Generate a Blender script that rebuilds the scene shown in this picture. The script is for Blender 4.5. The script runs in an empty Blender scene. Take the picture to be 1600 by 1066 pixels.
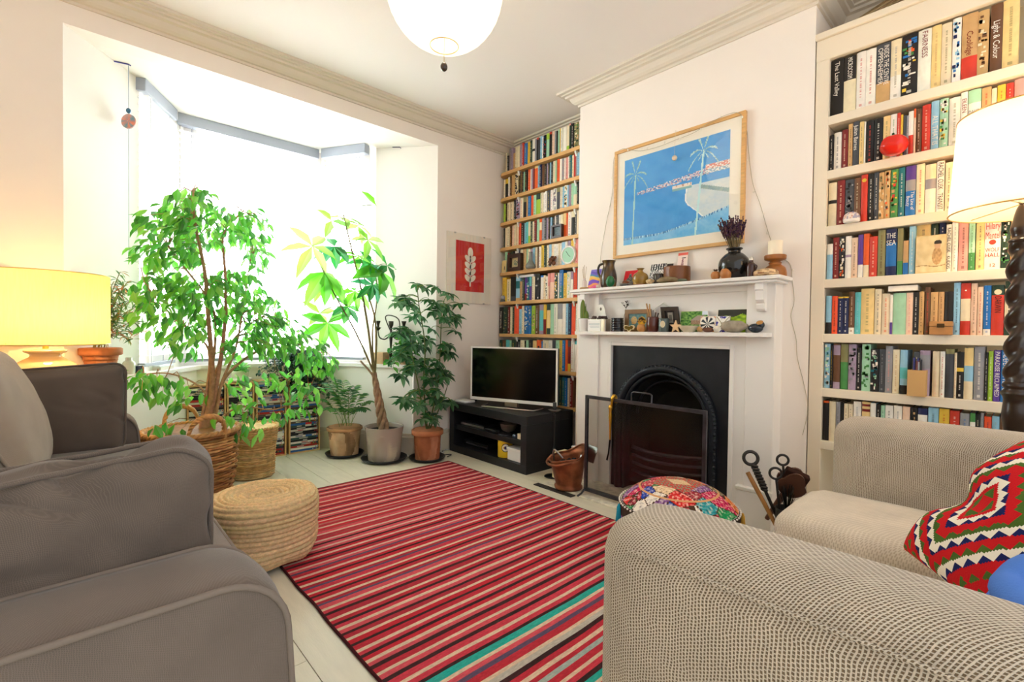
import bpy, math, random
from mathutils import Vector, Matrix, noise
V = Vector
PI = math.pi
SC = bpy.context.scene
COL = SC.collection
rnd = random.Random(7)

# ---------------------------------------------------------------- camera
CAM_H = 1.1
YAW, PITCH, ROLL, FPX = 0.74457911, -0.01799839, 0.01250459, 743.198
def cam_axes():
    cy, sy = math.cos(YAW), math.sin(YAW)
    fw = V((sy * math.cos(PITCH), cy * math.cos(PITCH), math.sin(PITCH)))
    r = V((cy, -sy, 0)); u = r.cross(fw)
    return r * math.cos(ROLL) + u * math.sin(ROLL), -r * math.sin(ROLL) + u * math.cos(ROLL), fw
CR, CU, CF = cam_axes()
CO = V((0, 0, CAM_H))
def ray(px, py): return CR * ((px - 800) / FPX) - CU * ((py - 533) / FPX) + CF
def onx(px, py, x): d = ray(px, py); return CO + d * (x / d.x)
def ony(px, py, y): d = ray(px, py); return CO + d * (y / d.y)
def onz(px, py, z): d = ray(px, py); return CO + d * ((z - CAM_H) / d.z)
def pj(p):
    q = V(p) - CO; z = q.dot(CF)
    return 800 + FPX * q.dot(CR) / z, 533 - FPX * q.dot(CU) / z
def px_on_x(px, x, z):            # the point of the plane X = x at height z that stands at column px
    py = 500
    for _ in range(4):
        p = onx(px, py, x); py = pj((x, p.y, z))[1]
    return p.y

# ---------------------------------------------------------------- colours
def lin(h):
    if not isinstance(h, str): return tuple(h)[:3]
    h = h.lstrip('#')
    o = []
    for i in (0, 2, 4):
        c = int(h[i:i + 2], 16) / 255
        o.append(c / 12.92 if c <= .04045 else ((c + .055) / 1.055) ** 2.4)
    return tuple(o)
def mixc(a, b, t):
    a, b = lin(a), lin(b)
    return tuple(x + (y - x) * t for x, y in zip(a, b))
def jit(c, s, r=rnd):
    c = lin(c); k = 1 + r.uniform(-s, s)
    return tuple(min(1, max(0, x * k * (1 + r.uniform(-s, s) * .4))) for x in c)

# ---------------------------------------------------------------- mesh builder
ORG = {}
class MB:
    def __init__(s): s.v = []; s.f = []; s.c = []; s.m = []; s.s = []
    def add(s, vs, fs, col='#ffffff', mi=0, sm=False):
        b = len(s.v); s.v += [tuple(p) for p in vs]; cl = lin(col) if not (isinstance(col, list)) else None
        for i, f in enumerate(fs):
            s.f.append([b + k for k in f]); s.c.append(cl if cl else lin(col[i])); s.m.append(mi); s.s.append(sm)
        return s
    def box(s, x0, x1, y0, y1, z0, z1, col='#ffffff', mi=0, rot=0, piv=None):
        vs = [V((x, y, z)) for z in (z0, z1) for y in (y0, y1) for x in (x0, x1)]
        if rot:
            c = V(piv) if piv else V(((x0 + x1) / 2, (y0 + y1) / 2, 0)); R = Matrix.Rotation(rot, 3, 'Z')
            vs = [R @ (p - V((c.x, c.y, 0))) + V((c.x, c.y, 0)) for p in vs]
        return s.add(vs, [(0, 2, 3, 1), (4, 5, 7, 6), (0, 1, 5, 4), (2, 6, 7, 3), (0, 4, 6, 2), (1, 3, 7, 5)], col, mi)
    def obox(s, c, ax, ay, az, col='#ffffff', mi=0):       # oriented box: centre and three half vectors
        c, ax, ay, az = V(c), V(ax), V(ay), V(az)
        vs = [c + ax * i + ay * j + az * k for k in (-1, 1) for j in (-1, 1) for i in (-1, 1)]
        return s.add(vs, [(0, 2, 3, 1), (4, 5, 7, 6), (0, 1, 5, 4), (2, 6, 7, 3), (0, 4, 6, 2), (1, 3, 7, 5)], col, mi)
    def prism(s, poly, z0, z1, col='#ffffff', mi=0, sm=False):  # plan polygon, extruded up
        n = len(poly)
        vs = [(x, y, z0) for x, y in poly] + [(x, y, z1) for x, y in poly]
        s.add(vs, [tuple(range(n))[::-1], tuple(range(n, 2 * n))], col, mi)
        return s.add(vs, [(i, (i + 1) % n, n + (i + 1) % n, n + i) for i in range(n)], col, mi, sm)
    def slab(s, pts, off, col='#ffffff', mi=0, sm=False):   # any planar outline, extruded by a vector
        n = len(pts); off = V(off)
        vs = [V(p) for p in pts] + [V(p) + off for p in pts]
        s.add(vs, [tuple(range(n))[::-1], tuple(range(n, 2 * n))], col, mi)
        return s.add(vs, [(i, (i + 1) % n, n + (i + 1) % n, n + i) for i in range(n)], col, mi, sm)
    def tube(s, pts, r, n=8, col='#ffffff', mi=0, cap=True, closed=False):
        pts = [V(p) for p in pts]; k = len(pts)
        rs = r if isinstance(r, (list, tuple)) else [r] * k
        vs = []; up = None
        for i, p in enumerate(pts):
            a = pts[(i - 1) % k] if (closed or i) else p; b = pts[(i + 1) % k] if (closed or i < k - 1) else p
            t = (b - a); t = t.normalized() if t.length > 1e-9 else V((0, 0, 1))
            if up is None:
                up = t.cross(V((0, 0, 1)))
                if up.length < .1: up = t.cross(V((1, 0, 0)))
            up = (up - t * up.dot(t)); up = up.normalized() if up.length > 1e-9 else t.orthogonal().normalized()
            w = t.cross(up)
            for j in range(n):
                q = 2 * PI * j / n
                vs.append(p + (up * math.cos(q) + w * math.sin(q)) * rs[i])
        fs = []
        for i in range(k if closed else k - 1):
            i2 = (i + 1) % k
            for j in range(n):
                j2 = (j + 1) % n
                fs.append((i * n + j, i2 * n + j, i2 * n + j2, i * n + j2))
        s.add(vs, fs, col, mi, True)
        if cap and not closed:
            s.add(vs[:n], [tuple(range(n))], col, mi); s.add(vs[-n:], [tuple(range(n))[::-1]], col, mi)
        return s
    def lathe(s, prof, c, n=32, col='#ffffff', mi=0, sm=True, axis=None, colf=None):   # prof: (radius, height); axis: (u, v, w) frame
        c = V(c); u, v, w = axis or (V((1, 0, 0)), V((0, 1, 0)), V((0, 0, 1)))
        vs = []; fs = []; cols = []; k = len(prof)
        for r, h in prof:
            for j in range(n):
                q = 2 * PI * j / n
                vs.append(c + u * (r * math.cos(q)) + v * (r * math.sin(q)) + w * h)
        for i in range(k - 1):
            for j in range(n):
                j2 = (j + 1) % n
                fs.append((i * n + j, i * n + j2, (i + 1) * n + j2, (i + 1) * n + j))
                if colf: cols.append(colf(i / (k - 1), j / n))
        s.add(vs, fs, cols if colf else col, mi, sm)
        if prof[0][0] > 1e-4: s.add(vs[:n], [tuple(range(n))[::-1]], col, mi)
        if prof[-1][0] > 1e-4: s.add(vs[-n:], [tuple(range(n))], col, mi)
        return s
    def grid(s, fn, nu, nv, col='#ffffff', mi=0, sm=True, colf=None, cu=False):
        vs = [V(fn(i / nu, j / nv)) for j in range(nv + 1) for i in range(nu + 1)]
        fs = []; cols = []
        for j in range(nv):
            for i in range(nu):
                a = j * (nu + 1) + i
                fs.append((a, a + 1, a + nu + 2, a + nu + 1))
                if colf: cols.append(lin(colf((i + .5) / nu, (j + .5) / nv)))
        return s.add(vs, fs, cols if colf else col, mi, sm)
    def ell(s, c, rx, ry, rz, nu=16, nv=10, col='#ffffff', mi=0, nz=0, seed=0):
        c = V(c); vs = []; fs = []
        for j in range(nv + 1):
            th = PI * j / nv
            for i in range(nu):
                ph = 2 * PI * i / nu
                d = V((math.sin(th) * math.cos(ph), math.sin(th) * math.sin(ph), math.cos(th)))
                k = 1 + (nz * noise.noise(d * 1.7 + V((seed * 3.1, seed, 0))) if nz else 0)
                vs.append(c + V((d.x * rx, d.y * ry, d.z * rz)) * k)
        for j in range(nv):
            for i in range(nu):
                i2 = (i + 1) % nu
                fs.append((j * nu + i, (j + 1) * nu + i, (j + 1) * nu + i2, j * nu + i2))
        return s.add(vs, fs, col, mi, True)
    def leaf(s, p, d, nrm, L, W, col, bend=.25, fold=.18, mi=0):
        p, d = V(p), V(d).normalized(); nrm = V(nrm)
        side = d.cross(nrm)
        if side.length < 1e-3: side = d.orthogonal()
        side.normalize(); nrm = side.cross(d).normalized()
        def cp(t): return p + d * (L * t) - nrm * (bend * L * t * t)
        c1, c2, tip = cp(.38), cp(.72), cp(1)
        f = nrm * (W * fold)
        vs = [p, c1, c2, tip, c1 + side * W * .5 + f, c1 - side * W * .5 + f, c2 + side * W * .36 + f, c2 - side * W * .36 + f]
        c2_ = mixc(col, '#ffffff', .06)
        return s.add(vs, [(0, 1, 4), (0, 5, 1), (4, 1, 2, 6), (5, 7, 2, 1), (6, 2, 3), (7, 3, 2)], [col, c2_] * 3, mi, True)
    def text(s, txt, o, ex, ey, size, col='#ffffff', mi=0, align='CENTER', fit=None):
        cu = bpy.data.curves.new('t', 'FONT'); cu.body = txt; cu.size = 1; cu.align_x = align; cu.align_y = 'CENTER'; cu.resolution_u = 2
        ob = bpy.data.objects.new('t', cu); me = ob.to_mesh()
        ps = [v.co.copy() for v in me.vertices]; fs = [tuple(p.vertices) for p in me.polygons]
        ob.to_mesh_clear(); bpy.data.objects.remove(ob); bpy.data.curves.remove(cu)
        if not ps: return s
        w = max(p.x for p in ps) - min(p.x for p in ps)
        if fit and w * size > fit: kx = fit / w
        else: kx = size
        o, ex, ey = V(o), V(ex), V(ey)
        return s.add([o + ex * (p.x * kx) + ey * (p.y * size) for p in ps], fs, col, mi)
    def build(s, name, mats, parent=None, label=None, cat=None, group=None, kind=None, bev=0, sub=0, seg=2, origin=None, weld=False, solid=0):
        me = bpy.data.meshes.new(name)
        xs = [p[0] for p in s.v]; ys = [p[1] for p in s.v]; zs = [p[2] for p in s.v]
        o = V(ORG[parent.name]) if parent else (V(origin) if origin else V(((min(xs) + max(xs)) / 2, (min(ys) + max(ys)) / 2, min(zs))))
        me.from_pydata([(p[0] - o.x, p[1] - o.y, p[2] - o.z) for p in s.v], [], s.f)
        a = me.color_attributes.new('Col', 'FLOAT_COLOR', 'CORNER')
        buf = []
        for f, c in zip(s.f, s.c): buf += [c[0], c[1], c[2], 1.0] * len(f)
        a.data.foreach_set('color', buf)
        me.polygons.foreach_set('material_index', s.m); me.polygons.foreach_set('use_smooth', s.s)
        for m in (mats if isinstance(mats, (list, tuple)) else [mats]): me.materials.append(m)
        me.update()
        ob = bpy.data.objects.new(name, me); COL.objects.link(ob)
        if parent: ob.parent = parent
        else: ob.location = o
        ORG[ob.name] = o
        if weld:
            w = ob.modifiers.new('w', 'WELD'); w.merge_threshold = 1e-4
        if solid:
            w = ob.modifiers.new('s', 'SOLIDIFY'); w.thickness = solid; w.offset = 0
        if bev:
            b = ob.modifiers.new('b', 'BEVEL'); b.width = bev; b.segments = seg; b.limit_method = 'ANGLE'; b.angle_limit = math.radians(40); b.harden_normals = False
        if sub:
            m = ob.modifiers.new('u', 'SUBSURF'); m.levels = m.render_levels = sub
        if label: ob['label'] = label
        if cat: ob['category'] = cat
        if group: ob['group'] = group
        if kind: ob['kind'] = kind
        return ob
def thing(name, label, cat, loc, group=None):
    o = bpy.data.objects.new(name, None); COL.objects.link(o); o.location = loc; o.empty_display_size = .05
    ORG[o.name] = V(loc); o['label'] = label; o['category'] = cat
    if group: o['group'] = group
    return o
def bez(a, b, c, d, n=10):
    a, b, c, d = V(a), V(b), V(c), V(d); o = []
    for i in range(n + 1):
        t = i / n; u = 1 - t
        o.append(a * u ** 3 + b * 3 * u * u * t + c * 3 * u * t * t + d * t ** 3)
    return o
def smooth_path(ps, n=6):
    ps = [V(p) for p in ps]; o = []
    for i in range(len(ps) - 1):
        a = ps[max(0, i - 1)]; b = ps[i]; c = ps[i + 1]; d = ps[min(len(ps) - 1, i + 2)]
        for k in range(n):
            t = k / n
            o.append(.5 * ((2 * b) + (c - a) * t + (2 * a - 5 * b + 4 * c - d) * t * t + (3 * b - a - 3 * c + d) * t ** 3))
    o.append(ps[-1]); return o
def rprof(prof, k=3):  # smooth a lathe profile
    return [(p.x, p.y) for p in smooth_path([V((a, b, 0)) for a, b in prof], k)]
def rrect(x0, x1, y0, y1, r, n=5):
    o = []
    for cx, cy, a0 in ((x1 - r, y1 - r, 0), (x0 + r, y1 - r, 90), (x0 + r, y0 + r, 180), (x1 - r, y0 + r, 270)):
        for i in range(n + 1):
            a = math.radians(a0 + 90 * i / n); o.append((cx + r * math.cos(a), cy + r * math.sin(a)))
    return o
ORDN = 'zeroth first second third fourth fifth sixth seventh eighth ninth tenth eleventh twelfth thirteenth fourteenth fifteenth sixteenth seventeenth eighteenth nineteenth twentieth'.split()
def ordn(n):
    if n <= 20: return ORDN[n]
    t = {2: 'twenty', 3: 'thirty', 4: 'forty'}[n // 10]
    return ({2: 'twentieth', 3: 'thirtieth', 4: 'fortieth'}[n // 10]) if n % 10 == 0 else t + '-' + ORDN[n % 10]

# ---------------------------------------------------------------- materials
def mat(name, col='#ffffff', rough=.6, metal=0, attr=False, var=0, vscale=8, bump=0, bscale=60, stretch=(1, 1, 1), spec=.4, trans=0, sheen=0, coat=0, emit=None, es=0):
    m = bpy.data.materials.new(name); m.use_nodes = True; nt = m.node_tree; N = nt.nodes; L = nt.links
    b = N['Principled BSDF']; out = N['Material Output']
    b.inputs['Roughness'].default_value = rough; b.inputs['Metallic'].default_value = metal
    b.inputs['Specular IOR Level'].default_value = spec; b.inputs['Sheen Weight'].default_value = sheen; b.inputs['Coat Weight'].default_value = coat
    tc = N.new('ShaderNodeTexCoord'); mp = N.new('ShaderNodeMapping'); mp.inputs['Scale'].default_value = stretch
    L.new(tc.outputs['Object'], mp.inputs['Vector'])
    if attr:
        a = N.new('ShaderNodeAttribute'); a.attribute_name = 'Col'; src = a.outputs['Color']
    else:
        a = N.new('ShaderNodeRGB'); a.outputs[0].default_value = (*lin(col), 1); src = a.outputs[0]
    if var:
        nz = N.new('ShaderNodeTexNoise'); nz.inputs['Scale'].default_value = vscale; nz.inputs['Detail'].default_value = 6
        L.new(mp.outputs[0], nz.inputs['Vector'])
        mr = N.new('ShaderNodeMapRange'); mr.inputs[1].default_value = .3; mr.inputs[2].default_value = .7; mr.inputs[3].default_value = 1 - var; mr.inputs[4].default_value = 1 + var
        L.new(nz.outputs['Fac'], mr.inputs[0])
        mx = N.new('ShaderNodeVectorMath'); mx.operation = 'SCALE'
        L.new(src, mx.inputs[0]); L.new(mr.outputs[0], mx.inputs['Scale']); src = mx.outputs[0]
    L.new(src, b.inputs['Base Color'])
    if bump:
        nb = N.new('ShaderNodeTexNoise'); nb.inputs['Scale'].default_value = bscale; nb.inputs['Detail'].default_value = 4
        L.new(mp.outputs[0], nb.inputs['Vector'])
        bp = N.new('ShaderNodeBump'); bp.inputs['Strength'].default_value = bump; bp.inputs['Distance'].default_value = .004
        L.new(nb.outputs['Fac'], bp.inputs['Height']); L.new(bp.outputs[0], b.inputs['Normal'])
    if trans:
        t = N.new('ShaderNodeBsdfTranslucent'); mxs = N.new('ShaderNodeMixShader'); mxs.inputs[0].default_value = trans
        L.new(src, t.inputs['Color']); L.new(b.outputs[0], mxs.inputs[1]); L.new(t.outputs[0], mxs.inputs[2]); L.new(mxs.outputs[0], out.inputs[0])
    if emit:
        b.inputs['Emission Color'].default_value = (*lin(emit), 1); b.inputs['Emission Strength'].default_value = es
    return m
def glassmat(name, tint='#ffffff', gloss=.07, rough=.02, dark=0):
    m = bpy.data.materials.new(name); m.use_nodes = True; nt = m.node_tree; N = nt.nodes; L = nt.links
    N.remove(N['Principled BSDF']); out = N['Material Output']
    t = N.new('ShaderNodeBsdfTransparent'); t.inputs[0].default_value = (*lin(tint), 1)
    g = N.new('ShaderNodeBsdfGlossy'); g.inputs['Roughness'].default_value = rough
    f = N.new('ShaderNodeLayerWeight'); f.inputs[0].default_value = .25
    mr = N.new('ShaderNodeMapRange'); mr.inputs[3].default_value = gloss * .6; mr.inputs[4].default_value = gloss * 4
    L.new(f.outputs['Facing'], mr.inputs[0])
    mx = N.new('ShaderNodeMixShader'); L.new(mr.outputs[0], mx.inputs[0])
    L.new(t.outputs[0], mx.inputs[1]); L.new(g.outputs[0], mx.inputs[2]); L.new(mx.outputs[0], out.inputs[0])
    return m
def weave(name, base, dot, fu, fv, mort, rough=.9, bump=.5, var=.1, ratio=1.0, soft=.3, wob=(40, .004)):
    """woven cloth: small staggered dots of a second yarn on a base yarn; u runs over X + Y, v over Z + X"""
    m = mat(name, base, rough, spec=.15, sheen=.2); nt = m.node_tree; N = nt.nodes; L = nt.links; b = N['Principled BSDF']
    tc = N.new('ShaderNodeTexCoord'); sx = N.new('ShaderNodeSeparateXYZ'); L.new(tc.outputs['Object'], sx.inputs[0])
    def ma(op, a, c):
        n = N.new('ShaderNodeMath'); n.operation = op
        for i, x in enumerate((a, c)):
            if isinstance(x, (int, float)): n.inputs[i].default_value = x
            else: L.new(x, n.inputs[i])
        return n.outputs[0]
    wn = N.new('ShaderNodeTexNoise'); wn.inputs['Scale'].default_value = wob[0]; L.new(tc.outputs['Object'], wn.inputs['Vector'])
    wv = ma('MULTIPLY', ma('SUBTRACT', wn.outputs['Fac'], .5), wob[1])
    u = ma('ADD', ma('ADD', sx.outputs[0], sx.outputs[1]), wv); v = ma('ADD', ma('ADD', sx.outputs[2], sx.outputs[0]), wv)
    cb = N.new('ShaderNodeCombineXYZ'); L.new(ma('MULTIPLY', v, fv), cb.inputs[0]); L.new(ma('MULTIPLY', u, fu), cb.inputs[1])
    br = N.new('ShaderNodeTexBrick'); br.inputs['Scale'].default_value = 1; br.inputs['Mortar Size'].default_value = mort; br.inputs['Mortar Smooth'].default_value = soft
    br.inputs['Brick Width'].default_value = 1; br.inputs['Row Height'].default_value = ratio; br.offset = .5
    L.new(cb.outputs[0], br.inputs['Vector'])
    nz = N.new('ShaderNodeTexNoise'); nz.inputs['Scale'].default_value = 9; nz.inputs['Detail'].default_value = 5; L.new(tc.outputs['Object'], nz.inputs['Vector'])
    mr = N.new('ShaderNodeMapRange'); mr.inputs[1].default_value = .3; mr.inputs[2].default_value = .7; mr.inputs[3].default_value = 1 - var; mr.inputs[4].default_value = 1 + var
    L.new(nz.outputs['Fac'], mr.inputs[0])
    mx = N.new('ShaderNodeMix'); mx.data_type = 'RGBA'; mx.inputs[6].default_value = (*lin(dot), 1); mx.inputs[7].default_value = (*lin(base), 1)
    L.new(br.outputs['Fac'], mx.inputs[0])
    sc = N.new('ShaderNodeVectorMath'); sc.operation = 'SCALE'; L.new(mx.outputs[2], sc.inputs[0]); L.new(mr.outputs[0], sc.inputs['Scale'])
    L.new(sc.outputs[0], b.inputs['Base Color'])
    bp = N.new('ShaderNodeBump'); bp.inputs['Strength'].default_value = bump; bp.inputs['Distance'].default_value = .003
    L.new(br.outputs['Fac'], bp.inputs['Height']); L.new(bp.outputs[0], b.inputs['Normal'])
    return m
M = {}
M['wall'] = mat('wall_paint', '#f6ede3', .85, bump=.05, bscale=90, var=.015, vscale=3)
M['bay'] = mat('bay_paint', '#f3efe6', .8, bump=.05, bscale=90)
M['ceil'] = mat('ceiling_paint', '#f3ece6', .9, bump=.12, bscale=180)
M['cornice'] = mat('cornice_paint', '#e0d6c6', .6)
M['white'] = mat('white_gloss_paint', '#f0ece6', .35)
M['cream'] = mat('cream_gloss_paint', '#ecdfc8', .4)
M['skirt'] = mat('skirting_paint', '#cdc3ae', .45)
M['floor'] = mat('painted_boards', '#e3dcc8', .42, attr=True, var=.06, vscale=5, stretch=(6, 1, 1), bump=.1, bscale=40)
M['iron'] = mat('cast_iron', '#20242b', .45, metal=.3, var=.25, vscale=9, bump=.15, bscale=120)
M['steel'] = mat('dark_steel', '#4a4a50', .4, metal=.8, var=.3, vscale=14)
M['soot'] = mat('soot', '#15130f', .95, var=.4, vscale=12)
M['oak'] = mat('oak', '#d9aa6c', .5, var=.14, vscale=7, stretch=(12, 1, 12))
M['attr'] = mat('painted_matte', attr=True, rough=.75)
M['book'] = mat('book_covers', attr=True, rough=.5, var=.06, vscale=30)
M['gloss'] = mat('glazed', attr=True, rough=.15, coat=.3)
M['cloth'] = mat('cloth', attr=True, rough=.95, bump=.3, bscale=300, spec=.1)
M['rug'] = mat('rug_wool', attr=True, rough=.97, bump=.7, bscale=260, spec=.05, var=.16, vscale=160, stretch=(.35, 1, 1))
M['wood'] = mat('turned_wood', attr=True, rough=.35, var=.15, vscale=14)
M['darkwood'] = mat('dark_oak', '#2a1a10', .28, var=.35, vscale=12, coat=.25)
M['metal'] = mat('metal', attr=True, rough=.3, metal=1)
M['stone'] = mat('stone', attr=True, rough=.85, var=.25, vscale=25, bump=.2, bscale=80)
M['leaf'] = mat('leaves', attr=True, rough=.4, trans=.58)
M['bark'] = mat('bark', attr=True, rough=.85, var=.25, vscale=40, bump=.4, bscale=60)
M['terra'] = mat('terracotta', attr=True, rough=.85, var=.32, vscale=7, bump=.15, bscale=60)
M['wicker'] = mat('wicker', attr=True, rough=.6, var=.3, vscale=25)
M['jute'] = mat('jute', attr=True, rough=.95, var=.15, vscale=60, bump=.6, bscale=150, spec=.1)
M['black'] = mat('black_laminate', '#17171a', .45, var=.15, vscale=20)
M['screen'] = mat('tv_screen', '#050608', .12, spec=.5)
M['plastic'] = mat('plastic', attr=True, rough=.35)
M['glass'] = glassmat('window_glass', gloss=.04)
M['picglass'] = glassmat('picture_glass', gloss=.05)
M['firescreen'] = glassmat('fire_screen_glass', tint='#dcdad8', gloss=.035, rough=.16)
M['sofa'] = weave('brown_linen', '#7a6e65', '#6a5f57', 380, 380, .14, var=.09, bump=.14, wob=(70, .006))
M['cushion'] = weave('taupe_linen', '#73675e', '#63584f', 380, 380, .14, var=.11, bump=.14, wob=(70, .006))
M['cushdark'] = weave('dark_taupe_linen', '#6a5e55', '#5c5048', 380, 380, .14, var=.09, bump=.14, wob=(70, .006))
M['cushlit'] = weave('lit_linen', '#b3a595', '#9a8c7c', 420, 420, .12, var=.08, bump=.25)  # light falling on the back cushion is put into this paler colour
M['chenille'] = weave('beige_chenille', '#d0c3b0', '#77654e', 122, 165, .215, var=.09, bump=.8, ratio=.7, soft=.45, wob=(38, .0062))
M['piping'] = mat('lit_linen_piping', '#7e7268', .9, bump=.2, bscale=300)  # same linen as the sofa, lightened to paint in its lit edges
M['seat'] = weave('beige_seat_chenille', '#d5c9b6', '#bfb19c', 160, 40, .22, var=.09, bump=.35)
SKY_BACK, SKY_FRONT, EXPO = .66, 8.5, 1.18
LAMPS = [('table_lamp_light', (-.085, 3.34, 1.15), 8, '#ffc674', .04), ('floor_lamp_light', (2.735, .024, 1.76), 9, '#ffd29c', .04), ('lantern_light', (1.295, 1.905, 2.72), 3, '#fff0e0', .06)]
# ================================================================ ROOM SHELL
ZC = 3.01; YB = 3.66; XA = 3.375; XC = 2.976; BZ = 2.785
def S(name, mb, m, **k): return mb.build(name, m, kind='structure', **k)
# floor: painted boards running towards the window
f = MB(); r = random.Random(3); x = -1.0
while x < 3.4:
    w = .196; y = -1.0 - r.uniform(0, 1.5)
    while y < 4.8:
        l = r.uniform(2.2, 4.2)
        f.box(x + .0015, x + w - .0015, y + .001, y + l - .001, -.03, 0, jit('#dfd8c2', .035, r)); y += l
    x += w
S('floor', f, M['floor'])
S('floor_underlay', MB().box(-1.0, 3.5, -1.0, 4.9, -.06, -.032, '#4a4238'), M['attr'])
S('ceiling', MB().box(-1.0, 3.5, -.6, 3.80, ZC, ZC + .1), M['ceil'])
S('ceiling_bay', MB().box(-.3, 2.7, 3.80, 4.95, BZ, BZ + .1), M['bay'])
w = MB()
w.box(-1.0, -.04, YB, YB + .14, 0, ZC); w.box(2.43, 3.5, YB, YB + .14, 0, ZC); w.box(-.04, 2.43, YB, YB + .14, BZ, ZC)
S('wall_front', w, M['wall'])
S('wall_left', MB().box(-1.0, -.9, -.6, YB, 0, ZC), M['wall'])
S('wall_alcove', MB().box(XA, XA + .12, -.6, YB + .14, 0, ZC), M['wall'])
w = MB()
w.box(XC, XA, .82, 1.30, 0, ZC); w.box(XC, XA, 1.99, 2.46, 0, ZC); w.box(XC, XA, 1.30, 1.99, 1.0, ZC)
S('wall_chimney', w, M['wall'])
# bay: low walls, splayed reveals, mullions
def mir(p): return (2.39 - p[0], p[1])
low = [(2.22, 3.665), (1.66, 4.55), (1.76, 4.80), (2.43, 4.30), (2.43, 3.665)]
SILL = .80
S('wall_bay_right', MB().prism(low, 0, SILL - .03), M['bay'])
S('wall_bay_left', MB().prism([mir(p) for p in low], 0, SILL - .03), M['bay'])
S('wall_bay_front', MB().prism([(1.66, 4.55), (.73, 4.55), (.63, 4.80), (1.76, 4.80)], 0, SILL - .03), M['bay'])
spl = [(2.43, YB + .003), (2.06, 4.12), (2.20, 4.22), (2.60, 3.80), (2.60, YB + .003)]
S('wall_reveal_right', MB().prism(spl, SILL, BZ), M['bay'])
S('wall_reveal_left', MB().prism([mir(p) for p in spl], SILL, BZ), M['bay'])
sill = [(2.20, YB - .002), (1.64, 4.53), (.75, 4.53), (.19, YB - .002), (-.04, YB), (-.04, 4.25), (.62, 4.86), (1.77, 4.86), (2.43, 4.25), (2.43, YB)]
S('window_sill', MB().prism(sill, SILL - .03, SILL), M['white'], bev=.006)
sill_low = [(2.2, 3.66), (2.43, 3.66), (2.43, 3.80), (2.2, 3.80)]
S('wall_front_lower', MB().box(2.2, 2.43, YB, YB + .02, 0, SILL - .031).box(-.04, .19, YB, YB + .02, 0, SILL - .031), M['wall'])
# sash windows
def window(n, a, b):
    a, b = V((*a, 0)), V((*b, 0)); d = (b - a).normalized(); nn = V((-d.y, d.x, 0)); L = (b - a).length
    o = bpy.data.objects.new('window_%d' % n, None); COL.objects.link(o); o.location = a; o['kind'] = 'structure'; ORG[o.name] = a.copy()
    def bar(m, u0, u1, z0, z1, t=.03, off=0):
        c = a + d * ((u0 + u1) / 2) + nn * off; m.obox((c.x, c.y, (z0 + z1) / 2), d * ((u1 - u0) / 2), nn * t, V((0, 0, (z1 - z0) / 2)))
    m = MB(); bar(m, 0, .05, SILL, BZ, .05); bar(m, L - .05, L, SILL, BZ, .05); bar(m, .05, L - .05, SILL, SILL + .05, .05); bar(m, .05, L - .05, BZ - .06, BZ, .05)
    m.build('window_frame', M['white'], o)
    for k, (z0, z1, of) in enumerate(((SILL + .05, 1.78, -.012), (1.74, BZ - .06, .022))):
        m = MB(); bar(m, .05, .095, z0, z1, .016, of); bar(m, L - .095, L - .05, z0, z1, .016, of); bar(m, .095, L - .095, z0, z0 + .05, .016, of); bar(m, .095, L - .095, z1 - .04, z1, .016, of)
        s = m.build('sash', M['white'], o)
        m = MB(); c = a + d * (L / 2) + nn * of
        m.obox((c.x, c.y, (z0 + z1) / 2), d * (L / 2 - .09), nn * .002, V((0, 0, (z1 - z0) / 2 - .03))); m.build('pane', M['glass'], s)
WIN = [((2.05, 4.16), (1.78, 4.64)), ((1.74, 4.66), (.65, 4.66)), ((.61, 4.64), (.34, 4.16))]
for i, (a, b) in enumerate(WIN): window(i + 1, a, b)
# venetian blinds, drawn down with open slats
greyblue = '#a2a8b4'
def blind(label, a, b, zb):
    a, b = V((*a, 0)), V((*b, 0)); d = (b - a).normalized(); nn = V((-d.y, d.x, 0)); L = (b - a).length; mid = (a + b) / 2
    t = thing('venetian_blind', label, 'blind', (mid.x, mid.y, BZ), 'venetian blinds in the bay window')
    MB().obox((mid.x, mid.y, BZ - .043), d * (L / 2), nn * .035, V((0, 0, .042)), greyblue).build('headrail', M['plastic'], t, bev=.004)
    m = MB(); z = BZ - .13
    while z > zb + .03:
        m.obox((mid.x, mid.y, z), d * (L / 2 - .012), nn * .023, V((0, 0, .0012)), '#eef0f2'); z -= .046
    m.build('slats', M['plastic'], t)
    MB().obox((mid.x, mid.y, zb + .01), d * (L / 2 - .012), nn * .024, V((0, 0, .012)), greyblue).build('bottom_rail', M['plastic'], t, bev=.003)
    for u in (.1, L - .1):
        p = a + d * u; m = MB()
        for o in (-.022, .022):
            q = p + nn * o; m.tube([(q.x, q.y, BZ - .09), (q.x, q.y, zb + .01)], .0014, 5, '#6a7488')
        m.build('ladder_cord', M['plastic'], t)
blind('grey blind on the narrow bay window nearest the shelves', (1.955, 4.085), (1.72, 4.50), .835)
blind('wide grey blind across the middle bay window', (1.69, 4.555), (.60, 4.555), .835)
blind('grey blind on the narrow bay window behind the weeping fig', (.565, 4.50), (.33, 4.085), .835)
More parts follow.
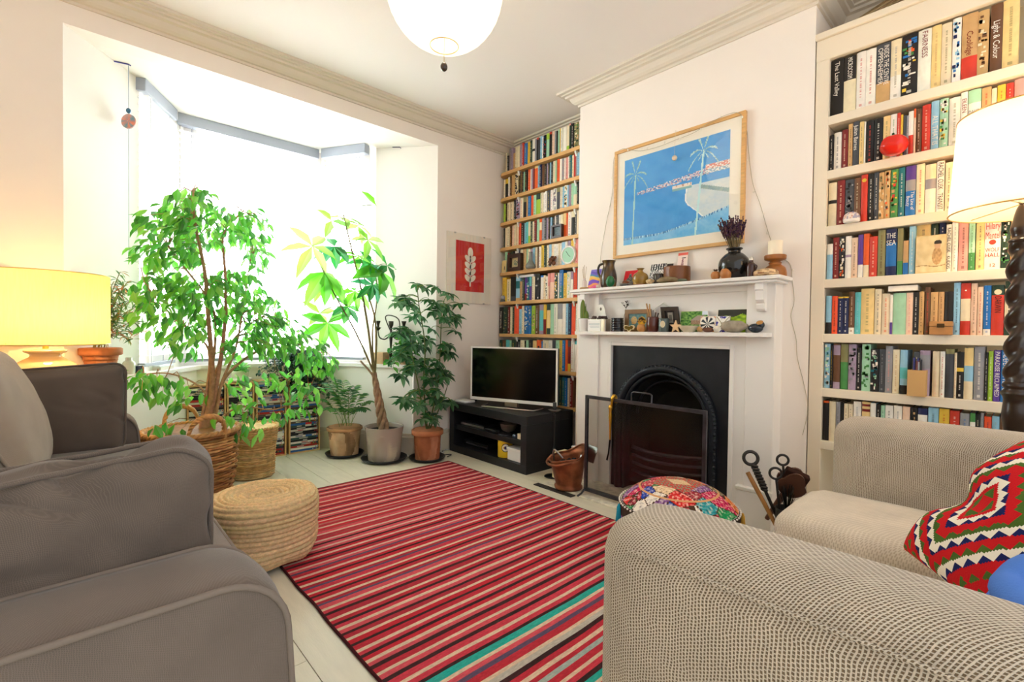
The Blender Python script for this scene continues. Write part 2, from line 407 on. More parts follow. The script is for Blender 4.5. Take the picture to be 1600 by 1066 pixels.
# cornice
prof = [(0, 2.90), (.012, 2.90), (.014, 2.915), (.03, 2.918), (.045, 2.93), (.055, 2.945), (.062, 2.962), (.085, 2.966), (.088, 2.98), (.108, 2.982), (.11, 2.992), (.135, 2.994), (.137, 3.008), (.137, ZC)]
def cornice(name, pts, nrms, lab=None):
    m = MB(); vs = []; k = len(prof)
    for (x, y), (nx, ny) in zip(pts, nrms):
        for d, z in prof: vs.append((x + nx * d, y + ny * d, z))
    fs = [(i * k + j, i * k + j + 1, (i + 1) * k + j + 1, (i + 1) * k + j) for i in range(len(pts) - 1) for j in range(k - 1)]
    m.add(vs, fs); return S(name, m, M['cornice'])
cornice('trim_1', [(-.9, YB), (XA, YB)], [(0, -1), (-1, -1)])
cornice('trim_2', [(XA, YB), (XA, 2.46), (XC, 2.46), (XC, .82), (XA, .82), (XA, -.6)], [(-1, -1), (-1, 1), (-1, 1), (-1, -1), (-1, -1), (-1, 0)])
# skirting boards
def skirt(name, pts, h=.19, t=.02):
    m = MB()
    for i in range(len(pts) - 1):
        a, b = V((*pts[i], 0)), V((*pts[i + 1], 0)); d = (b - a).normalized(); n = V((d.y, -d.x, 0)); c = (a + b) / 2 + n * (t / 2); L = (b - a).length / 2
        m.obox((c.x, c.y, (h - .03) / 2), d * L, n * (t / 2), V((0, 0, (h - .03) / 2)))
        c = (a + b) / 2 + n * (t * .3); m.obox((c.x, c.y, h - .015), d * L, n * (t * .3), V((0, 0, .015)))
    S(name, m, M['skirt'], bev=.004)
skirt('baseboard_bay', [(1.66, 4.55), (2.22, 3.66)][::1]); skirt('baseboard_front', [(2.22, YB), (3.1, YB)])
skirt('baseboard_bay_left', [(.17, YB), (.73, 4.55)]); skirt('baseboard_bay_middle', [(.73, 4.55), (1.66, 4.55)])

# ================================================================ FIREPLACE
t = thing('fireplace', 'white painted fireplace surround with two shelves over a black iron arch', 'fireplace', (2.86, 1.65, 0))
m = MB()
for y0, y1 in ((.953, 1.19), (2.06, 2.35)): m.box(2.872, XC, y0, y1, 0, 1.09)
m.box(2.872, XC, 1.19, 2.06, 1.03, 1.092); m.box(2.908, XC, 1.10, 2.165, 1.092, 1.40); m.box(2.872, XC, .953, 1.10, 1.09, 1.40); m.box(2.872, XC, 2.165, 2.35, 1.09, 1.40); m.box(2.890, 2.91, 1.10, 2.165, 1.36, 1.40)
m.build('surround_panel', M['white'], t)
for y0, y1 in ((.953, 1.107), (2.16, 2.35)):
    m = MB().box(2.86, 2.874, y0, y1, .22, 1.40); m.build('pilaster', M['white'], t, bev=.004)
    m = MB().box(2.838, 2.874, y0 - .008, y1 + .03, 0, .205).box(2.832, 2.874, y0 - .012, y1 + .034, .205, .228); m.build('plinth_block', M['white'], t, bev=.005)
m = MB()
for y0, y1 in ((1.175, 1.20), (2.045, 2.07)): m.box(2.862, 2.89, y0, y1, 0, 1.04)
m.box(2.862, 2.89, 1.2, 2.045, 1.015, 1.04); m.build('inner_moulding', M['white'], t, bev=.004)
m = MB().prism([(2.772, .99), (2.772, 2.305), (2.79, 2.33), (2.91, 2.335), (2.91, .966), (2.79, .97)], 1.092, 1.115); m.build('lower_shelf', M['white'], t, bev=.006)
m = MB().box(2.775, 3.0, .905, 2.375, 1.408, 1.43).box(2.79, 2.975, .925, 2.355, 1.392, 1.408); m.build('mantel_shelf', M['white'], t, bev=.006, seg=3)
for yc in (1.02, 2.27):
    pr = [(2.862, 1.392), (2.80, 1.392), (2.80, 1.355), (2.806, 1.352), (2.812, 1.30), (2.822, 1.285), (2.83, 1.28), (2.826, 1.272), (2.828, 1.25), (2.838, 1.238), (2.862, 1.236)]
    m = MB().slab([(a, yc - .022, b) for a, b in pr], (0, .044, 0)); m.build('corbel', M['white'], t, bev=.003)
# cast-iron insert
t = thing('fireplace_insert', 'black cast iron fireplace insert with round arch and curved grate bars', 'fireplace', (2.88, 1.65, 0))
yc, zc, ro, ri = 1.64, .53, .362, .30
def arch(rad, n=28, z0=.0):
    o = [(yc + rad, z0), (yc + rad, zc * .5), (yc + rad, zc)]
    o += [(yc + rad * math.cos(PI * k / n), zc + rad * math.sin(PI * k / n)) for k in range(1, n)]
    return o + [(yc - rad, zc), (yc - rad, zc * .5), (yc - rad, z0)]
ap = arch(ri); Y0, Y1, Z1 = 1.195, 2.05, 1.016
def outp(y, z):
    if z <= zc: return (Y1 if y > yc else Y0, z)
    dy, dz = y - yc, z - zc; k = min(((Y1 - yc) / dy) if dy > 1e-6 else ((Y0 - yc) / dy) if dy < -1e-6 else 9, (Z1 - zc) / dz)
    return (yc + dy * k, zc + dz * k)
m = MB(); n = len(ap)
vs = [(2.888, y, z) for y, z in ap] + [(2.888, *outp(y, z)) for y, z in ap] + [(2.96, y, z) for y, z in ap]
m.add(vs, [(i, i + 1, n + i + 1, n + i) for i in range(n - 1)] + [(i, 2 * n + i, 2 * n + i + 1, i + 1) for i in range(n - 1)])
for cy in (Y0, Y1):                                                    # the two upper corners
    k = min(range(n), key=lambda i: (outp(*ap[i])[0] - cy) ** 2 + (outp(*ap[i])[1] - Z1) ** 2)
    for d in (-1, 1):
        a, b = outp(*ap[k]), outp(*ap[k + d]); m.add([(2.888, *a), (2.888, *b), (2.888, cy, Z1)], [(0, 1, 2)])
m.build('face_plate', M['iron'], t)
ring = MB().tube([(2.882, y, z) for y, z in arch((ro + ri) / 2 + .012)], .026, 10); rg = None
rr = ring.tube([(2.888, y, z) for y, z in arch(ri + .006)], .012, 8).build('arch_ring', M['iron'], t)
m = MB(); pa = arch(ro - .004, 44)
for y, z in pa[2:-2]: m.ell((2.868, y, z), .012, .011, .011, 8, 6)
for k in range(1, 12):
    for s_ in (-1, 1): m.ell((2.868, yc + s_ * (ro - .004), zc - k * .04), .012, .011, .014, 8, 6)
m.build('beading', M['iron'], rr)
m = MB()
m.add([(2.96, y, z) for y, z in ap] + [(3.14, yc + (y - yc) * .8, z * .86) for y, z in ap], [(i, i + 1, n + i + 1, n + i) for i in range(n - 1)])
m.add([(3.14, yc + (y - yc) * .8, z * .86) for y, z in ap], [tuple(range(n))]); m.build('fireback', M['soot'], t)
m = MB().tube([(2.98, y, z) for y, z in arch(.255, 24)[2:-2]], .010, 8); m.tube([(2.985, yc, zc + .255), (2.96, yc, zc + .27)], .008, 6)
m.build('inner_hood', M['iron'], t)
for k in range(4):
    z = .30 - k * .055
    m = MB().tube([(2.955 - .09 * math.sin(PI * q / 14), yc - .27 + .54 * q / 14, z - .02 * (q / 14 - .5)) for q in range(15)], .011 if k else .013, 8)
    m.build('grate_bar', M['steel'], t)
MB().box(2.90, 3.10, yc - .26, yc + .26, .06, .075).build('ash_tray', M['iron'], t)
# hearth
MB().box(2.49, 2.829, .94, 2.36, .0, .012, '#d8d0bd').build('hearth', M['stone'], label='pale painted stone hearth slab set in front of the fireplace', cat='hearth', bev=.003)

# ================================================================ BOOKCASE (right alcove)
BX = 2.98; BT = [2.279, 1.99, 1.692, 1.407, 1.114, .820, .535]; BTH = .046
t = thing('bookcase', 'tall cream painted built-in bookcase filling the alcove beside the fireplace', 'bookcase', (3.17, .1, 0))
MB().box(BX, BX + .03, .752, .815, 0, 2.60).build('stile', M['cream'], t, bev=.003)
MB().box(BX + .03, XA, .756, .80, 0, 2.70).build('side_panel', M['cream'], t)
MB().box(XA - .012, XA - .002, -.55, .756, .1, 2.7, '#d9c7a4').build('back_panel', M['attr'], t)
MB().box(BX - .004, BX + .03, -.55, .815, 2.585, 2.70).box(BX - .018, XA, -.55, .818, 2.70, 2.735).build('top_board', M['cream'], t, bev=.005)
for z in BT: MB().box(BX, XA - .012, -.55, .754, z - BTH, z).build('shelf', M['cream'], t, bev=.003)
MB().box(BX, BX + .03, -.58, -.55, 0, 2.70).build('stile', M['cream'], t)
# ================================================================ ALCOVE SHELVES (left of the chimney breast)
LX = 3.15; LT = [2.69, 2.437, 2.195, 1.943, 1.697, 1.406, 1.087, .765, .457]
for i, z in enumerate(LT):
    t = thing('oak_shelf', 'oak wall shelf on white brackets, %s down from the ceiling in the alcove' % ordn(i + 1), 'shelf', (3.26, 3.05, z), 'oak shelves in the alcove beside the television')
    MB().prism([(LX, 2.475), (LX, 3.60), (LX + .02, 3.635), (LX + .05, 3.645), (XA - .002, 3.645), (XA - .002, 2.475)], z - .03, z).build('board', M['oak'], t, bev=.005)
    for y in (2.655, 3.365):
        m = MB().slab([(LX + .002, y - .008, z - .0305), (XA - .003, y - .008, z - .0305), (XA - .003, y - .008, z - .037), (LX + .024, y - .008, z - .037), (LX + .019, y - .008, z - .075), (LX + .012, y - .008, z - .06), (LX + .002, y - .008, z - .042)], (0, .016, 0), '#e9e6e0')
        m.build('bracket', M['plastic'], t, bev=.002)
# ================================================================ BOOKS
PAL = dict(k=('#1c1815', 'black'), w=('#f3ecdf', 'white'), c=('#ecdcb8', 'cream'), t=('#cfa56c', 'tan'), r=('#cf3a26', 'red'), d=('#7f1c18', 'dark red'), o=('#ea5f1e', 'orange'),
  b=('#1f6fb8', 'blue'), l=('#96c6de', 'light blue'), n=('#1b2350', 'navy'), g=('#4a8f4a', 'green'), m=('#a6d6b2', 'mint green'), e=('#1c6f78', 'teal'), y=('#e6bf3e', 'yellow'),
  p=('#5a3a92', 'purple'), i=('#ea9c92', 'pink'), s=('#97969a', 'grey'), S=('#43464c', 'slate grey'), B=('#6b472b', 'brown'), G=('#27402f', 'dark green'), L=('#a0c63c', 'lime green'),
  v=('#a993a8', 'mauve'), a=('#62c2c8', 'aqua'), P=('#eecaae', 'peach'), O=('#8a8456', 'olive'), q=('#f0cf8a', 'pale yellow'), R=('#f0552a', 'bright orange'))
NEAR = []
def book_mesh(x, y0, y1, z0, z1, dep, col, deco, r):
    """one book: rounded spine at X = x between y0 < y1, boards, page block; spine bands and lettering"""
    m = MB(); c = lin(PAL[col][0]); c = jit(c, .05, r); hw = (y1 - y0) / 2; yc = (y0 + y1) / 2; n = 6; rise = min(.006, hw * .35)
    bands = [(0, 1, c)]
    for d in deco:
        if d[0] == 'u': bands = [(a, min(b, 1 - float(d[3:])), q) for a, b, q in bands if a < 1 - float(d[3:])] + [(1 - float(d[3:]), 1, lin(PAL[d[2]][0]))]
        if d[0] == 'l': f = float(d[3:]); bands = [(0, f, lin(PAL[d[2]][0]))] + [(max(a, f), b, q) for a, b, q in bands if b > f]
        if d[0] == 'm':
            f0, f1 = [float(q) for q in d[3:].split(',')]; q_ = lin(PAL[d[2]][0]); nb = []
            for a, b, q in bands:
                if a < f0: nb.append((a, min(b, f0), q))
                if b > f1: nb.append((max(a, f1), b, q))
            bands = nb + [(f0, f1, q_)]
    H = z1 - z0
    for a, b, q in bands:
        vs = []; fs = []
        for k in range(n + 1):
            t = k / n; y = y0 + (y1 - y0) * t; xx = x - rise * math.sin(PI * t) + rise
            vs += [(xx, y, z0 + H * a), (xx, y, z0 + H * b)]
        m.add(vs, [(2 * k, 2 * k + 1, 2 * k + 3, 2 * k + 2) for k in range(n)], q, 0, True)
    th = min(.0022, hw * .3)
    for ya, yb in ((y0, y0 + th), (y1 - th, y1)): m.box(x + rise, x + dep, ya, yb, z0, z1, c)
    m.box(x + rise + .001, x + rise + .003, y0 + th, y1 - th, z0, z1, c)
    m.box(x + rise + .003, x + dep - .004, y0 + th, y1 - th, z0 + .003, z1 - .003, '#efe4cc')
    xf = x - .0008; W = hw * 2
    for d in deco:
        if d[0] == 't':                                            # a worn, unreadable title: short strokes along the spine
            q = mixc(PAL[d[2]][0], c, .45); z = z0 + H * (.88 if len(d) < 4 else float(d[3:])); zend = z0 + H * .2
            while z > zend:
                l = r.uniform(.003, .009); m.box(xf, xf + .001, yc - W * .09, yc + W * .09, z - l, z, q); z -= l + r.choice((.0022, .0022, .009))
            m.box(xf, xf + .001, yc - W * .15, yc + W * .15, z0 + H * .05, z0 + H * .05 + min(.012, W * .4), q)
        if d[0] == 'f':                                            # flecked picture spine
            for _ in range(26):
                q = lin(PAL[r.choice(d[2:])][0]); a = r.uniform(.05, .93); ww = r.uniform(.15, .45) * W; y_ = r.uniform(y0 + .002, y1 - ww - .001)
                m.box(xf + .0002, xf + .0012, y_, y_ + ww, z0 + H * a, z0 + H * a + r.uniform(.006, .016), q)
        if d[0] == 'T':
            q, f0, f1, txt = d[2:].split(',', 3); f0, f1 = float(f0), float(f1); rows = txt.split('|'); k = len(rows)
            for i_, tx in enumerate(rows):
                yy = yc + W * .42 * ((i_ - (k - 1) / 2) * (1 / k) * 2 if k > 1 else 0)
                m.text(tx, (xf - .0004, yy, z0 + H * (f0 + f1) / 2), (0, 0, -1), (0, -1, 0), min(W * 1.0 / k, .03), PAL[q][0], fit=H * abs(f1 - f0))
        if d[0] == 'H':
            q, f0, f1, txt = d[2:].split(',', 3); f0, f1 = float(f0), float(f1); rows = txt.split('|'); k = len(rows)
            for i_, tx in enumerate(rows):
                zz = z0 + H * (f1 + (f0 - f1) * (i_ + .5) / k); m.text(tx, (xf - .0004, yc, zz), (0, -1, 0), (0, 0, 1), H * (f1 - f0) / k * 1.05, PAL[q][0], fit=W * .88)
        if d[0] == 'C':
            q, f, rr_ = d[2:].split(','); f = float(f); rr_ = float(rr_) * W
            m.slab([(xf - .0002, yc + rr_ * math.cos(2 * PI * k / 18), z0 + H * f + rr_ * math.sin(2 * PI * k / 18)) for k in range(18)], (.001, 0, 0), PAL[q][0])
    return m
def deco_words(deco):
    for d in deco:
        if d[0] == 'f': return ' with a picture spine'
        if d[0] in 'TH' : return ' with %s lettering' % PAL[d[2]][1]
        if d[0] == 'u': return ' with a %s top' % PAL[d[2]][1]
        if d[0] == 'l': return ' with a %s foot' % PAL[d[2]][1]
        if d[0] == 't': return ' with %s lettering' % PAL[d[2]][1]
    return ''
BOOKS = []       # (picture area, build arguments)
def row(spec, ox, oy, sc, xp, zs, gap, dep, place, group, r):
    cnt = 0
    for it in spec.split(';'):
        it = it.strip()
        if not it: continue
        tk = it.split('~'); h = tk[0].split(); a, b, col, hh = float(h[0]), float(h[1]), h[2], float(h[3]) if len(h) > 3 else .93
        zm = zs + gap * .5
        ya = px_on_x(ox + a / sc, xp, zm); yb = px_on_x(ox + b / sc, xp, zm)
        y0, y1 = min(ya, yb) + .0006, max(ya, yb) - .0006
        if y1 - y0 < .006: y0 -= .002; y1 += .001
        cnt += 1
        deco = tk[1:]
        if not deco:
            dk = col in 'kndreSBGpb'
            deco = ['t=' + (r.choice('wcy') if dk else r.choice('kkSrn'))] if r.random() < .8 else []
        z1 = zs + gap * hh
        p0, p1 = pj((xp, y0, zs)), pj((xp, y1, z1))
        BOOKS.append((abs(p0[0] - p1[0]) * abs(p0[1] - p1[1]), xp, y0, y1, zs + .0005, z1, dep, col, deco, cnt, place, group, r.random()))
R1, R2 = random.Random(11), random.Random(12)
XR = 3.0
G = .285
bc = 'books on the cream bookcase'
def RR(i, spec, ox, oy, sc, g=None): row(spec, ox, oy, sc, XR, BT[i], g or (BT[i - 1] - BTH - BT[i] if i else 2.585 - BT[0]), .15, ('%s shelf of the cream bookcase' % ordn(i + 1)), bc, R1)
RR(0, """172 268 k .98~T=w,.35,.95,The Last Valley;268 358 c .96~u=k.42~T=w,.6,.97,MICROCOSM;360 428 w .97~t=r;428 502 w .96~t=r;503 607 S .98~l=t.35~T=w,.3,.95,INSIDE THE CENTRE|OPPENHEIMER;607 686 c .97~l=w.4~t=s;
688 805 k .98~f=oyrbgw~t=w;805 903 w .97~T=d,.55,.97,FAIRNESS;903 975 q .97~t=t;975 1052 c .95~t=O;1055 1120 w .97~f=bbln;1122 1240 t .97~l=r.35~T=d,.3,.8,Coolidge;1238 1322 t .95~f=BcBt;
1330 1420 B .98~T=w,.2,.75,Light & Colour;1420 1540 q .98~t=O;1545 1640 r .97;1645 1720 c .95;1725 1800 k .96;1803 1880 w .93;1883 1960 b .95""", 1260, 0, 4.635)
RR(1, """125 155 k .80~t=w;158 215 w .82~t=S;217 265 d .84~t=P;267 300 t .93;302 348 S .95~T=w,.3,.97,Julian Barnes;350 385 q .92~t=S;386 400 w .9;402 460 k .9~t=r;462 528 k .9~t=w;530 585 q .9~t=O;585 635 w .9~t=g;635 663 r .9;663 682 y .85;
683 709 S .82;710 723 s .8;723 762 w .87~l=r.45;762 780 P .9~u=o.2;782 822 B .88~t=P;824 890 r .92~t=P;893 955 l .95~T=w,.1,.7,ALL THAT IS;957 1025 m .95~f=wwgy""", 1270, 180, 4.845)
RR(1, """1030 1115 w .92~t=O;1116 1166 w .97~T=d,.5,.97,EILEEN;1168 1263 m .97~l=w.75~H=S,.25,.62,DAVID|SZALAY|ALL|THAT;1265 1337 t .95~t=r;1338 1377 c .9~l=r.4;1378 1442 y .93~t=r;1443 1500 r .92~t=P;1502 1580 i .95~T=w,.1,.95,RICHARD|YATES;1585 1650 c .9;1655 1730 e .92;1735 1800 w .93;1805 1870 r .9;1875 1950 k .92""", 1260, 0, 4.635)
RR(2, """115 178 c .93~m=k.52,.6;180 240 d .95~t=P;242 310 S .93~f=skks;310 360 B .93~t=c;362 413 r .97~C=y,.88,.35;415 458 k .97~t=w;460 498 S .97~t=w;498 540 t .95~f=cOtt;540 585 t .96~f=coto;587 645 g .96~f=tyrg;647 695 e .97~t=w;
700 778 b .97~u=p.28~m=s.5,.72~T=w,.1,.5,The Line of|Beauty;780 846 c .97~t=r;848 933 s .93~u=c.3~l=w.5;935 995 w .95~T=k,.05,.97,RACHEL CUSK   TRANSIT;1000 1060 c .9;1065 1130 r .93;1135 1190 w .92;1195 1260 y .92;1265 1330 g .9;1335 1400 w .92;1405 1480 k .95;1485 1560 c .9;1565 1640 b .92""", 1270, 180, 4.845)
RR(3, """105 150 l .80~u=w.3;150 197 d .93~t=P;197 243 k .94~f=wocwk;243 290 w .93~m=v.5,.56;290 338 P .88~t=B;340 380 p .93~l=w.3;380 425 o .94~l=c.28;427 487 r .86~t=P;490 548 O .98~t=B;550 632 b .98~u=n.3~l=n.2~H=w,.62,.92,THE|SEA;638 682 O .97~l=g.3;684 725 t .7~l=b.35;727 776 l .98~t=w;
1008 1050 w .93~T=k,.03,.97,RACHEL CUSK   KUDOS;1052 1100 w .98~t=s;1102 1178 i .95;1180 1230 m .97~l=g.35~t=g;1235 1300 q .94;1300 1425 w .97~H=r,.55,.92,Hilary|Mantel~C=r,.52,.22~H=r,.22,.42,WOLF|HALL~H=o,.03,.12,12;1426 1498 G .96~f=wgkw;1498 1560 t .93~f=wwcB;1565 1625 d .9;1630 1700 w .92;1705 1780 b .9""", 1270, 330, 4.848)
RR(4, """97 140 l .83~l=k.3;142 187 R .82;187 228 n .8~u=y.04~t=w;228 270 n .8~u=y.04~t=w;272 315 B .9~l=w.15~t=P;316 362 a .88~t=l;362 463 q .95~t=O;466 518 c .93;520 583 c .83~t=o;583 605 w .8~l=p.3;605 705 m .83~l=m.1;705 757 P .83~t=i;757 803 k .83~t=w;803 842 t .84;848 888 B .92~t=r;
890 948 t .82~t=B;950 994 t .82~t=B;996 1062 k .82;1064 1116 l .98;1117 1195 r .96~m=c.27,.7~C=w,.86,.1;1196 1245 P .95~t=B;1246 1290 P .88~t=r;1291 1350 b .9~l=w.12~t=w;1350 1450 r .9~u=G.2~C=c,.86,.3~T=k,.45,.77,DARWIN;1452 1520 G .96~m=c.22,.86~t=S;1525 1580 c .9;1585 1640 d .92;1645 1720 w .93;1725 1800 t .9""", 1270, 330, 4.848)
RR(5, """85 130 l .97~f=meww;131 150 k .93;151 205 B .97~m=v.75,.97~l=v.15;207 265 O .97~l=g.6;267 327 v .97~f=kssv;328 365 k .9~t=w;367 435 m .98~f=ggsm;436 498 k .88~f=wwem;500 546 S .88~t=s;547 601 s .95~t=i;603 655 c .88~t=t;657 715 l .88~l=k.2~m=a.35,.6;760 805 S .85;806 886 v .88~m=s.6,.9;
903 958 c .87~t=P;960 1000 w .87~t=r;1002 1070 O .92~l=S.9;1071 1085 c .85;1086 1142 k .87~m=y.58,.66~t=w.5;1143 1215 l .95~u=q.35~l=c.35;1218 1300 s .98~t=w;1301 1324 k .87~t=w;1325 1365 L .9~t=w;1367 1420 p .92~T=w,.1,.97,PARADISE RECLAIMED;1422 1492 b .92~T=w,.2,.97,INDEPENDENT PEOPLE;1497 1560 w .9;1565 1630 r .92;1635 1700 k .9""", 1270, 500, 4.845)
RR(6, """75 118 k .9~u=o.05;120 170 c .9;172 205 s .9;206 232 k .9;233 265 c .88;266 300 c .88;303 362 w .95~t=s;367 430 q .96~m=d.78,.84~m=d.9,.95;431 475 l .95~u=w.4;476 510 k .93~t=w;511 542 m .92;543 605 w .93~t=k;608 672 w .94~t=s;675 732 P .94~l=t.6;735 787 k .93~f=tttk;790 865 n .94~m=w.5,.86;868 948 l .97~t=S;950 1030 y .97~t=r;1032 1108 r .95~t=w;1110 1183 s .92~t=b;1185 1228 p .94~u=g.18~m=w.4,.82;1230 1262 k .93;1264 1290 s .96~t=k;1292 1350 R .9;1352 1410 l .92~t=s;1412 1460 B .92;1463 1520 k .92;1525 1590 b .9""", 1270, 500, 4.845)
XL = 3.17
def LR(i, spec, ox, oy, g=None): row(spec, ox, oy, 11.85, XL, LT[i], g or ((LT[i - 1] - .03 - LT[i]) if i else .235), .12, '%s alcove shelf' % ordn(i + 1), 'books on the alcove shelves', R2)
LR(0, "135 155 c .85;155 200 k .7;200 240 s .95;240 275 v .95;275 315 t .7;315 350 c .9;350 395 c .9;395 440 v .95;440 475 r .98;475 535 b .92;535 580 y .92;580 625 G .95;625 675 w .95~m=k.5,.6;675 705 s .92;705 740 k .95~u=r.08;740 775 S .9;775 810 l .95;812 830 w .9;830 885 k .93~f=bbkr;885 940 m .95~u=L.25;940 985 k .97~u=r.1;985 1035 P .95;1035 1070 s .92;1070 1105 k .9;1105 1135 m .92;1136 1155 y .95;1155 1195 w .93;1195 1260 w .93;1260 1315 c .93~l=L.2;1315 1345 G .98~u=i.08;1345 1400 k .95~t=w;1400 1490 O .93~f=gcGt;1490 1513 w .93;1513 1535 p .93", 778, 180)
LR(1, "100 125 c .85;125 180 k .85~u=y.25;180 210 w .9;210 245 B .9;245 305 t .93;305 365 c .95~f=kS;365 410 k .95;410 440 B .95;440 470 k .93;471 490 m .9;490 540 k .95;545 590 o .93~t=c;590 610 w .92;610 640 v .93;640 670 d .9;670 730 o .97~u=q.1;730 760 l .95;760 800 n .97;800 850 B .95;850 890 k .93;890 920 v .93;920 950 k .93;951 973 l .92;975 1010 k .93;1010 1050 c .92;1050 1080 m .92;1080 1130 o .95;1130 1175 w .92;1175 1210 s .92;1210 1245 w .9;1245 1290 i .9;1290 1312 w .9;1312 1360 e .93;1360 1395 c .9;1395 1430 r .92;1430 1460 s .9;1460 1500 l .92;1500 1535 m .95", 778, 260)
LR(2, "95 130 L .9;130 165 k .9;165 218 c .9;220 278 c .9;280 320 k .95;320 400 v .97~f=kSr;400 460 c .95;460 520 k .95~u=O.25;520 545 t .93;545 605 b .93~t=l;605 650 o .93;650 700 m .9;700 775 L .93~u=G.28;775 828 c .93;830 860 w .9;860 900 w .93;900 960 S .95;960 1010 w .92;1010 1075 w .95~f=sv;1075 1135 S .95~u=O.2;1135 1185 c .93;1185 1215 l .92;1215 1275 w .95~f=ayn;1275 1300 l .93;1300 1340 v .93;1340 1385 m .95;1385 1450 c .95~u=m.5;1455 1488 k .93;1490 1530 n .93", 778, 260)
LR(3, "95 120 k .9;120 165 c .9;165 210 c .92;210 250 B .93;250 295 P .93;295 325 c .95;325 375 c .95;375 420 R .95;420 480 k .95;480 500 l .92;500 545 a .95;545 590 c .95~l=L.35;590 630 G .93;630 660 c .9;660 705 d .93;705 750 m .95;752 798 o .95~u=o.2~m=c.5,.85;800 850 s .95;850 890 S .95;890 925 v .92;925 960 k .95;960 990 l .9;1010 1040 k .9;1040 1060 w .93;1060 1115 S .95;1115 1150 w .92;1150 1195 c .93;1195 1255 q .95~l=o.5;1255 1285 o .93;1285 1350 w .95;1350 1415 c .95~l=k.75;1415 1450 S .93;1450 1498 c .93", 778, 340)
LR(4, "115 165 m .95;165 200 d .9;200 230 k .9;232 262 G .92;264 300 k .92;302 345 w .92;346 392 n .93;394 452 c .93;454 512 t .93;515 550 m .93;550 590 c .9;590 630 v .9;630 675 l .93;675 720 c .93;720 745 B .9;745 790 w .93;790 840 y .97~t=k;840 890 G .93;890 930 c .93;930 975 l .95;975 1030 c .95;1030 1070 w .93;1070 1110 w .92;1110 1138 c .93;1140 1165 w .93;1165 1235 l .95;1235 1278 w .95;1280 1340 v .97;1340 1390 y .97;1390 1420 c .95;1420 1495 i .97", 778, 340)
LR(5, "110 183 y .93;185 260 c .85;260 355 k .92~l=S.2;355 430 l .93~m=e.5,.8~l=t.12;432 475 t .72;476 518 G .85;520 560 p .85~l=d.3;560 610 e .85~f=apw;610 650 p .85~u=a.4;650 708 c .85;710 800 k .93~f=kkwk;810 868 w .85~u=b.07;870 908 c .85;910 950 w .8~f=kw;950 983 i .9~l=P.5;985 1068 P .9~u=i.35;1070 1130 G .88~f=ywG;1132 1160 w .88;1160 1235 b .97~l=e.45~t=w;1235 1300 y .85;1302 1370 w .88~f=ccm;1372 1420 v .88~l=w.7;1420 1488 R .97;1490 1530 n .92", 775, 410)
LR(6, "50 120 k .92~T=w,.1,.95,TOM WOLFE;122 200 G .92~f=SGO;202 250 d .92~t=w;251 290 c .92;291 328 G .9;330 415 R .94;417 465 l .83;466 510 c .92;512 580 b .93~f=wlwe;581 640 b .93~f=wsb;641 715 L .92~f=LOq;716 788 B .93;790 865 a .95~u=v.2~l=v.12;867 920 y .95~l=d.5;922 990 q .95~u=G.2~l=G.2;991 1060 m .95;1061 1130 w .95~t=s;1131 1220 w .95~u=s.5;1221 1283 w .94;1285 1330 l .94~t=p;1331 1388 n .93~t=a;1390 1460 R .95;1462 1500 w .93", 775, 470)
LR(7, "55 105 G .88;106 165 B .88;166 235 P .9~u=a.35;236 270 m .88;271 350 G .9;352 390 k .85;391 438 S .85;440 515 c .9;516 543 k .88;545 590 m .9;592 665 k .92~t=O;667 735 q .9;736 825 o .92~C=k,.75,.2;827 850 b .88;851 958 c .92;960 1030 w .92;1031 1088 S .93;1090 1155 m .93;1156 1215 y .93;1216 1270 b .93;1271 1314 o .95;1316 1370 d .93~l=y.25~u=S.2;1371 1435 w .93~t=r;1436 1500 w .93~u=a.12", 775, 470)
LR(8, "1060 1110 k .9;1111 1160 e .9;1161 1210 G .92;1211 1262 e .92;1263 1310 b .9;1311 1352 c .9;1353 1412 d .92;1413 1440 B .9", 775, 530)
BOOKS.sort(key=lambda b: (b[1] > 3.1, -b[0]))
seen = {}
NB = 0; rest = MB()
for k, (ar, xp, y0, y1, z0, z1, dep, col, deco, cnt, place, group, sd) in enumerate(BOOKS):
    m = book_mesh(xp + .006 * sd * (1 if xp > 3.1 else .4), y0, y1, z0, z1, dep, col, deco, random.Random(int(sd * 1e6)))
    vis = pj((xp, (y0 + y1) / 2, z1))[0] < 1600
    if not vis: continue
    if NB < 300:
        NB += 1
        if xp < 3.1: lab = '%s book%s, %s from the fireplace, %s' % (PAL[col][1], deco_words(deco), ordn(cnt), place)
        else: lab = '%s book%s, %s from the window wall, %s' % (PAL[col][1], deco_words(deco), ordn(cnt), place)
        if len(lab.split()) > 16: lab = lab.replace(deco_words(deco), '')
        m.build('book', M['book'], label=lab, cat='book', group=group)
    else:
        b = len(rest.v); rest.v += m.v; rest.f += [[q + b for q in f_] for f_ in m.f]; rest.c += m.c; rest.m += m.m; rest.s += m.s
if rest.v:
    o = rest.build('thin_books', M['book'], label='thinnest paperbacks filling the gaps along the oak alcove shelves', cat='books', kind='stuff')
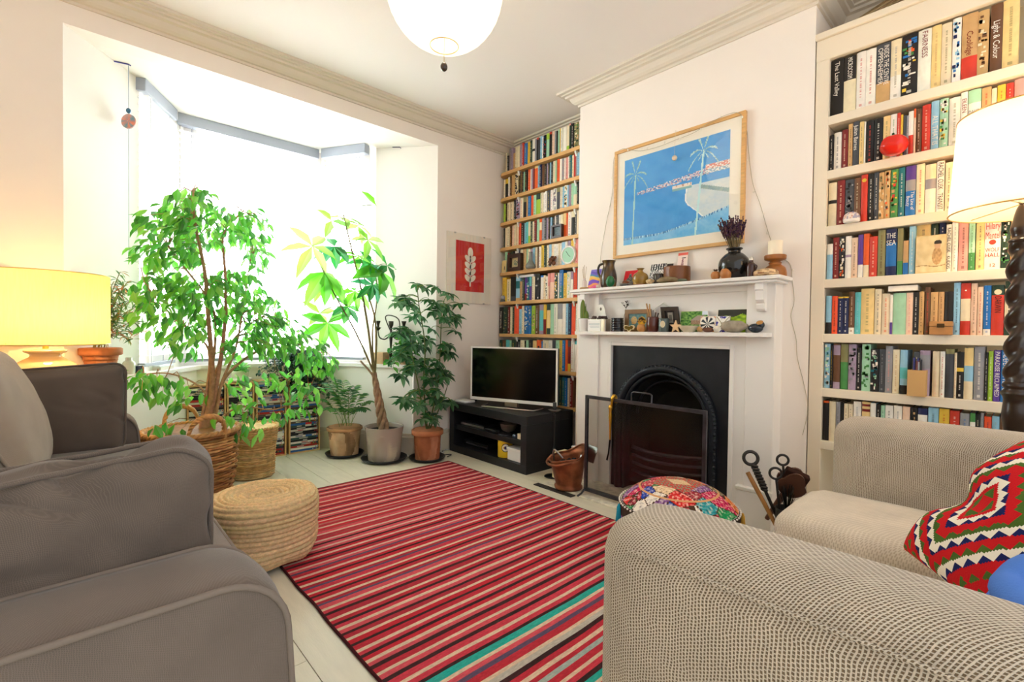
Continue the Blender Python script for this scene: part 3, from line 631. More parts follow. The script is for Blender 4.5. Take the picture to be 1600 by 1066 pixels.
# ================================================================ SOFT FURNITURE
def softbox(mb, c, ax, ay, az, r, puff=(0, 0, 0), n=12, wr=0, wf=3.0, seed=0, col='#ffffff', mi=0, dent=None, crease=0):
    """rounded, stuffed box: centre, three half-axis vectors, corner radius, puff of the faces along each axis"""
    c, ax, ay, az = V(c), V(ax), V(ay), V(az); h = [ax.length, ay.length, az.length]; e = [ax.normalized(), ay.normalized(), az.normalized()]
    for f in range(6):
        k = f // 2; sg = 1 if f % 2 else -1; i, j = (k + 1) % 3, (k + 2) % 3
        def fn(u, v):
            q = [0, 0, 0]; q[k] = sg; q[i] = (u * 2 - 1) * sg; q[j] = v * 2 - 1
            p = [q[t] * h[t] for t in range(3)]
            inn = [max(-h[t] + r, min(h[t] - r, p[t])) for t in range(3)]
            d = V([p[t] - inn[t] for t in range(3)]); d = d.normalized() * r if d.length > 1e-9 else d
            p = [inn[t] + d[t] for t in range(3)]
            for t in range(3):
                a, b = (t + 1) % 3, (t + 2) % 3
                w = max(0, 1 - (p[a] / h[a]) ** 2) * max(0, 1 - (p[b] / h[b]) ** 2)
                p[t] += puff[t] * w * (p[t] / h[t])
            w3 = c + e[0] * p[0] + e[1] * p[1] + e[2] * p[2]
            if dent: w3 = dent(w3, p)
            if wr:
                nn = V((q[0] / 1.0, q[1], q[2])).normalized(); s_ = noise.noise(V((p[0] * wf * 1.6 + seed, p[1] * wf, p[2] * wf))) + .5 * noise.noise(V((p[0] * wf * 4 + seed, p[1] * wf * 3, p[2] * wf * 2.2)))
                if crease:
                    a_ = noise.noise(V((p[0] * 5 + p[1] * 9 + seed * 2, p[1] * 3 - p[0] * 2, p[2] * 7))); b_ = noise.noise(V((p[0] * 2.2 - seed, p[1] * 4, p[2] * 3.1)))
                    s_ -= crease * (max(0, 1 - abs(a_) * 4.5) ** 1.6 * max(0, b_ + .42))
                w3 = w3 + (e[0] * nn[0] + e[1] * nn[1] + e[2] * nn[2]) * (s_ * wr)
            return w3
        mb.grid(fn, n, n, col, mi)
    return mb
def piping(c, ax, ay, az, r, inset, puff=(0, 0, 0), seed=0, wr=0, rad=.006, n=8):
    """cord around the rim of the softbox face on the +az side"""
    c, ax, ay, az = V(c), V(ax), V(ay), V(az); hx, hy = ax.length, ay.length; ex, ey, ez = ax.normalized(), ay.normalized(), az.normalized(); pts = []
    for x, y in rrect(-hx - .001, hx + .001, -hy - .001, hy + .001, r, 6):
        wx = puff[0] * max(0, 1 - (y / hy) ** 2) * (1 if x > 0 else -1) * (abs(x) / hx) ** 4; wy = puff[1] * max(0, 1 - (x / hx) ** 2) * (1 if y > 0 else -1) * (abs(y) / hy) ** 4
        q = c + ex * (x + wx) + ey * (y + wy) + ez * (az.length - inset)
        pts.append(q)
    o = []
    for i, p in enumerate(pts):                                    # densify and ripple
        b = pts[(i + 1) % len(pts)]; k = max(1, int((b - p).length / .03))
        for t in range(k):
            q = p.lerp(b, t / k)
            if wr: q = q + ez * (wr * noise.noise(q * 14 + V((seed, 0, 0))))
            o.append(q)
    return MB().tube(o, rad, n, closed=True)
# ---- brown three-seater sofa (faces the fireplace)
t = thing('sofa', 'brown linen sofa with piped arms and loose cushions along the lamp side', 'sofa', (-.15, 2.0, 0))
m = MB().box(-.60, .255, .90, 3.11, .10, .33); m.build('base', M['sofa'], t, bev=.02)
def armprof(y, x0=-.60, xf=.288, zt=.68, r=.105):
    o = [(x0, y, .09), (x0, y, zt - .01)]
    for k in range(9):
        a = PI / 2 * (1 - k / 8); o.append((xf - .012 - r + r * math.cos(a), y, zt - r + r * math.sin(a)))
    return o + [(xf, y, .38), (xf + .006, y, .09)]
for ya, yb, s_ in ((.868, 1.062, 0), (2.965, 3.155, 1)):
    m = MB(); n = len(armprof(0)); vs = []; NY = 6
    for k in range(NY + 1):
        v = k / NY; cr = .012 * (1 - (2 * v - 1) ** 2)
        for (x, y, z) in armprof(ya + (yb - ya) * v, xf=.288 - .043 * s_): vs.append((x + (cr * .5 if x > .2 else 0), y, z + (cr if z > .5 else 0)))
    fs = [(k * n + j, k * n + j + 1, (k + 1) * n + j + 1, (k + 1) * n + j) for k in range(NY) for j in range(n - 1)]
    m.add(vs, fs, sm=True); m.add(vs[:n], [tuple(range(n))[::-1]]); m.add(vs[-n:], [tuple(range(n))])
    a = m.build('armrest', M['sofa'], t, weld=True)
    for y in (ya, yb): MB().tube(armprof(y, xf=.288 - .043 * s_), .0055, 8).build('piping', M['piping'], a)
for ya, yb in ((1.07, 2.012), (2.016, 2.958)):
    m = softbox(MB(), (-.06, (ya + yb) / 2, .44), (.365, 0, 0), (0, (yb - ya) / 2, 0), (0, 0, .105), .035, (.012, .004, .022), 12, .003, 3, ya)
    c_ = m.build('seat_cushion', M['sofa'], t, weld=True)
    piping((-.06, (ya + yb) / 2, .44), (.365, 0, 0), (0, (yb - ya) / 2, 0), (0, 0, .105), .035, .022, (.012, .004, 0)).build('piping', M['piping'], c_)
    piping((-.06, (ya + yb) / 2, .44), (.365, 0, 0), (0, (yb - ya) / 2, 0), (0, 0, -.105), .035, .022, (.012, .004, 0)).build('piping', M['piping'], c_)
softbox(MB(), (-.58, 2.01, .46), (.11, 0, 0), (0, 1.14, 0), (0, 0, .37), .06, (0, 0, 0), 10).build('backrest', M['sofa'], t, weld=True)
for x in (-.5, .2):
    for y in (.95, 3.06): MB().lathe([(.022, 0), (.03, .10)], (x, y, 0), 12, '#2a1c12').build('foot', M['wood'], t)
def cushion(label, c, ax, ay, az, r, puff, wr, mt, seed, pip=2, n=18, wf=4, crease=0):
    m = softbox(MB(), c, ax, ay, az, r, puff, n, wr, wf, seed, crease=crease)
    zb = min(p[2] for p in m.v); o = thing('cushion', label, 'cushion', (c[0], c[1], zb))
    cov = m.build('cover', mt, o, weld=True)
    for k in range(pip): piping(c, ax, ay, V(az) * (1 if k else -1), r * 1.1, V(az).length * .42, (puff[0], puff[1], 0), seed, .016, .005).build('piping', mt, o)
    return o
U = V((0, 0, 1))
cushion('big creased taupe box cushion propped against the near sofa arm', (-.135, 1.165, .672), (.330, 0, .030), V((0, -.05, 1)).normalized() * .165, (0, .082, .004), .05, (.012, .012, .022), .020, M['cushion'], 3, 2, 72, 4.2, 2.2)
cushion('back cushion in a pale lit tone leaning in the middle of the brown sofa', (-.215, 2.36, .775), (0, .40, 0), V((-.28, 0, 1)).normalized() * .235, (.085, 0, .02), .06, (.02, .02, .05), .008, M['cushlit'], 8)
cushion('taupe back cushion standing behind the big creased cushion on the sofa', (-.30, 1.60, .755), (0, .33, 0), V((-.28, 0, 1)).normalized() * .215, (.075, 0, .02), .06, (.02, .02, .04), .008, M['cushion'], 5)
cushion('dark brown square cushion leaning against the far sofa arm', (-.03, 2.865, .722), (.205, 0, .012), V((.02, .10, 1)).normalized() * .20, (0, .05, -.005), .045, (.0, .0, .04), .010, M['cushdark'], 9, 2, 40, 4, 1.2)
# ---- beige two-seater (faces the window)
t = thing('sofa', 'beige chenille two-seater sofa with thick rounded arms in front of the bookcase', 'sofa', (1.7, .1, 0))
MB().box(.78, 2.58, -.36, .54, .07, .27).build('base', M['chenille'], t, bev=.03)
for xa, xb in ((.742, .962), (2.415, 2.625)):
    c = ((xa + xb) / 2, .105, .405); a = softbox(MB(), c, ((xb - xa) / 2, 0, 0), (0, .468, 0), (0, 0, .343), .075, (.004, .004, .012), 20).build('armrest', M['chenille'], t, weld=True)
    if xa < 1:
        pr = [0, 0, (xa + .002, .49, .703), (xa - .001, .42, .708), (xa - .003, .1, .710), (xa - .001, -.36, .708)]
        MB().tube(pr[2:], .0035, 6).build('seam', M['chenille'], a)
softbox(MB(), (1.69, -.30, .43), (.93, 0, 0), (0, .115, 0), (0, 0, .36), .08, (0, .01, .01), 14).build('backrest', M['chenille'], t, weld=True)
softbox(MB(), (1.437, .205, .30), (.475, 0, 0), (0, .425, 0), (0, 0, .068), .05, (0, .01, .012), 14, .004, 4, 2).build('seat_cushion', M['seat'], t, weld=True)
softbox(MB(), (2.165, .205, .35), (.245, 0, 0), (0, .435, 0), (0, 0, .092), .055, (.006, .012, .014), 14, .002, 4, 4).build('seat_cushion', M['seat'], t, weld=True)
for x in (.86, 2.5):
    for y in (-.26, .44): MB().lathe([(.022, 0), (.03, .08)], (x, y, 0), 12, '#2a1c12').build('foot', M['wood'], t)
# ---- kilim cushion
BLc, TLc = onz(1412, 858, .475), onz(1640, 676, .868)
wdir = V((-.83, -.56, 0)); BRc, TRc = BLc + wdir * .50, TLc + wdir * .50
def kcol(u, v):
    RED, GRN, BLU, WHT = '#c81e24', '#4d6a2c', '#20285c', '#f2ead8'
    a = (u * 1.0) % 1; x = abs((u - .34) * 1.5); y = abs(v - .47) * 1.45; d = (x + y) % .97; s_ = (x - y) * 7
    tri = 2 * abs((s_ * .9) % 1 - .5)
    def zig(t, c0, c1): return c0 if t > tri else c1
    for lo, hi, c0, c1 in ((.0, .07, RED, RED), (.07, .15, RED, GRN), (.15, .20, RED, RED), (.20, .225, WHT, WHT), (.225, .30, WHT, BLU), (.30, .37, RED, RED), (.37, .43, RED, GRN), (.43, .46, GRN, GRN), (.46, .485, WHT, WHT), (.485, .56, WHT, BLU), (.56, .62, RED, RED), (.62, .70, RED, GRN), (.70, .73, WHT, WHT), (.73, .81, WHT, BLU), (.81, .88, RED, RED), (.88, .97, RED, GRN), (.97, 9, GRN, GRN)):
        if lo <= d < hi: return zig((d - lo) / (hi - lo), c1, c0) if c0 != c1 else c0
    return RED
kn = (BRc - BLc).cross(TLc - BLc).normalized(); kn = -kn if kn.dot(V((-.5, .8, 0))) < 0 else kn
m = MB()
for sgn in (1, -1):
    def kf(u, v):
        p = BLc.lerp(BRc, u).lerp(TLc.lerp(TRc, u), v); w = (max(0, 1 - (2 * u - 1) ** 2) * max(0, 1 - (2 * v - 1) ** 2)) ** .5
        dent = math.exp(-((v - .45) / .12) ** 2) * max(0, 1 - u / .5)
        lobe = max(0, 1 - (2 * v - 1) ** 2) ** .6 * (1 - math.exp(-((v - .45) / .13) ** 2)) * max(0, 1 - u / .45)
        return p + kn * (sgn * .10 * w * (1 - .45 * dent)) - wdir * (.040 * lobe) - kn * (.012 * dent)
    m.grid(kf, 110, 90, colf=kcol)
m.build('kilim_cushion', M['cloth'], label='red, green and blue kilim cushion with zigzag diamonds on the beige sofa', cat='cushion')
# ---- blue fleece
m = softbox(MB(), (1.20, -.15, .49), V((.11, .02, 0)), V((-.03, .155, 0)), (0, 0, .125), .05, (.012, .012, .01), 30, .016, 6, 3, '#4a74c8', 0, None, 1.4)
tc_, tx, ty_ = V((1.185, -.10, .66)), V((.095, .03, -.012)), V((-.03, .105, .0))
for k_, (sc_, dz_, rd_, cl_) in enumerate(((1.0, .012, .034, '#5580d0'), (1.07, -.035, .038, '#4a74c8'))):
    m.tube([tc_ + tx * (sc_ * math.cos(a)) + ty_ * (sc_ * math.sin(a)) + U * (dz_ + .014 * math.sin(2 * a + 1) + .008 * math.sin(5 * a)) for a in [2 * PI * k / 48 for k in range(48)]], [rd_ + .006 * math.sin(3 * k * PI / 24) for k in range(48)], 14, cl_, closed=True)
m.build('fleece_blanket', M['cloth'], label='folded blue fleece blanket lying beside the kilim cushion', cat='blanket', weld=True)
# ---- rug
r = random.Random(5); RX0, RX1, RY0, RY1 = .70, 2.325, .70, 3.25
redv = ['#c8404e', '#ba3440', '#d0545e', '#c0303c', '#ac3440']
ys = [RY0]; st = []
def stripe(w, c): st.append((ys[-1], w, c)); ys.append(ys[-1] + w)
y = RY0
while ys[-1] < RY1:
    fr = (ys[-1] - RY0) / (RY1 - RY0); far = fr > .55
    cream = '#d8bfa4' if not far else '#d9b0a0'; dk = '#3a2c2c' if fr < .7 else r.choice(['#5a3434', '#8a4242'])
    if far and r.random() < .5: dk = r.choice(['#b26a66', '#9c4a4a', '#4a3034'])
    stripe(r.uniform(.018, .026), r.choice(redv)); stripe(r.uniform(.013, .018), cream); stripe(r.uniform(.020, .030), r.choice(redv))
    k = r.random(); stripe(r.uniform(.012, .020), dk if k < .8 else '#5a5068')
rm = MB(); NX = 40
def wob(x, y): return .006 * noise.noise(V((x * 1.6, y * 2.2, 3))) + .0025 * noise.noise(V((x * 7, y * 9, 1)))
for i, (y0, w, c) in enumerate(st):
    y1 = y0 + w
    if y0 < 1.222 < y1: c = '#2aa89a'
    if y0 < 1.0 < y1: c = '#9fb0a8'
    if y0 < .90 < y1: c = '#2aa89a'
    if y0 < 1.10 < y1: c = '#b9b4a8'
    for k in range(NX):
        x0, x1 = RX0 + (RX1 - RX0) * k / NX, RX0 + (RX1 - RX0) * (k + 1) / NX
        e0 = .006 * noise.noise(V((0, y0 * 5, 8))) if k == 0 else 0; e1 = .006 * noise.noise(V((9, y0 * 5, 8))) if k == NX - 1 else 0
        rm.add([(x0 + e0, y0 + wob(x0, y0), .009), (x1 + e1, y0 + wob(x1, y0), .009), (x1 + e1, y1 + wob(x1, y1), .009), (x0 + e0, y1 + wob(x0, y1), .009)], [(0, 1, 2, 3)], mixc(c, '#a03040', .06 * r.random()))
yE = ys[-1]
rm.tube([(RX0 + (RX1 - RX0) * k / 20, yE + wob(RX0 + (RX1 - RX0) * k / 20, yE), .005) for k in range(21)], .005, 6, '#8a5a44')
for xx in (RX0, RX1):
    q = [(xx + .006 * noise.noise(V((0 if xx == RX0 else 9, y_ * 5, 8))), y_, .005) for y_ in [RY0 + .03 * k for k in range(int((yE - RY0) / .03) + 1)]]
    rm.tube(q, .006, 6, '#4a2226')
rm.box(RX0 + .004, RX1 - .004, RY0, yE - .004, .001, .006, '#7a2a30')
rm.build('rug', M['rug'], label='large red striped flatweave rug in the middle of the pale floor', cat='rug')
# ---- jute pouf
m = MB(); c0 = (.674, 2.48); R0 = .243; prof = []
PRF = rprof([(0.001, .285), (.07, .287), (.14, .298), (.195, .300), (.228, .282), (.243, .245), (.240, .2), (.233, .15), (.240, .10), (.236, .05), (.205, .016)], 10)
L_ = [0]
for a, b in zip(PRF, PRF[1:]): L_.append(L_[-1] + math.hypot(b[0] - a[0], b[1] - a[1]))
NR = 200; NT = 150; pts = []
def at(l):
    for i in range(len(L_) - 1):
        if l <= L_[i + 1]:
            t_ = (l - L_[i]) / max(1e-9, L_[i + 1] - L_[i]); a, b = PRF[i], PRF[i + 1]; return a[0] + (b[0] - a[0]) * t_, a[1] + (b[1] - a[1]) * t_, (b[1] - a[1], b[0] - a[0])
    a, b = PRF[-2], PRF[-1]; return b[0], b[1], (b[1] - a[1], b[0] - a[0])
rows_ = 24
vs = []; fs = []; cs = []; r = random.Random(4)
tint = [jit('#d9bb90', .10, r) for _ in range(rows_ + 1)]
for i in range(NR + 1):
    l = L_[-1] * i / NR; ra, z, tn = at(l); ph = (i / NR * rows_) % 1; row_ = int(i / NR * rows_)
    nl = math.hypot(*tn); nx, nz = -tn[0] / nl, tn[1] / nl
    bump_ = .0065 * math.sin(PI * ph)
    for j in range(NT):
        th = 2 * PI * j / NT; br = .0035 * abs(math.sin(th * 36 + row_ * 1.5 + (ph - .5) * 2.4)) * math.sin(PI * ph)
        lump = .016 * noise.noise(V((math.cos(th) * 1.6, math.sin(th) * 1.6, z * 9))) * (1 if z < .29 else .4)
        d = bump_ + br + lump
        vs.append((c0[0] + math.cos(th) * (ra + nx * d), c0[1] + math.sin(th) * (ra + nx * d), .012 + z + nz * d - .02 * math.exp(-(ra / .1) ** 2) * 0))
for i in range(NR):
    row_ = int(i / NR * rows_)
    for j in range(NT):
        fs.append((i * NT + j, (i + 1) * NT + j, (i + 1) * NT + (j + 1) % NT, i * NT + (j + 1) % NT)); cs.append(jit(tint[row_], .10, r))
m.add(vs, fs, cs, 0, True); m.build('pouf', M['jute'], label='round plaited jute floor pouf beside the brown sofa', cat='pouf')
# ---- patchwork pouf
pc = (2.115, 1.115); PR = .268; r = random.Random(21)
seeds = [(r.uniform(-1, 1), r.uniform(-1, 1), r.choice(['#d21f5a', '#1f9a5a', '#2148b0', '#e03030', '#e8c9a0', '#f0e6d8', '#a83040', '#8a5a9a', '#2aa0a8', '#7a6a40', '#c83c50', '#e07a30'])) for _ in range(85)]
def pcol(rho, th):
    x, y = rho * math.cos(th), rho * math.sin(th)
    if abs(rho - .66) < .025: return '#d8a070'
    b = sorted(((x - a) ** 2 + (y - b_) ** 2, k) for k, (a, b_, c) in enumerate(seeds))
    if rho < .62 and abs(x) < .34 and abs(y) < .34:
        if abs(x - .02) + abs(y) * .7 < .17: return '#e9cfae' if (int(abs(x) * 60) % 2) else '#c8a87a'
        return '#b04a48' if (int(x * 30) + int(y * 30)) % 2 else ('#8a9a78' if (int(x * 30) % 3) else '#d84a40')
    if math.sqrt(b[1][0]) - math.sqrt(b[0][0]) < .012: return '#50382a'
    q = noise.noise(V((x * 26, y * 26, b[0][1]))); c = seeds[b[0][1]][2]
    return mixc(c, '#f4e6d2' if q > 0 else '#40202a', min(.55, abs(q) * 1.2))
t = thing('patchwork_pouf', 'round pouf covered in bright embroidered patchwork in front of the fire screen', 'pouf', (pc[0], pc[1], 0))
def topf(u, v): rho = v; th = 2 * PI * u; return (pc[0] + PR * rho * math.cos(th), pc[1] + PR * rho * math.sin(th), .292 + .105 * (1 - rho ** 3.0))
MB().grid(topf, 150, 56, colf=lambda u, v: pcol(v, 2 * PI * u)).build('embroidered_top', M['cloth'], t, weld=True)
MB().lathe(rprof([(PR - .004, .298), (PR + .004, .275), (PR, .15), (PR - .015, .04), (PR - .05, .013), (.05, .0125)], 3), (*pc, 0), 60, colf=lambda v, u: seeds[int(u * 31) % 85][2] if v > .22 else '#43332c').build('side_panel', M['cloth'], t)
m = MB()
for k in range(70):
    th = 2 * PI * k / 70; m.ell((pc[0] + (PR + .003) * math.cos(th), pc[1] + (PR + .003) * math.sin(th), .294), .005, .005, .005, 6, 4, '#f6efe4')
m.build('bead_trim', M['plastic'], t)
for k, (th, c) in enumerate(((2.39, '#2a9ab8'), (-.55, '#a01f50'), (-.05, '#3a2a6a'), (-1.1, '#c89a40'))):
    p = V((pc[0] + (PR + .012) * math.cos(th), pc[1] + (PR + .012) * math.sin(th), 0)); m = MB()
    m.lathe([(.004, .288), (.010, .272), (.012, .24), (.016, .205), (.001, .205)], p, 10, c); m.build('tassel', M['cloth'], t)
# ================================================================ BASKETS AND PLANTS
def basket(name, label, c, prof, z0, rows_, stakes, rad, cols, handles, seed, amp=.007, plait=True):
    t = thing(name, label, 'basket', (c[0], c[1], z0)); r = random.Random(seed); m = MB(); NT = stakes * 4
    H = prof[-1][1]
    def rr(h):
        for (a, ha), (b, hb) in zip(prof, prof[1:]):
            if h <= hb + 1e-9: return a + (b - a) * (h - ha) / max(1e-9, hb - ha)
        return prof[-1][0]
    m.lathe([(.01, .004), (prof[0][0] - .004, .004)] + [(rr(H * k / 10) - rad * .8, H * k / 10) for k in range(11)], (c[0], c[1], z0), 48, cols[-1])
    for i in range(rows_):
        h = .012 + (H - .02) * i / (rows_ - 1); R = rr(h); ph = i % 2; col = jit(r.choice(cols), .12, r); wv = r.uniform(-.002, .002)
        pts = [(c[0] + (R + amp * math.cos(PI * (j / 4 + ph) * 2 / 2)) * math.cos(2 * PI * j / NT), c[1] + (R + amp * math.cos(PI * (j / 4 + ph))) * math.sin(2 * PI * j / NT), z0 + h + wv + .0015 * noise.noise(V((j * .13, i, 0)))) for j in range(NT)]
        m.tube(pts, rad, 5, col, closed=True)
    m.build('woven_body', M['wicker'], t)
    m = MB()
    for k in range(2):                                              # plaited border
        pts = [(c[0] + (prof[-1][0] + .009 * math.cos(j * .9 + k * PI)) * math.cos(2 * PI * j / 180), c[1] + (prof[-1][0] + .009 * math.cos(j * .9 + k * PI)) * math.sin(2 * PI * j / 180), z0 + H + .008 * math.sin(j * .9 + k * PI)) for j in range(180)]
        m.tube(pts, rad * 1.25, 6, jit(cols[0], .1, r), closed=True)
    m.build('plaited_rim', M['wicker'], t)
    for an, wdt, hh, tr in handles:
        R = prof[-1][0]; m = MB(); n_ = 60
        for k in range(3):
            pts = []
            for j in range(n_ + 1):
                q = PI * j / n_; a = an + wdt * math.cos(q); rad_ = R + .002 + .02 * math.sin(q); z = z0 + H - .03 + (hh + .03) * math.sin(q) ** .8
                tw = j * .55 + k * 2 * PI / 3; pts.append((c[0] + (rad_ + tr * math.cos(tw)) * math.cos(a), c[1] + (rad_ + tr * math.cos(tw)) * math.sin(a), z + tr * math.sin(tw)))
            m.tube(pts, tr * .95, 6, jit(cols[0], .12, r))
        m.build('handle', M['wicker'], t)
    return t
basket('wicker_basket', 'large brown wicker basket with twisted loop handles holding the weeping fig', (.55, 3.575), [(.205, 0), (.235, .2), (.258, .46)], 0, 27, 30, .0082, ['#c4935a', '#b08048', '#d4a86c', '#96683a'],
       [(-1.42, .38, .115, .0095), (1.66, .38, .115, .0095)], 3)
basket('wicker_basket', 'small pale straw basket standing between the big basket and the DVD racks', (.985, 3.93), [(.145, 0), (.152, .2), (.172, .37)], 0, 40, 30, .005, ['#d2ab72', '#c49a60', '#dcb982'],
       [(.12, .18, .07, .007), (PI + .12, .18, .07, .007)], 5, .004)
GREENS = ['#5ab234', '#4a9e34', '#78c83e', '#64bc40', '#46903a', '#90d456']
def limb(m, path, r0, r1, y=None, col='#9a7452', n=7, seed=0):
    pts = [V(p) if len(p) == 3 else ony(p[0], p[1], y) for p in path]; q = smooth_path(pts, 6); k = len(q)
    m.tube(q, [r0 + (r1 - r0) * i / (k - 1) for i in range(k)], n, col); return q
# ---- weeping fig in the big basket
r = random.Random(31); t = thing('weeping_fig', 'tall weeping fig tree with glossy green leaves in the large wicker basket', 'plant', (.56, 3.575, .012))
MB().lathe([(.15, 0), (.19, .34), (.17, .35), (.001, .345)], (.55, 3.575, .014), 32, '#3a2a1e').build('inner_pot', M['stone'], t)
m = MB(); ST = []; Y_ = 3.58
base = [(.585, 3.575, .355)]
for dx, path, r0, r1 in ((0, [(326, 640), (332, 590), (326, 500), (320, 425), (304, 345), (302, 300)], .021, .005), (.015, [(330, 640), (342, 580), (352, 500), (352, 430), (350, 365), (380, 330)], .017, .004), (-.012, [(322, 645), (326, 600), (336, 540), (332, 480), (290, 420), (262, 385)], .014, .003),
        (.02, [(335, 645), (352, 590), (400, 550), (450, 535), (500, 552)], .014, .004), (.01, [(336, 650), (346, 600), (368, 545), (380, 480), (392, 400)], .013, .003), (-.01, [(326, 655), (318, 610), (270, 585), (225, 585)], .009, .003), (.02, [(338, 660), (376, 636), (430, 640), (482, 618)], .009, .003), (-.01, [(328, 560), (300, 520), (255, 480), (225, 440)], .009, .003), (0, [(345, 560), (400, 500), (430, 500)], .008, .003)):
    yj = r.uniform(-.09, .09)
    pts = [(base[0][0] + dx, 3.575, .36)] + [tuple(ony(px, py, Y_ + yj * min(1, i / 2))) for i, (px, py) in enumerate(path)]
    ST.append(limb(m, pts, r0, r1, col=jit('#b48a66', .12, r)))
LV = MB(); allp = [p for s_ in ST for p in s_]
clusters = [(300, 308, 36, 18, 46), (262, 345, 48, 26, 78), (330, 350, 58, 32, 100), (394, 360, 28, 36, 56), (236, 395, 32, 24, 34), (284, 392, 42, 22, 40), (402, 400, 16, 24, 20), (255, 450, 48, 32, 62), (300, 448, 55, 26, 56), (362, 455, 46, 36, 84), (240, 490, 34, 28, 32), (312, 495, 46, 26, 50), (402, 488, 42, 38, 86), (432, 520, 42, 28, 70), (292, 530, 42, 22, 34), (470, 545, 38, 24, 48), (500, 566, 24, 18, 24), (382, 540, 46, 18, 40), (216, 590, 34, 16, 30), (252, 600, 38, 22, 36), (300, 612, 30, 14, 14), (270, 624, 24, 14, 12), (402, 602, 52, 22, 48), (452, 592, 38, 24, 46), (482, 622, 24, 24, 32), (420, 640, 48, 18, 26), (370, 648, 46, 22, 32), (262, 668, 28, 9, 10), (384, 676, 32, 12, 14)]
for cx, cy, rx, ry, n_ in clusters:
    for _ in range(int(n_ * (1.55 if cy < 570 else .8))):
        a = r.uniform(0, 2 * PI); q = r.random() ** .5; dy = r.gauss(0, .14); dy = -abs(dy) if (cx < 290 and cy > 560) else dy
        p = ony(cx + rx * q * math.cos(a), cy + ry * q * math.sin(a), Y_ + dy)
        if p.z < .50 and (p.x - .55) ** 2 + (p.y - 3.575) ** 2 < .27 ** 2: continue
        st = min(allp, key=lambda s_: (s_ - p).length_squared); out = (p - st); out.z *= .3
        d = (out.normalized() * .7 if out.length > .01 else V((0, 0, 0))) + V((r.uniform(-.6, .6), r.uniform(-.6, .6), r.uniform(-1.3, -.15)))
        LV.leaf(p, d, V((r.uniform(-.6, .6), r.uniform(-1, .2), 1)), r.uniform(.062, .098), r.uniform(.030, .042), jit(r.choice(GREENS), .12, r), r.uniform(.1, .35))
        if r.random() < .16 and (p - st).length < .5:
            mid = st.lerp(p, .5) + V((0, 0, .03)); m.tube([st, mid, p], [.0032, .0022, .0012], 4, '#a88462', cap=False)
m.build('trunk', M['bark'], t); LV.build('foliage', M['leaf'], t)
# ---- pots
def pot(label, name, c, z0, prof, col, soil, saucer, mt, colf=None, rim=None):
    t = thing(name, label, 'plant', (c[0], c[1], 0 if saucer else z0))
    if saucer: MB().lathe([(saucer * .82, .002), (saucer * .9, .004), (saucer, .028), (saucer - .006, .029), (saucer * .86, .010), (.001, .009)], (c[0], c[1], z0 - .010), 40, '#1d1d1e').build('saucer', M['plastic'], t)
    p = rprof(prof, 9); R = prof[-1][0]; H = prof[-1][1]
    q = p + [(R - .012, H), (R - .016, H - .012), (R * .86, H * .55), (.001, H * .52)]
    b = MB().lathe(q, (*c, z0), 80, col, colf=colf).build('pot', mt, t)
    if rim: MB().lathe([(R + .002, H - rim), (R + .009, H - rim + .006), (R + .009, H - .006), (R, H), (R - .010, H)], (*c, z0), 44, col).build('rim', mt, b)
    MB().lathe([(R - .014, soil - .02), (R - .018, soil), (.001, soil + .006)], (*c, z0), 30, '#2c1f16').build('soil', M['stone'], t)
    return t
def blot(c0, c1, c2, fr):
    return lambda v, u: mixc(c0, c1 if noise.noise(V((u * 9, v * 5, 2))) > .1 else c2, max(0, min(1, fr(v) + .5 * noise.noise(V((math.cos(u * 6.28) * 3, math.sin(u * 6.28) * 3, v * 6))))))
# money tree
cB = (1.941, 3.694)
t = pot('money tree with a plaited trunk in a grey glazed pot', 'money_tree', cB, .012, [(.125, 0), (.135, .02), (.149, .2), (.160, .27), (.162, .28)], '#b3a698', .245, .193, M['gloss'], blot('#a99c90', '#dccfae', '#8d8070', lambda v: .75 - 1.9 * v))
m = MB(); r = random.Random(8); tp = ony(584, 582, 3.70); bp = V((cB[0] - .005, cB[1], .258))
for k in range(4):
    pts = []
    for i in range(40):
        f_ = i / 39; a = f_ * 9 + k * PI / 2; q = bp.lerp(tp, f_); R_ = .030 * (1 - f_ * .62); pts.append(q + V((R_ * math.cos(a), R_ * math.sin(a), 0)))
    m.tube(pts, [.022 - .011 * i / 39 for i in range(40)], 8, jit('#a58568', .1, r))
SB = []
for path, r0, r1 in (([tuple(tp), (576, 520), (566, 460), (553, 405), (540, 350), (535, 332)], .011, .003), ([tuple(tp + V((.01, 0, 0))), (588, 530), (584, 490), (572, 450), (566, 410)], .010, .004), ([tuple(tp), (556, 520), (520, 455), (500, 412), (492, 395)], .008, .003), ([tuple(tp - V((0, .01, 0))), (582, 520), (590, 460), (585, 420)], .008, .003)):
    pts = [V(p) if len(p) == 3 else ony(p[0], p[1], 3.70) for p in path]; q = smooth_path(pts, 5); SB.append(q); m.tube(q, [r0 + (r1 - r0) * i / (len(q) - 1) for i in range(len(q))], 7, '#7d7048')
m.tube([ony(585, 590, 3.70), ony(575, 577, 3.69), ony(563, 564, 3.68)], [.009, .008, .008], 7, '#a58a6a')
LV = MB()
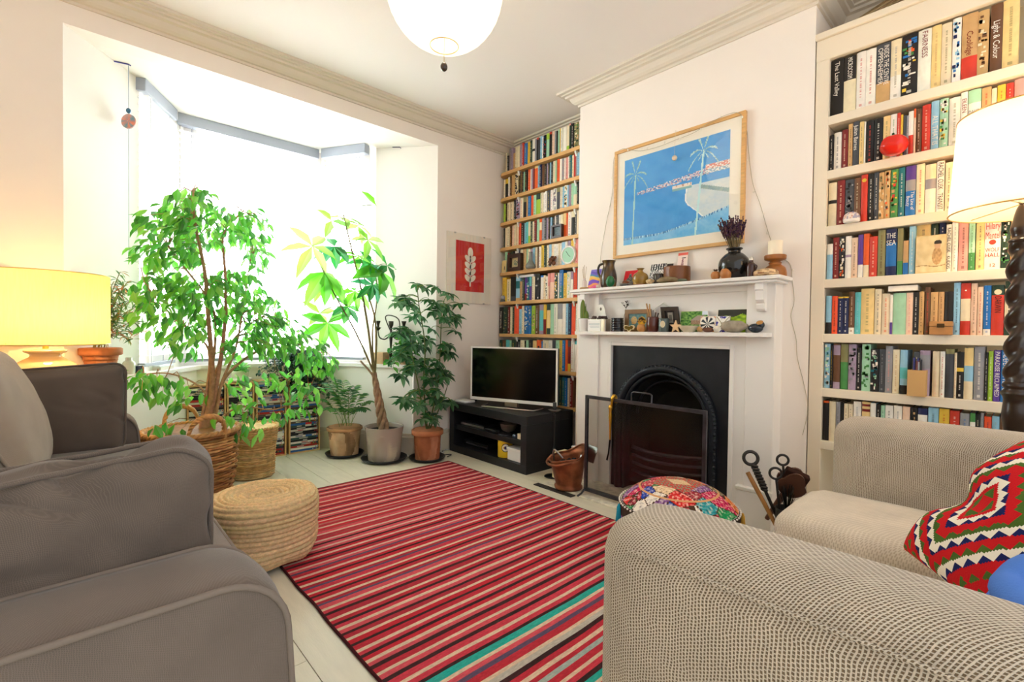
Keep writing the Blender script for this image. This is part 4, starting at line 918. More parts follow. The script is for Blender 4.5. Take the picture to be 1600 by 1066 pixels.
def whorl(c, n_, L, W, axis, droop, cols, stem=None, spread=1.0):
    c = V(c); ax = V(axis).normalized(); a0 = ax.orthogonal().normalized(); b0 = ax.cross(a0); ph = r.uniform(0, 6)
    if stem is not None: m.tube(bez(stem, V(stem).lerp(c, .4) + V((0, 0, .03)), V(stem).lerp(c, .8) + V((0, 0, .03)), c, 6), [.0036, .0034, .003, .0028, .0026, .0024, .002], 5, '#6f8a3c', cap=False)
    for k in range(n_):
        a = ph + 2 * PI * spread * k / n_; d = a0 * math.cos(a) + b0 * math.sin(a) + ax * r.uniform(-.1, .25) - V((0, 0, droop * r.uniform(.7, 1.2)))
        l = L * r.uniform(.75, 1.08); LV.leaf(c, d, ax + V((0, 0, .3)), l, W * r.uniform(.85, 1.1), jit(r.choice(cols), .1, r), r.uniform(.1, .3))
pale = ['#93c84c', '#88c040', '#a4d464']; mid_ = ['#6cc22c', '#58b028', '#7ed03c']; dk = ['#2f8a3c', '#247a34', '#3f9a48', '#3a8a5a']
for px, py, y, n_, L, W, ax, dr, cols in ((488, 385, 3.62, 6, .27, .085, (-.1, -.8, .5), .15, pale), (522, 385, 3.72, 6, .22, .09, (-.2, -.7, .6), .7, dk), (507, 425, 3.7, 6, .30, .10, (0, -.7, .5), 1.1, mid_), (580, 412, 3.7, 7, .23, .085, (.2, -.7, .6), .45, dk), (598, 425, 3.66, 4, .27, .14, (.4, -.7, .5), .8, mid_), (560, 400, 3.78, 6, .18, .07, (0, -.6, .8), .3, mid_), (555, 455, 3.75, 6, .20, .075, (0, -.7, .5), .7, mid_), (583, 445, 3.68, 7, .20, .07, (.1, -.9, .4), .5, dk), (512, 505, 3.7, 6, .24, .085, (-.2, -.8, .4), .6, mid_), (543, 480, 3.72, 5, .18, .07, (0, -.8, .5), .6, ['#2f7a3a', '#4a9a3c']), (540, 340, 3.78, 4, .16, .06, (0, -.5, .9), .2, pale), (560, 352, 3.8, 5, .17, .065, (.2, -.6, .6), .3, pale), (518, 345, 3.7, 3, .17, .07, (0, -.9, .4), .1, mid_), (588, 322, 3.72, 1, .17, .075, (0, -1, .2), -.15, mid_), (575, 375, 3.7, 5, .20, .07, (.1, -.8, .5), .25, pale), (520, 440, 3.74, 5, .19, .08, (0, -.8, .4), .7, mid_), (500, 490, 3.8, 4, .16, .06, (0, -.9, .3), .3, pale), (605, 415, 3.7, 4, .2, .07, (.3, -.8, .4), .3, dk)):
    c = ony(px, py, y); st = min([p for s_ in SB for p in s_], key=lambda s_: (s_ - c).length_squared); whorl(c, n_, L, W, ax, dr, cols, st)
m.build('plaited_trunk', M['bark'], t); LV.build('foliage', M['leaf'], t)
# schefflera
cC = (2.230, 3.475)
t = pot('dark green umbrella plant in a terracotta pot nearest the television stand', 'umbrella_plant', cC, .012, [(.098, 0), (.104, .02), (.115, .2), (.117, .215), (.124, .218), (.126, .252)], '#b5714a', .225, .155, M['terra'], blot('#b06a44', '#c98f6c', '#94563a', lambda v: .45), .045)
m = MB(); LV = MB(); r = random.Random(17); SB = []
for path in ([(668, 665), (662, 600), (664, 540), (655, 480), (652, 450)], [(672, 665), (684, 600), (688, 540), (690, 480)], [(666, 665), (655, 610), (645, 560), (640, 520)], [(674, 665), (690, 630), (700, 600)]):
    pts = [V((cC[0], cC[1], .225))] + [ony(a, b, 3.50) for a, b in path[1:]]; q = smooth_path(pts, 5); SB += q; m.tube(q, [.008 - .005 * i / (len(q) - 1) for i in range(len(q))], 7, '#5f6a3a')
dg = ['#2f6a38', '#25562f', '#3f7f44', '#4f8a50', '#6a9a6a']
for cx, cy, rx, ry, n_ in ((665, 470, 45, 26, 11), (656, 515, 42, 28, 12), (692, 500, 24, 34, 10), (642, 548, 24, 24, 8), (672, 580, 34, 28, 11), (652, 622, 24, 20, 7), (690, 615, 22, 24, 7), (706, 468, 12, 8, 2), (655, 448, 10, 6, 2), (672, 655, 22, 8, 4), (628, 590, 8, 12, 2), (690, 545, 20, 20, 6), (690, 585, 18, 16, 4)):
    for _ in range(n_):
        a = r.uniform(0, 6.28); q_ = r.random() ** .5; c = ony(cx + rx * q_ * math.cos(a), cy + ry * q_ * math.sin(a), 3.48 + r.uniform(-.13, .12)); st = min(SB, key=lambda s_: (s_ - c).length_squared)
        c.y = min(c.y, 3.52 if c.x > 2.4 else 3.58); c.x = min(c.x, 2.5) if c.z < .55 else c.x
        whorl(c, r.choice((6, 7, 8)), r.uniform(.085, .125), .043, (r.uniform(-.4, .4), r.uniform(-.8, -.1), .9), .35, dg, st)
m.build('stems', M['bark'], t); LV.build('foliage', M['leaf'], t)
# fern
cA = (1.752, 4.06)
t = pot('small fern in a stained terracotta pot nearest the DVD racks', 'potted_fern', cA, .012, [(.112, 0), (.118, .02), (.136, .2), (.140, .235), (.142, .245)], '#b88a5e', .21, .163, M['terra'], blot('#c09468', '#3a2c22', '#dcc09a', lambda v: .3 + .3 * v), .03)
m = MB(); LV = MB(); r = random.Random(23)
for px, py, y in ((512, 600, 4.0), (522, 590, 4.1), (535, 596, 4.0), (545, 610, 3.95), (555, 604, 3.95), (566, 616, 3.9), (572, 640, 3.86), (512, 640, 3.95), (505, 625, 4.05), (528, 622, 3.95), (540, 640, 3.92), (556, 640, 3.95), (520, 612, 4.08), (578, 628, 3.86)):
    e = ony(px, py, y); s_ = V((cA[0] + r.uniform(-.05, .05), cA[1] + r.uniform(-.05, .05), .222)); path = bez(s_, s_.lerp(e, .35) + V((0, 0, .12)), s_.lerp(e, .8) + V((0, 0, .06)), e, 12); m.tube(path, .0022, 4, '#7a9a50', cap=False)
    for i in range(4, 13):
        d = (path[min(12, i)] - path[i - 1]).normalized(); sd = d.cross(V((0, 0, 1))).normalized(); l = .092 * (1 - .5 * abs(i - 8) / 5)
        for sg in (-1, 1): LV.leaf(path[i], sd * sg + d * .6 - V((0, 0, .15)), V((0, -.3, 1)), l, l * .42, jit(r.choice(['#3f7f42', '#5a9a4a', '#4f8f5a', '#7aae5a']), .12, r), .2)
m.build('stems', M['bark'], t); LV.build('foliage', M['leaf'], t)
# trailing ivy on the DVD racks
DVT = .6955
t = thing('trailing_ivy', 'bushy dark ivy trailing over the top of the DVD racks', 'plant', (1.50, 4.47, DVT))
MB().lathe([(.05, 0), (.065, .09), (.058, .092), (.001, .085)], (1.50, 4.462, DVT), 24, '#9a6a4a').build('pot', M['terra'], t)
m = MB(); LV = MB(); r = random.Random(29)
for k in range(120):
    a = r.uniform(-PI, .15); R_ = r.uniform(.08, .40); s_ = V((1.50, 4.46, DVT + .09)); e = V((1.50 + R_ * math.cos(a) * 1.0, 4.44 + min(.10, R_ * math.sin(a) * .45), DVT + r.uniform(.0, .26) * (1 - R_ / .55)))
    if r.random() < .3: e = V((1.50 + r.uniform(-.28, .26), 4.31 + r.uniform(-.03, .03), DVT - r.uniform(.0, .22)))
    if e.x > 1.70: e.x = 1.70
    path = bez(s_, s_ + V((0, -.03, .12)), s_.lerp(e, .7) + V((0, -.04, .10)), e, 9); m.tube(path, .0016, 3, '#4a5a38', cap=False)
    for p in path[2:]:
        for _ in range(2): LV.leaf(p + V((r.uniform(-.02, .02), r.uniform(-.02, .02), r.uniform(-.015, .02))), V((r.uniform(-1, 1), r.uniform(-1, .2), r.uniform(-.8, .5))), V((r.uniform(-.5, .5), -.4, 1)), r.uniform(.03, .045), .024, jit(r.choice(['#274a34', '#1f3d2a', '#3a6a48', '#2f5a48', '#5a8a70']), .15, r), .2)
m.build('stems', M['bark'], t); LV.build('foliage', M['leaf'], t)
# small plant in a white bowl on the racks
t = thing('seedling_plant', 'small leafy plant in a pale bowl on top of the DVD racks', 'plant', (1.02, 4.455, .6605))
MB().lathe(rprof([(.055, 0), (.085, .012), (.088, .03), (.082, .03), (.06, .014), (.001, .012)], 2), (1.02, 4.455, .6605), 32, '#f1efe8').build('saucer', M['gloss'], t)
MB().lathe(rprof([(.042, 0), (.062, .03), (.066, .075), (.060, .075), (.05, .06), (.001, .058)], 2), (1.02, 4.455, .6735), 32, '#c9cfae').build('pot', M['gloss'], t)
LV = MB(); r = random.Random(41)
for k in range(46): LV.leaf((1.02 + r.uniform(-.04, .04), 4.455 + r.uniform(-.04, .04), DVT + .04 + r.uniform(0, .05)), (r.uniform(-1, 1), r.uniform(-1, .7), r.uniform(.0, 1.2)), (0, -.3, 1), r.uniform(.05, .085), .03, jit(r.choice(GREENS), .15, r), .3)
LV.build('foliage', M['leaf'], t)
# willowy plant on the sill behind the lamp
cS = (.118, 3.745)
t = pot('dry willowy plant in a terracotta pot on the sill behind the lamp', 'willowy_plant', cS, SILL + .011, [(.062, 0), (.066, .02), (.084, .12), (.088, .128), (.092, .13), (.094, .168)], '#c47a4e', .145, .0, M['terra'], blot('#c67d50', '#d99a70', '#a8623c', lambda v: .35), .045)
MB().lathe([(.075, 0), (.088, .010), (.084, .012), (.001, .006)], (*cS, SILL + .0005), 32, '#c88a5a').build('saucer', M['terra'], t)
m = MB(); LV = MB(); r = random.Random(37)
for px, py in ((178, 440), (186, 455), (196, 450), (205, 470), (212, 505), (190, 490), (182, 480), (176, 500), (208, 530), (200, 440), (172, 455), (215, 480), (168, 470), (222, 520), (188, 425)):
    e = ony(px, py, 3.73 + r.uniform(-.04, .04)); e.x = max(e.x, .075); s_ = V((cS[0] + r.uniform(-.04, .04), cS[1] + r.uniform(-.04, .04), SILL + .155)); path = bez(s_, s_ + V((0, 0, .12)), s_.lerp(e, .8) + V((0, 0, .05)), e, 12); m.tube(path, .0022, 4, '#9a8a58', cap=False)
    for p in path[4:]:
        for _ in range(3): LV.leaf(p, V((r.uniform(-1, 1), r.uniform(-1, .5), r.uniform(-.7, .6))), V((0, -.5, 1)), r.uniform(.045, .075), .011, jit(r.choice(['#7a9a50', '#5a8a44', '#8aa85a', '#c8844a', '#4f7a48']), .12, r), .25)
m.build('stems', M['bark'], t); LV.build('foliage', M['leaf'], t)
# pothos and small pot on the right of the sill
cP = (2.20, 3.80)
t = pot('bright green pothos in a small clay pot on the sill beside the candelabra', 'pothos_plant', cP, SILL + .0005, [(.045, 0), (.05, .01), (.064, .09), (.068, .105)], '#a5825e', .085, 0, M['terra'])
m = MB(); LV = MB(); r = random.Random(43)
for k in range(30):
    e = V((2.08 + r.uniform(-.10, .10), 3.76 + r.uniform(-.12, .03), SILL + r.uniform(-.02, .22))); e = e if r.random() < .6 else V((2.20 + r.uniform(-.08, .06), 3.76 + r.uniform(-.1, .03), SILL + r.uniform(.08, .30)))
    s_ = V((*cP, SILL + .09)); path = bez(s_, s_ + V((0, -.02, .12)), s_.lerp(e, .7) + V((0, 0, .08)), e, 8); m.tube(path, .002, 4, '#6a8a3a', cap=False)
    for p in path[3:]: LV.leaf(p, V((r.uniform(-1, 1), r.uniform(-1, .1), r.uniform(-.9, .2))), V((0, -.6, 1)), r.uniform(.05, .085), .042, jit(r.choice(['#6ab83a', '#58a830', '#3f8a3a', '#2f6f38']), .12, r), .25)
m.build('stems', M['bark'], t); LV.build('foliage', M['leaf'], t)
# ================================================================ DVD RACKS
DY = 4.385; r = random.Random(51)
DC = [('#1d1c22', 'black'), ('#1d1c22', 'black'), ('#22242c', 'black'), ('#ece6dc', 'white'), ('#ece6dc', 'white'), ('#b8322c', 'red'), ('#2f62a8', 'blue'), ('#31524e', 'dark green'), ('#c9c4ba', 'pale grey'), ('#5a4a3c', 'brown')]
racks = [((.640, .905), 'leftmost', 'behind the fig trunk'), ((.912, 1.112), 'second', 'right of the fig trunk'), ((1.127, 1.368), 'third', 'above the straw basket'), ((1.390, 1.660), 'last', 'nearest the potted fern')]
for k, ((x0, x1), nm, wh) in enumerate(racks):
    zt = (.655, .660, .668, .695)[k]
    t = thing('dvd_rack', 'narrow pine DVD rack under the window, %s' % wh, 'rack', ((x0 + x1) / 2, DY + .07, 0), 'pine DVD racks under the bay window')
    for xs in (x0, x1 - .012): MB().box(xs, xs + .012, DY, DY + .145, 0, zt, '#d3aa74').build('side_panel', M['wood'], t, bev=.001)
    for z in (0.0, zt - .012): MB().box(x0 + .012, x1 - .012, DY, DY + .145, z, z + .012, '#d3aa74').build('shelf', M['wood'], t)
    MB().box(x0 + .012, x1 - .012, DY + .139, DY + .145, .012, zt - .012, '#a37c50').build('back_panel', M['wood'], t)
    z = .013; cnt = 0; its = []
    while z + .0165 < zt - .014: its.append(z); z += .0182
    for i, z in enumerate(its):
        col, wn = r.choice(DC); dy = r.uniform(.003, .010); b = MB(); xa, xb = x0 + .014, x1 - .014 - r.uniform(0, .012)
        b.box(xa, xb, DY + dy, DY + .135, z, z + .0165, jit(col, .08, r))
        yf = DY + dy - .0006; dark = wn in ('black', 'dark green', 'brown', 'blue', 'red'); W_ = xb - xa
        if r.random() < .75:
            u = r.uniform(.15, .45); b.box(xa + W_ * u, xa + W_ * (u + r.uniform(.15, .35)), yf, yf + .001, z + .005, z + .0115, '#d8d2c8' if dark else r.choice(['#2a2a30', '#b03028', '#3a4a80']))
        for q in range(r.randint(0, 3)): b.box(xb - .012 - q * .016, xb - .004 - q * .016, yf, yf + .001, z + .004, z + .0125, r.choice(['#e8e4da', '#c83228', '#3a68b0', '#d8b23a']))
        if r.random() < .2: b.box(xa + W_ * .55, xb - .05, yf + .0002, yf + .001, z, z + .0165, r.choice(['#c23028', '#e6e0d4', '#3a6ab0', '#1a1a1e']))
        b.build('dvd_case', M['plastic'], label='%s DVD case, %s from the floor, rack %s' % (wn, ordn(i + 1), wh), cat='DVD', group='DVD cases in the pine racks')
# ================================================================ TELEVISION CORNER
t = thing('television_stand', 'low black television stand with two open shelves', 'television stand', (2.84, 3.11, 0))
TX0, TX1, TY0, TY1 = 2.56, 3.11, 2.60, 3.616
MB().box(TX0, TX1, TY0, TY1, .382, .45).build('top', M['black'], t, bev=.002)
MB().box(TX0, TX1, TY0, TY1, .0, .066).build('base', M['black'], t, bev=.002)
for a, b in ((TY0, TY0 + .066), (TY1 - .066, TY1)): MB().box(TX0, TX1, a, b, .066, .382).build('side_panel', M['black'], t, bev=.002)
MB().box(TX0 + .02, TX1 - .02, TY0 + .066, TY1 - .066, .206, .250).build('shelf', M['black'], t, bev=.002)
MB().box(TX1 - .02, TX1 - .008, TY0 + .066, TY1 - .066, .066, .382).build('back_panel', M['black'], t)
tl, tr_ = V((2.635, 3.40, 0)), V((2.925, 2.615, 0)); d = (tr_ - tl).normalized(); nn = V((d.y, -d.x, 0)); nn = nn if nn.x < 0 else -nn; mid = (tl + tr_) / 2; hw = (tr_ - tl).length / 2
t = thing('television', 'flat television with black screen and thin white frame on the black stand', 'television', (mid.x, mid.y, .45))
zb, zt = .495, .972
MB().obox(mid + V((0, 0, (zb + zt) / 2)) - nn * .022, d * hw, nn * .016, U * ((zt - zb) / 2), '#1b1b1d').build('back_casing', M['plastic'], t, bev=.006)
m = MB()
for (u0, u1, z0, z1) in ((-hw, hw, zt - .014, zt), (-hw, hw, zb, zb + .026), (-hw, -hw + .014, zb + .026, zt - .014), (hw - .014, hw, zb + .026, zt - .014)):
    m.obox(mid + d * ((u0 + u1) / 2) + V((0, 0, (z0 + z1) / 2)), d * ((u1 - u0) / 2), nn * .008, U * ((z1 - z0) / 2), '#eeeae4')
m.build('bezel', M['plastic'], t, bev=.001)
MB().obox(mid + V((0, 0, (zb + zt) / 2 + .006)) - nn * .002, d * (hw - .013), nn * .004, U * ((zt - zb) / 2 - .019)).build('display', M['screen'], t)
m = MB().tube(smooth_path([mid + d * -.27 + V((0, 0, .458)) - nn * .05, mid + d * -.25 + V((0, 0, .456)) + nn * .07, mid + d * -.2 + V((0, 0, .456)) + nn * .09, mid + d * .2 + V((0, 0, .456)) + nn * .09, mid + d * .25 + V((0, 0, .456)) + nn * .07, mid + d * .27 + V((0, 0, .458)) - nn * .05], 5), .006, 8, '#c9c6c2')
m.obox(mid + V((0, 0, .478)), d * .06, nn * .02, U * .02, '#bdbab6'); m.build('foot', M['metal'], t)
# things on and in the stand
def sbox(name, label, cat, x0, x1, y0, y1, z0, z1, col, mt='plastic', bev=.003, rot=0): return MB().box(x0, x1, y0, y1, z0, z1, col, 0, rot).build(name, M[mt], label=label, cat=cat, bev=bev)
sbox('router', 'flat white router on the window end of the television stand', 'router', 2.60, 2.72, 3.44, 3.60, .4505, .472, '#eceae6', bev=.008)
sbox('power_adapter', 'small black power adapter standing on the television stand beside the router', 'adapter', 2.75, 2.79, 3.50, 3.56, .4505, .53, '#1a1a1c')
t = thing('dvd_player', 'silver and black DVD player on the upper shelf of the television stand', 'DVD player', (2.75, 3.36, .2505))
MB().box(2.63, 2.93, 3.20, 3.53, .252, .282, '#17171a').build('casing', M['plastic'], t, bev=.003); MB().box(2.622, 2.632, 3.20, 3.53, .252, .270, '#c8c6c2').build('front_strip', M['metal'], t, bev=.002)
sbox('remote_control', 'black remote control beside the DVD player', 'remote control', 2.62, 2.66, 3.03, 3.18, .2505, .268, '#1e1e20', bev=.005)
MB().lathe(rprof([(.03, 0), (.06, .02), (.075, .06), (.076, .075), (.070, .074), (.05, .03), (.001, .02)], 3), (2.72, 2.98, .2505), 32, '#5a5148').build('pottery_bowl', M['gloss'], label='dark pottery bowl on the upper shelf of the television stand', cat='bowl')
sbox('small_box', 'small cream box at the fireplace end of the upper stand shelf', 'box', 2.60, 2.70, 2.675, 2.745, .2505, .295, '#e8d9b8', 'attr')
sbox('trinket', 'small dark blue trinket beside the cream box on the stand shelf', 'trinket', 2.61, 2.65, 2.775, 2.82, .2505, .275, '#43566a', 'gloss', .008)
t = thing('set_top_box', 'black set-top box with silver edge on the lower stand shelf', 'set-top box', (2.75, 3.36, .0665))
MB().box(2.64, 2.90, 3.16, 3.50, .067, .115, '#141416').build('casing', M['plastic'], t, bev=.003); MB().box(2.632, 2.642, 3.17, 3.46, .085, .096, '#a9a6b4').build('front_strip', M['metal'], t, bev=.001)
yc_ = (2.645, 2.938)
t = thing('yellow_tin', 'yellow tin with a dark flower badge on the lower stand shelf', 'tin', (*yc_, .0665))
MB().lathe([(.060, .0005), (.062, .004), (.062, .165)], (*yc_, .066), 36, '#e6c02a').build('body', M['plastic'], t)
MB().lathe([(.060, .165), (.060, .185), (.055, .192)], (*yc_, .066), 36, '#1f1c22').build('lid', M['plastic'], t)
m = MB(); fd = V((-.62, -.78, 0)).normalized(); sd = V((fd.y, -fd.x, 0)); 
def disc(c, R_, col, off, n_=24):
    def P(a, q): u = R_ * q * math.cos(a) / .0632; return V((c[0], c[1], 0)) + (fd * math.cos(u) + sd * math.sin(u)) * (.0624 + off) + U * (.15 + R_ * q * math.sin(a))
    m.add([P(0, 0)] + [P(2 * PI * k / n_, 1) for k in range(n_)], [(0, 1 + k, 1 + (k + 1) % n_) for k in range(n_)], col)
disc(yc_, .036, '#2a2420', .0003, 16); disc(yc_, .029, '#efe8d8', .0006)
for k in range(6): pass
disc(yc_, .013, '#3a3060', .0010); m.build('badge', M['plastic'], t)
t = thing('storage_box', 'white lidded plastic box on the lower stand shelf', 'box', (2.68, 2.775, .0665))
MB().prism(rrect(2.60, 2.78, 2.705, 2.865, .012), .067, .15, '#eeece8').build('body', M['plastic'], t, bev=.003); MB().prism(rrect(2.592, 2.788, 2.697, 2.873, .014), .150, .166, '#f4f2ee').build('lid', M['plastic'], t, bev=.003)
sbox('white_device', 'small rounded white device lying on the white plastic box', 'device', 2.64, 2.70, 2.715, 2.765, .1665, .205, '#f2f0ee', bev=.015)
m = MB().tube(smooth_path([(2.57, 3.66, .20), (2.46, 3.60, .19), (2.40, 3.52, .12), (2.42, 3.55, .03), (2.46, 3.56, .006), (2.50, 3.62, .006), (2.58, 3.63, .006)], 8), .004, 6, '#d8d6d2'); m.build('power_cable', M['plastic'], label='looped pale cable on the floor beside the television stand', cat='cable')
m = MB().tube(smooth_path([(2.54, 3.64, .006), (2.44, 3.58, .006), (2.41, 3.50, .006), (2.47, 3.46, .006), (2.40, 3.42, .006)], 8), .0035, 6, '#1b1b1d'); m.build('power_cable', M['plastic'], label='thin black cable curled on the floor behind the umbrella plant', cat='cable')
# ================================================================ HEARTH THINGS
SX = 2.545; sy0, sy1, sz0, sz1 = 1.18, 2.018, .035, .685
t = thing('fire_screen', 'steel framed glass fire screen standing on the hearth', 'fire screen', (SX, 1.6, .012)); m = MB()
m.box(SX - .008, SX + .008, sy0, sy0 + .022, sz0, sz1).box(SX - .008, SX + .008, sy1 - .022, sy1, sz0, sz1).box(SX - .008, SX + .008, sy0 + .022, sy1 - .022, sz1 - .022, sz1).box(SX - .008, SX + .008, sy0 + .022, sy1 - .022, sz0, sz0 + .026); m.build('frame', M['steel'], t, bev=.002)
MB().box(SX - .001, SX + .001, sy0 + .02, sy1 - .02, sz0 + .02, sz1 - .02).build('glass_pane', M['firescreen'], t)
MB().tube([(SX, 1.66, sz1 - .002), (SX, 1.66, sz1 + .048), (SX, 1.645, sz1 + .056), (SX, 1.535, sz1 + .056), (SX, 1.52, sz1 + .048), (SX, 1.52, sz1 - .002)], .0055, 8).build('handle', M['steel'], t)
for y in (sy0 + .03, sy1 - .012): MB().tube(smooth_path([(SX - .085, y, .020), (SX - .05, y, .028), (SX - .02, y, .045), (SX, y, .05), (SX + .02, y, .045), (SX + .06, y, .020)], 4), .007, 8).build('foot', M['steel'], t)
t = thing('fire_tongs', 'brass and steel tongs hooked over the top bar of the fire screen', 'tongs', (SX - .03, 1.80, .30))
hook = smooth_path([(SX + .012, 1.785, .655), (SX + .014, 1.785, .69), (SX + .002, 1.787, .703), (SX - .013, 1.79, .695), (SX - .017, 1.795, .66), (SX - .016, 1.797, .62)], 5)
MB().tube(hook, [.010] * (len(hook) - 8) + [.009 - .0005 * i for i in range(8)], 8, '#d9a83e').build('hook', M['metal'], t)
MB().lathe(rprof([(.003, 0), (.006, .03), (.0075, .1), (.012, .16), (.009, .19), (.014, .22), (.004, .235)], 2), (SX - .016, 1.805, .41), 12, '#d6a640').build('handle', M['metal'], t)
MB().tube([(SX - .016, 1.805, .42), (SX - .016, 1.815, .33), (SX - .018, 1.825, .285)], [.006, .005, .0065], 8, '#2a2622').build('shaft', M['metal'], t)
# copper coal scuttle
cb = (2.555, 2.17)
sbox('hearth_mat', 'thin dark mat under the copper coal scuttle', 'mat', 2.44, 2.49, 2.05, 2.40, .0002, .006, '#2d2622', 'attr', 0)
t = thing('coal_scuttle', 'dented copper coal scuttle with a rolled handle beside the fire screen', 'coal scuttle', (*cb, .0125)); m = MB(); n_ = 48; vs = []; PR_ = [(.080, .0), (.094, .004), (.096, .018), (.086, .026), (.092, .05), (.104, .12), (.112, .19), (.118, .225)]
for rad, h in PR_:
    for j in range(n_):
        th = 2 * PI * j / n_; lip = max(0, math.cos(th - 2.6)) ** 2; dip = max(0, math.cos(th + .5)); hh = h + (.075 * dip ** 2 - .03 * lip) * (h / .225) ** 3; rr_ = rad * (1 + .16 * lip * (h / .225) ** 2) + .0025 * noise.noise(V((math.cos(th) * 3, math.sin(th) * 3, h * 12)))
        vs.append((cb[0] + rr_ * math.cos(th), cb[1] + rr_ * math.sin(th), .013 + hh))
m.add(vs, [(i * n_ + j, i * n_ + (j + 1) % n_, (i + 1) * n_ + (j + 1) % n_, (i + 1) * n_ + j) for i in range(len(PR_) - 1) for j in range(n_)], '#a8623c', 0, True); m.add(vs[:n_], [tuple(range(n_))], '#8a4a2a')
SCUT = mat('worn_copper', '#8a5236', .48, metal=.7, var=.5, vscale=11, bump=.2, bscale=30)
m.build('body', SCUT, t, solid=.004); top = [V(p) for p in vs[-n_:]]
MB().tube(top, .006, 8, closed=True).build('rolled_rim', SCUT, t)
hp = smooth_path([V((cb[0] - .06, cb[1] + .10, .235)), V((cb[0] - .10, cb[1] + .11, .20)), V((cb[0] - .15, cb[1] + .05, .195)), V((cb[0] - .15, cb[1] - .03, .20)), V((cb[0] - .08, cb[1] - .085, .22))], 6); MB().tube(hp, .010, 10).build('handle', SCUT, t)
MB().tube(smooth_path([(cb[0] - .06, cb[1] + .085, .20), (cb[0] - .075, cb[1] + .07, .28), (cb[0] - .04, cb[1] + .02, .225)], 6), .006, 8, '#b8b4ae').build('bail', M['metal'], t)
r = random.Random(61); m = MB()
for k in range(26): a = r.uniform(0, 6.28); q = r.random() ** .5 * .085; m.ell((cb[0] + q * math.cos(a), cb[1] + q * math.sin(a), .15 + r.uniform(0, .05)), .024, .022, .02, 7, 5, '#141312', 0, .5, k)
m.build('coal', M['stone'], kind='stuff', label='black coal heaped inside the copper scuttle', cat='coal')
t = thing('candle_stand', 'slim black iron candle stand with a saucer between stand and fireplace', 'candle stand', (2.70, 2.44, .0)); m = MB().lathe(rprof([(.07, .001), (.07, .006), (.012, .02), (.006, .06), (.006, .20), (.011, .215), (.006, .23), (.006, .46), (.012, .475), (.006, .485), (.008, .50)], 2), (2.70, 2.44, 0), 16, '#1c1a18'); m.build('stem', M['plastic'], t)
MB().lathe([(.001, .494), (.030, .496), (.048, .506), (.050, .504), (.030, .492)], (2.70, 2.44, .01), 24, '#8f8d8a').build('drip_dish', M['metal'], t); MB().lathe([(.014, .506), (.014, .56), (.011, .56)], (2.70, 2.44, .01), 14, '#1d1b1a').build('candle_cup', M['plastic'], t)
sbox('firelighter_box', 'cream cardboard box on the floor behind the copper scuttle', 'box', 2.66, 2.80, 2.37, 2.44 - .08 + .06, 0.0005, .20, '#e8d8ae', 'attr')
MB().slab([(2.64, 2.02, .20), (2.69, 2.02, .30), (2.70, 2.14, .31), (2.65, 2.15, .21)], (.004, 0, .002), '#8f9492').build('coal_shovel', M['metal'], label='grey metal shovel blade leaning between scuttle and surround', cat='shovel', solid=0)
# fire irons in a holder beside the beige sofa
hb = (2.66, .80)
MB().lathe([(.055, 0), (.06, .01), (.062, .22), (.066, .225), (.060, .225), (.056, .02), (.001, .012)], (*hb, .0005), 28, '#26221e').build('tool_bucket', M['plastic'], label='dark round holder for the fire irons between fireplace and beige sofa', cat='holder')
def ring_tool(label, foot, topc, R_, rod, twist=0, col='#2b2724'):
    foot, topc = V(foot), V(topc); t = thing('fire_iron', label, 'fire iron', foot, 'fire irons beside the fireplace'); ax = (topc - foot).normalized(); e1 = V((.45, -.89, 0)); e1 = (e1 - ax * e1.dot(ax)).normalized(); st = topc - ax * R_
    MB().tube([foot, st], rod, 8, col).build('shaft', M['plastic'], t)
    MB().tube([topc + (e1 * math.cos(a) + ax * math.sin(a)) * R_ for a in [2 * PI * k / 24 for k in range(24)]], rod * 1.05, 8, col, closed=True).build('ring_handle', M['plastic'], t)
    if twist:
        e2 = ax.cross(e1); L_ = .14
        for ph in (0, PI): MB().tube([st - ax * (L_ * k / 50) + (e1 * math.cos(k * .55 + ph) + e2 * math.sin(k * .55 + ph)) * .012 for k in range(51)], .007, 6, col).build('twist', M['plastic'], t)
    return t
ring_tool('long black poker with twisted shaft and ring handle', (hb[0] + .01, hb[1] - .01, .02), tuple(onx(1173, 716, 2.64)), .034, .0085, 1)
ring_tool('fire iron with the taller thin ring handle', (hb[0] + .03, hb[1] + .01, .02), tuple(onx(1223, 719, 2.68)), .026, .006)
ring_tool('fire iron with the lower leaning ring handle', (hb[0] - .01, hb[1] + .02, .02), tuple(onx(1212, 740, 2.66)), .028, .006)
a_, b_ = V((hb[0] - .02, hb[1] - .0, .04)), onx(1168, 738, 2.62)
t = thing('hearth_brush', 'wooden handled hearth brush slanting out of the fire iron holder', 'brush', a_); MB().tube([a_, b_], [.011, .012], 8, '#a0713c').build('handle', M['wood'], t)
m = MB(); r = random.Random(3)
for k in range(60): q = V((hb[0], hb[1] + .01, .20)); m.tube([q, q + V((r.uniform(-.035, .035), r.uniform(-.035, .035), r.uniform(.07, .15)))], .0015, 3, '#16130f')
m.build('bristles', M['plastic'], t)
c_ = onx(1242, 746, 2.72); dn = V((.02, .09, -.17)).normalized(); sd = V((.4, -.8, -.2)); sd = (sd - dn * sd.dot(dn)).normalized(); tn = dn.cross(sd)
t = thing('bellows', 'brown leather and wood bellows propped behind the beige sofa arm', 'bellows', c_ + dn * .30)
for k, of in enumerate((-.028, .028)):
    pts = []
    for a in range(24):
        q = 2 * PI * a / 24; wv = .068 * math.sin(q) * (1 if math.cos(q) < .2 else .75); pts.append(c_ + tn * of + sd * wv - dn * (.072 * math.cos(q)) + dn * .03)
    MB().slab(pts, tn * .012, '#5a3a2c').build('board', M['wood'], t, bev=.003)
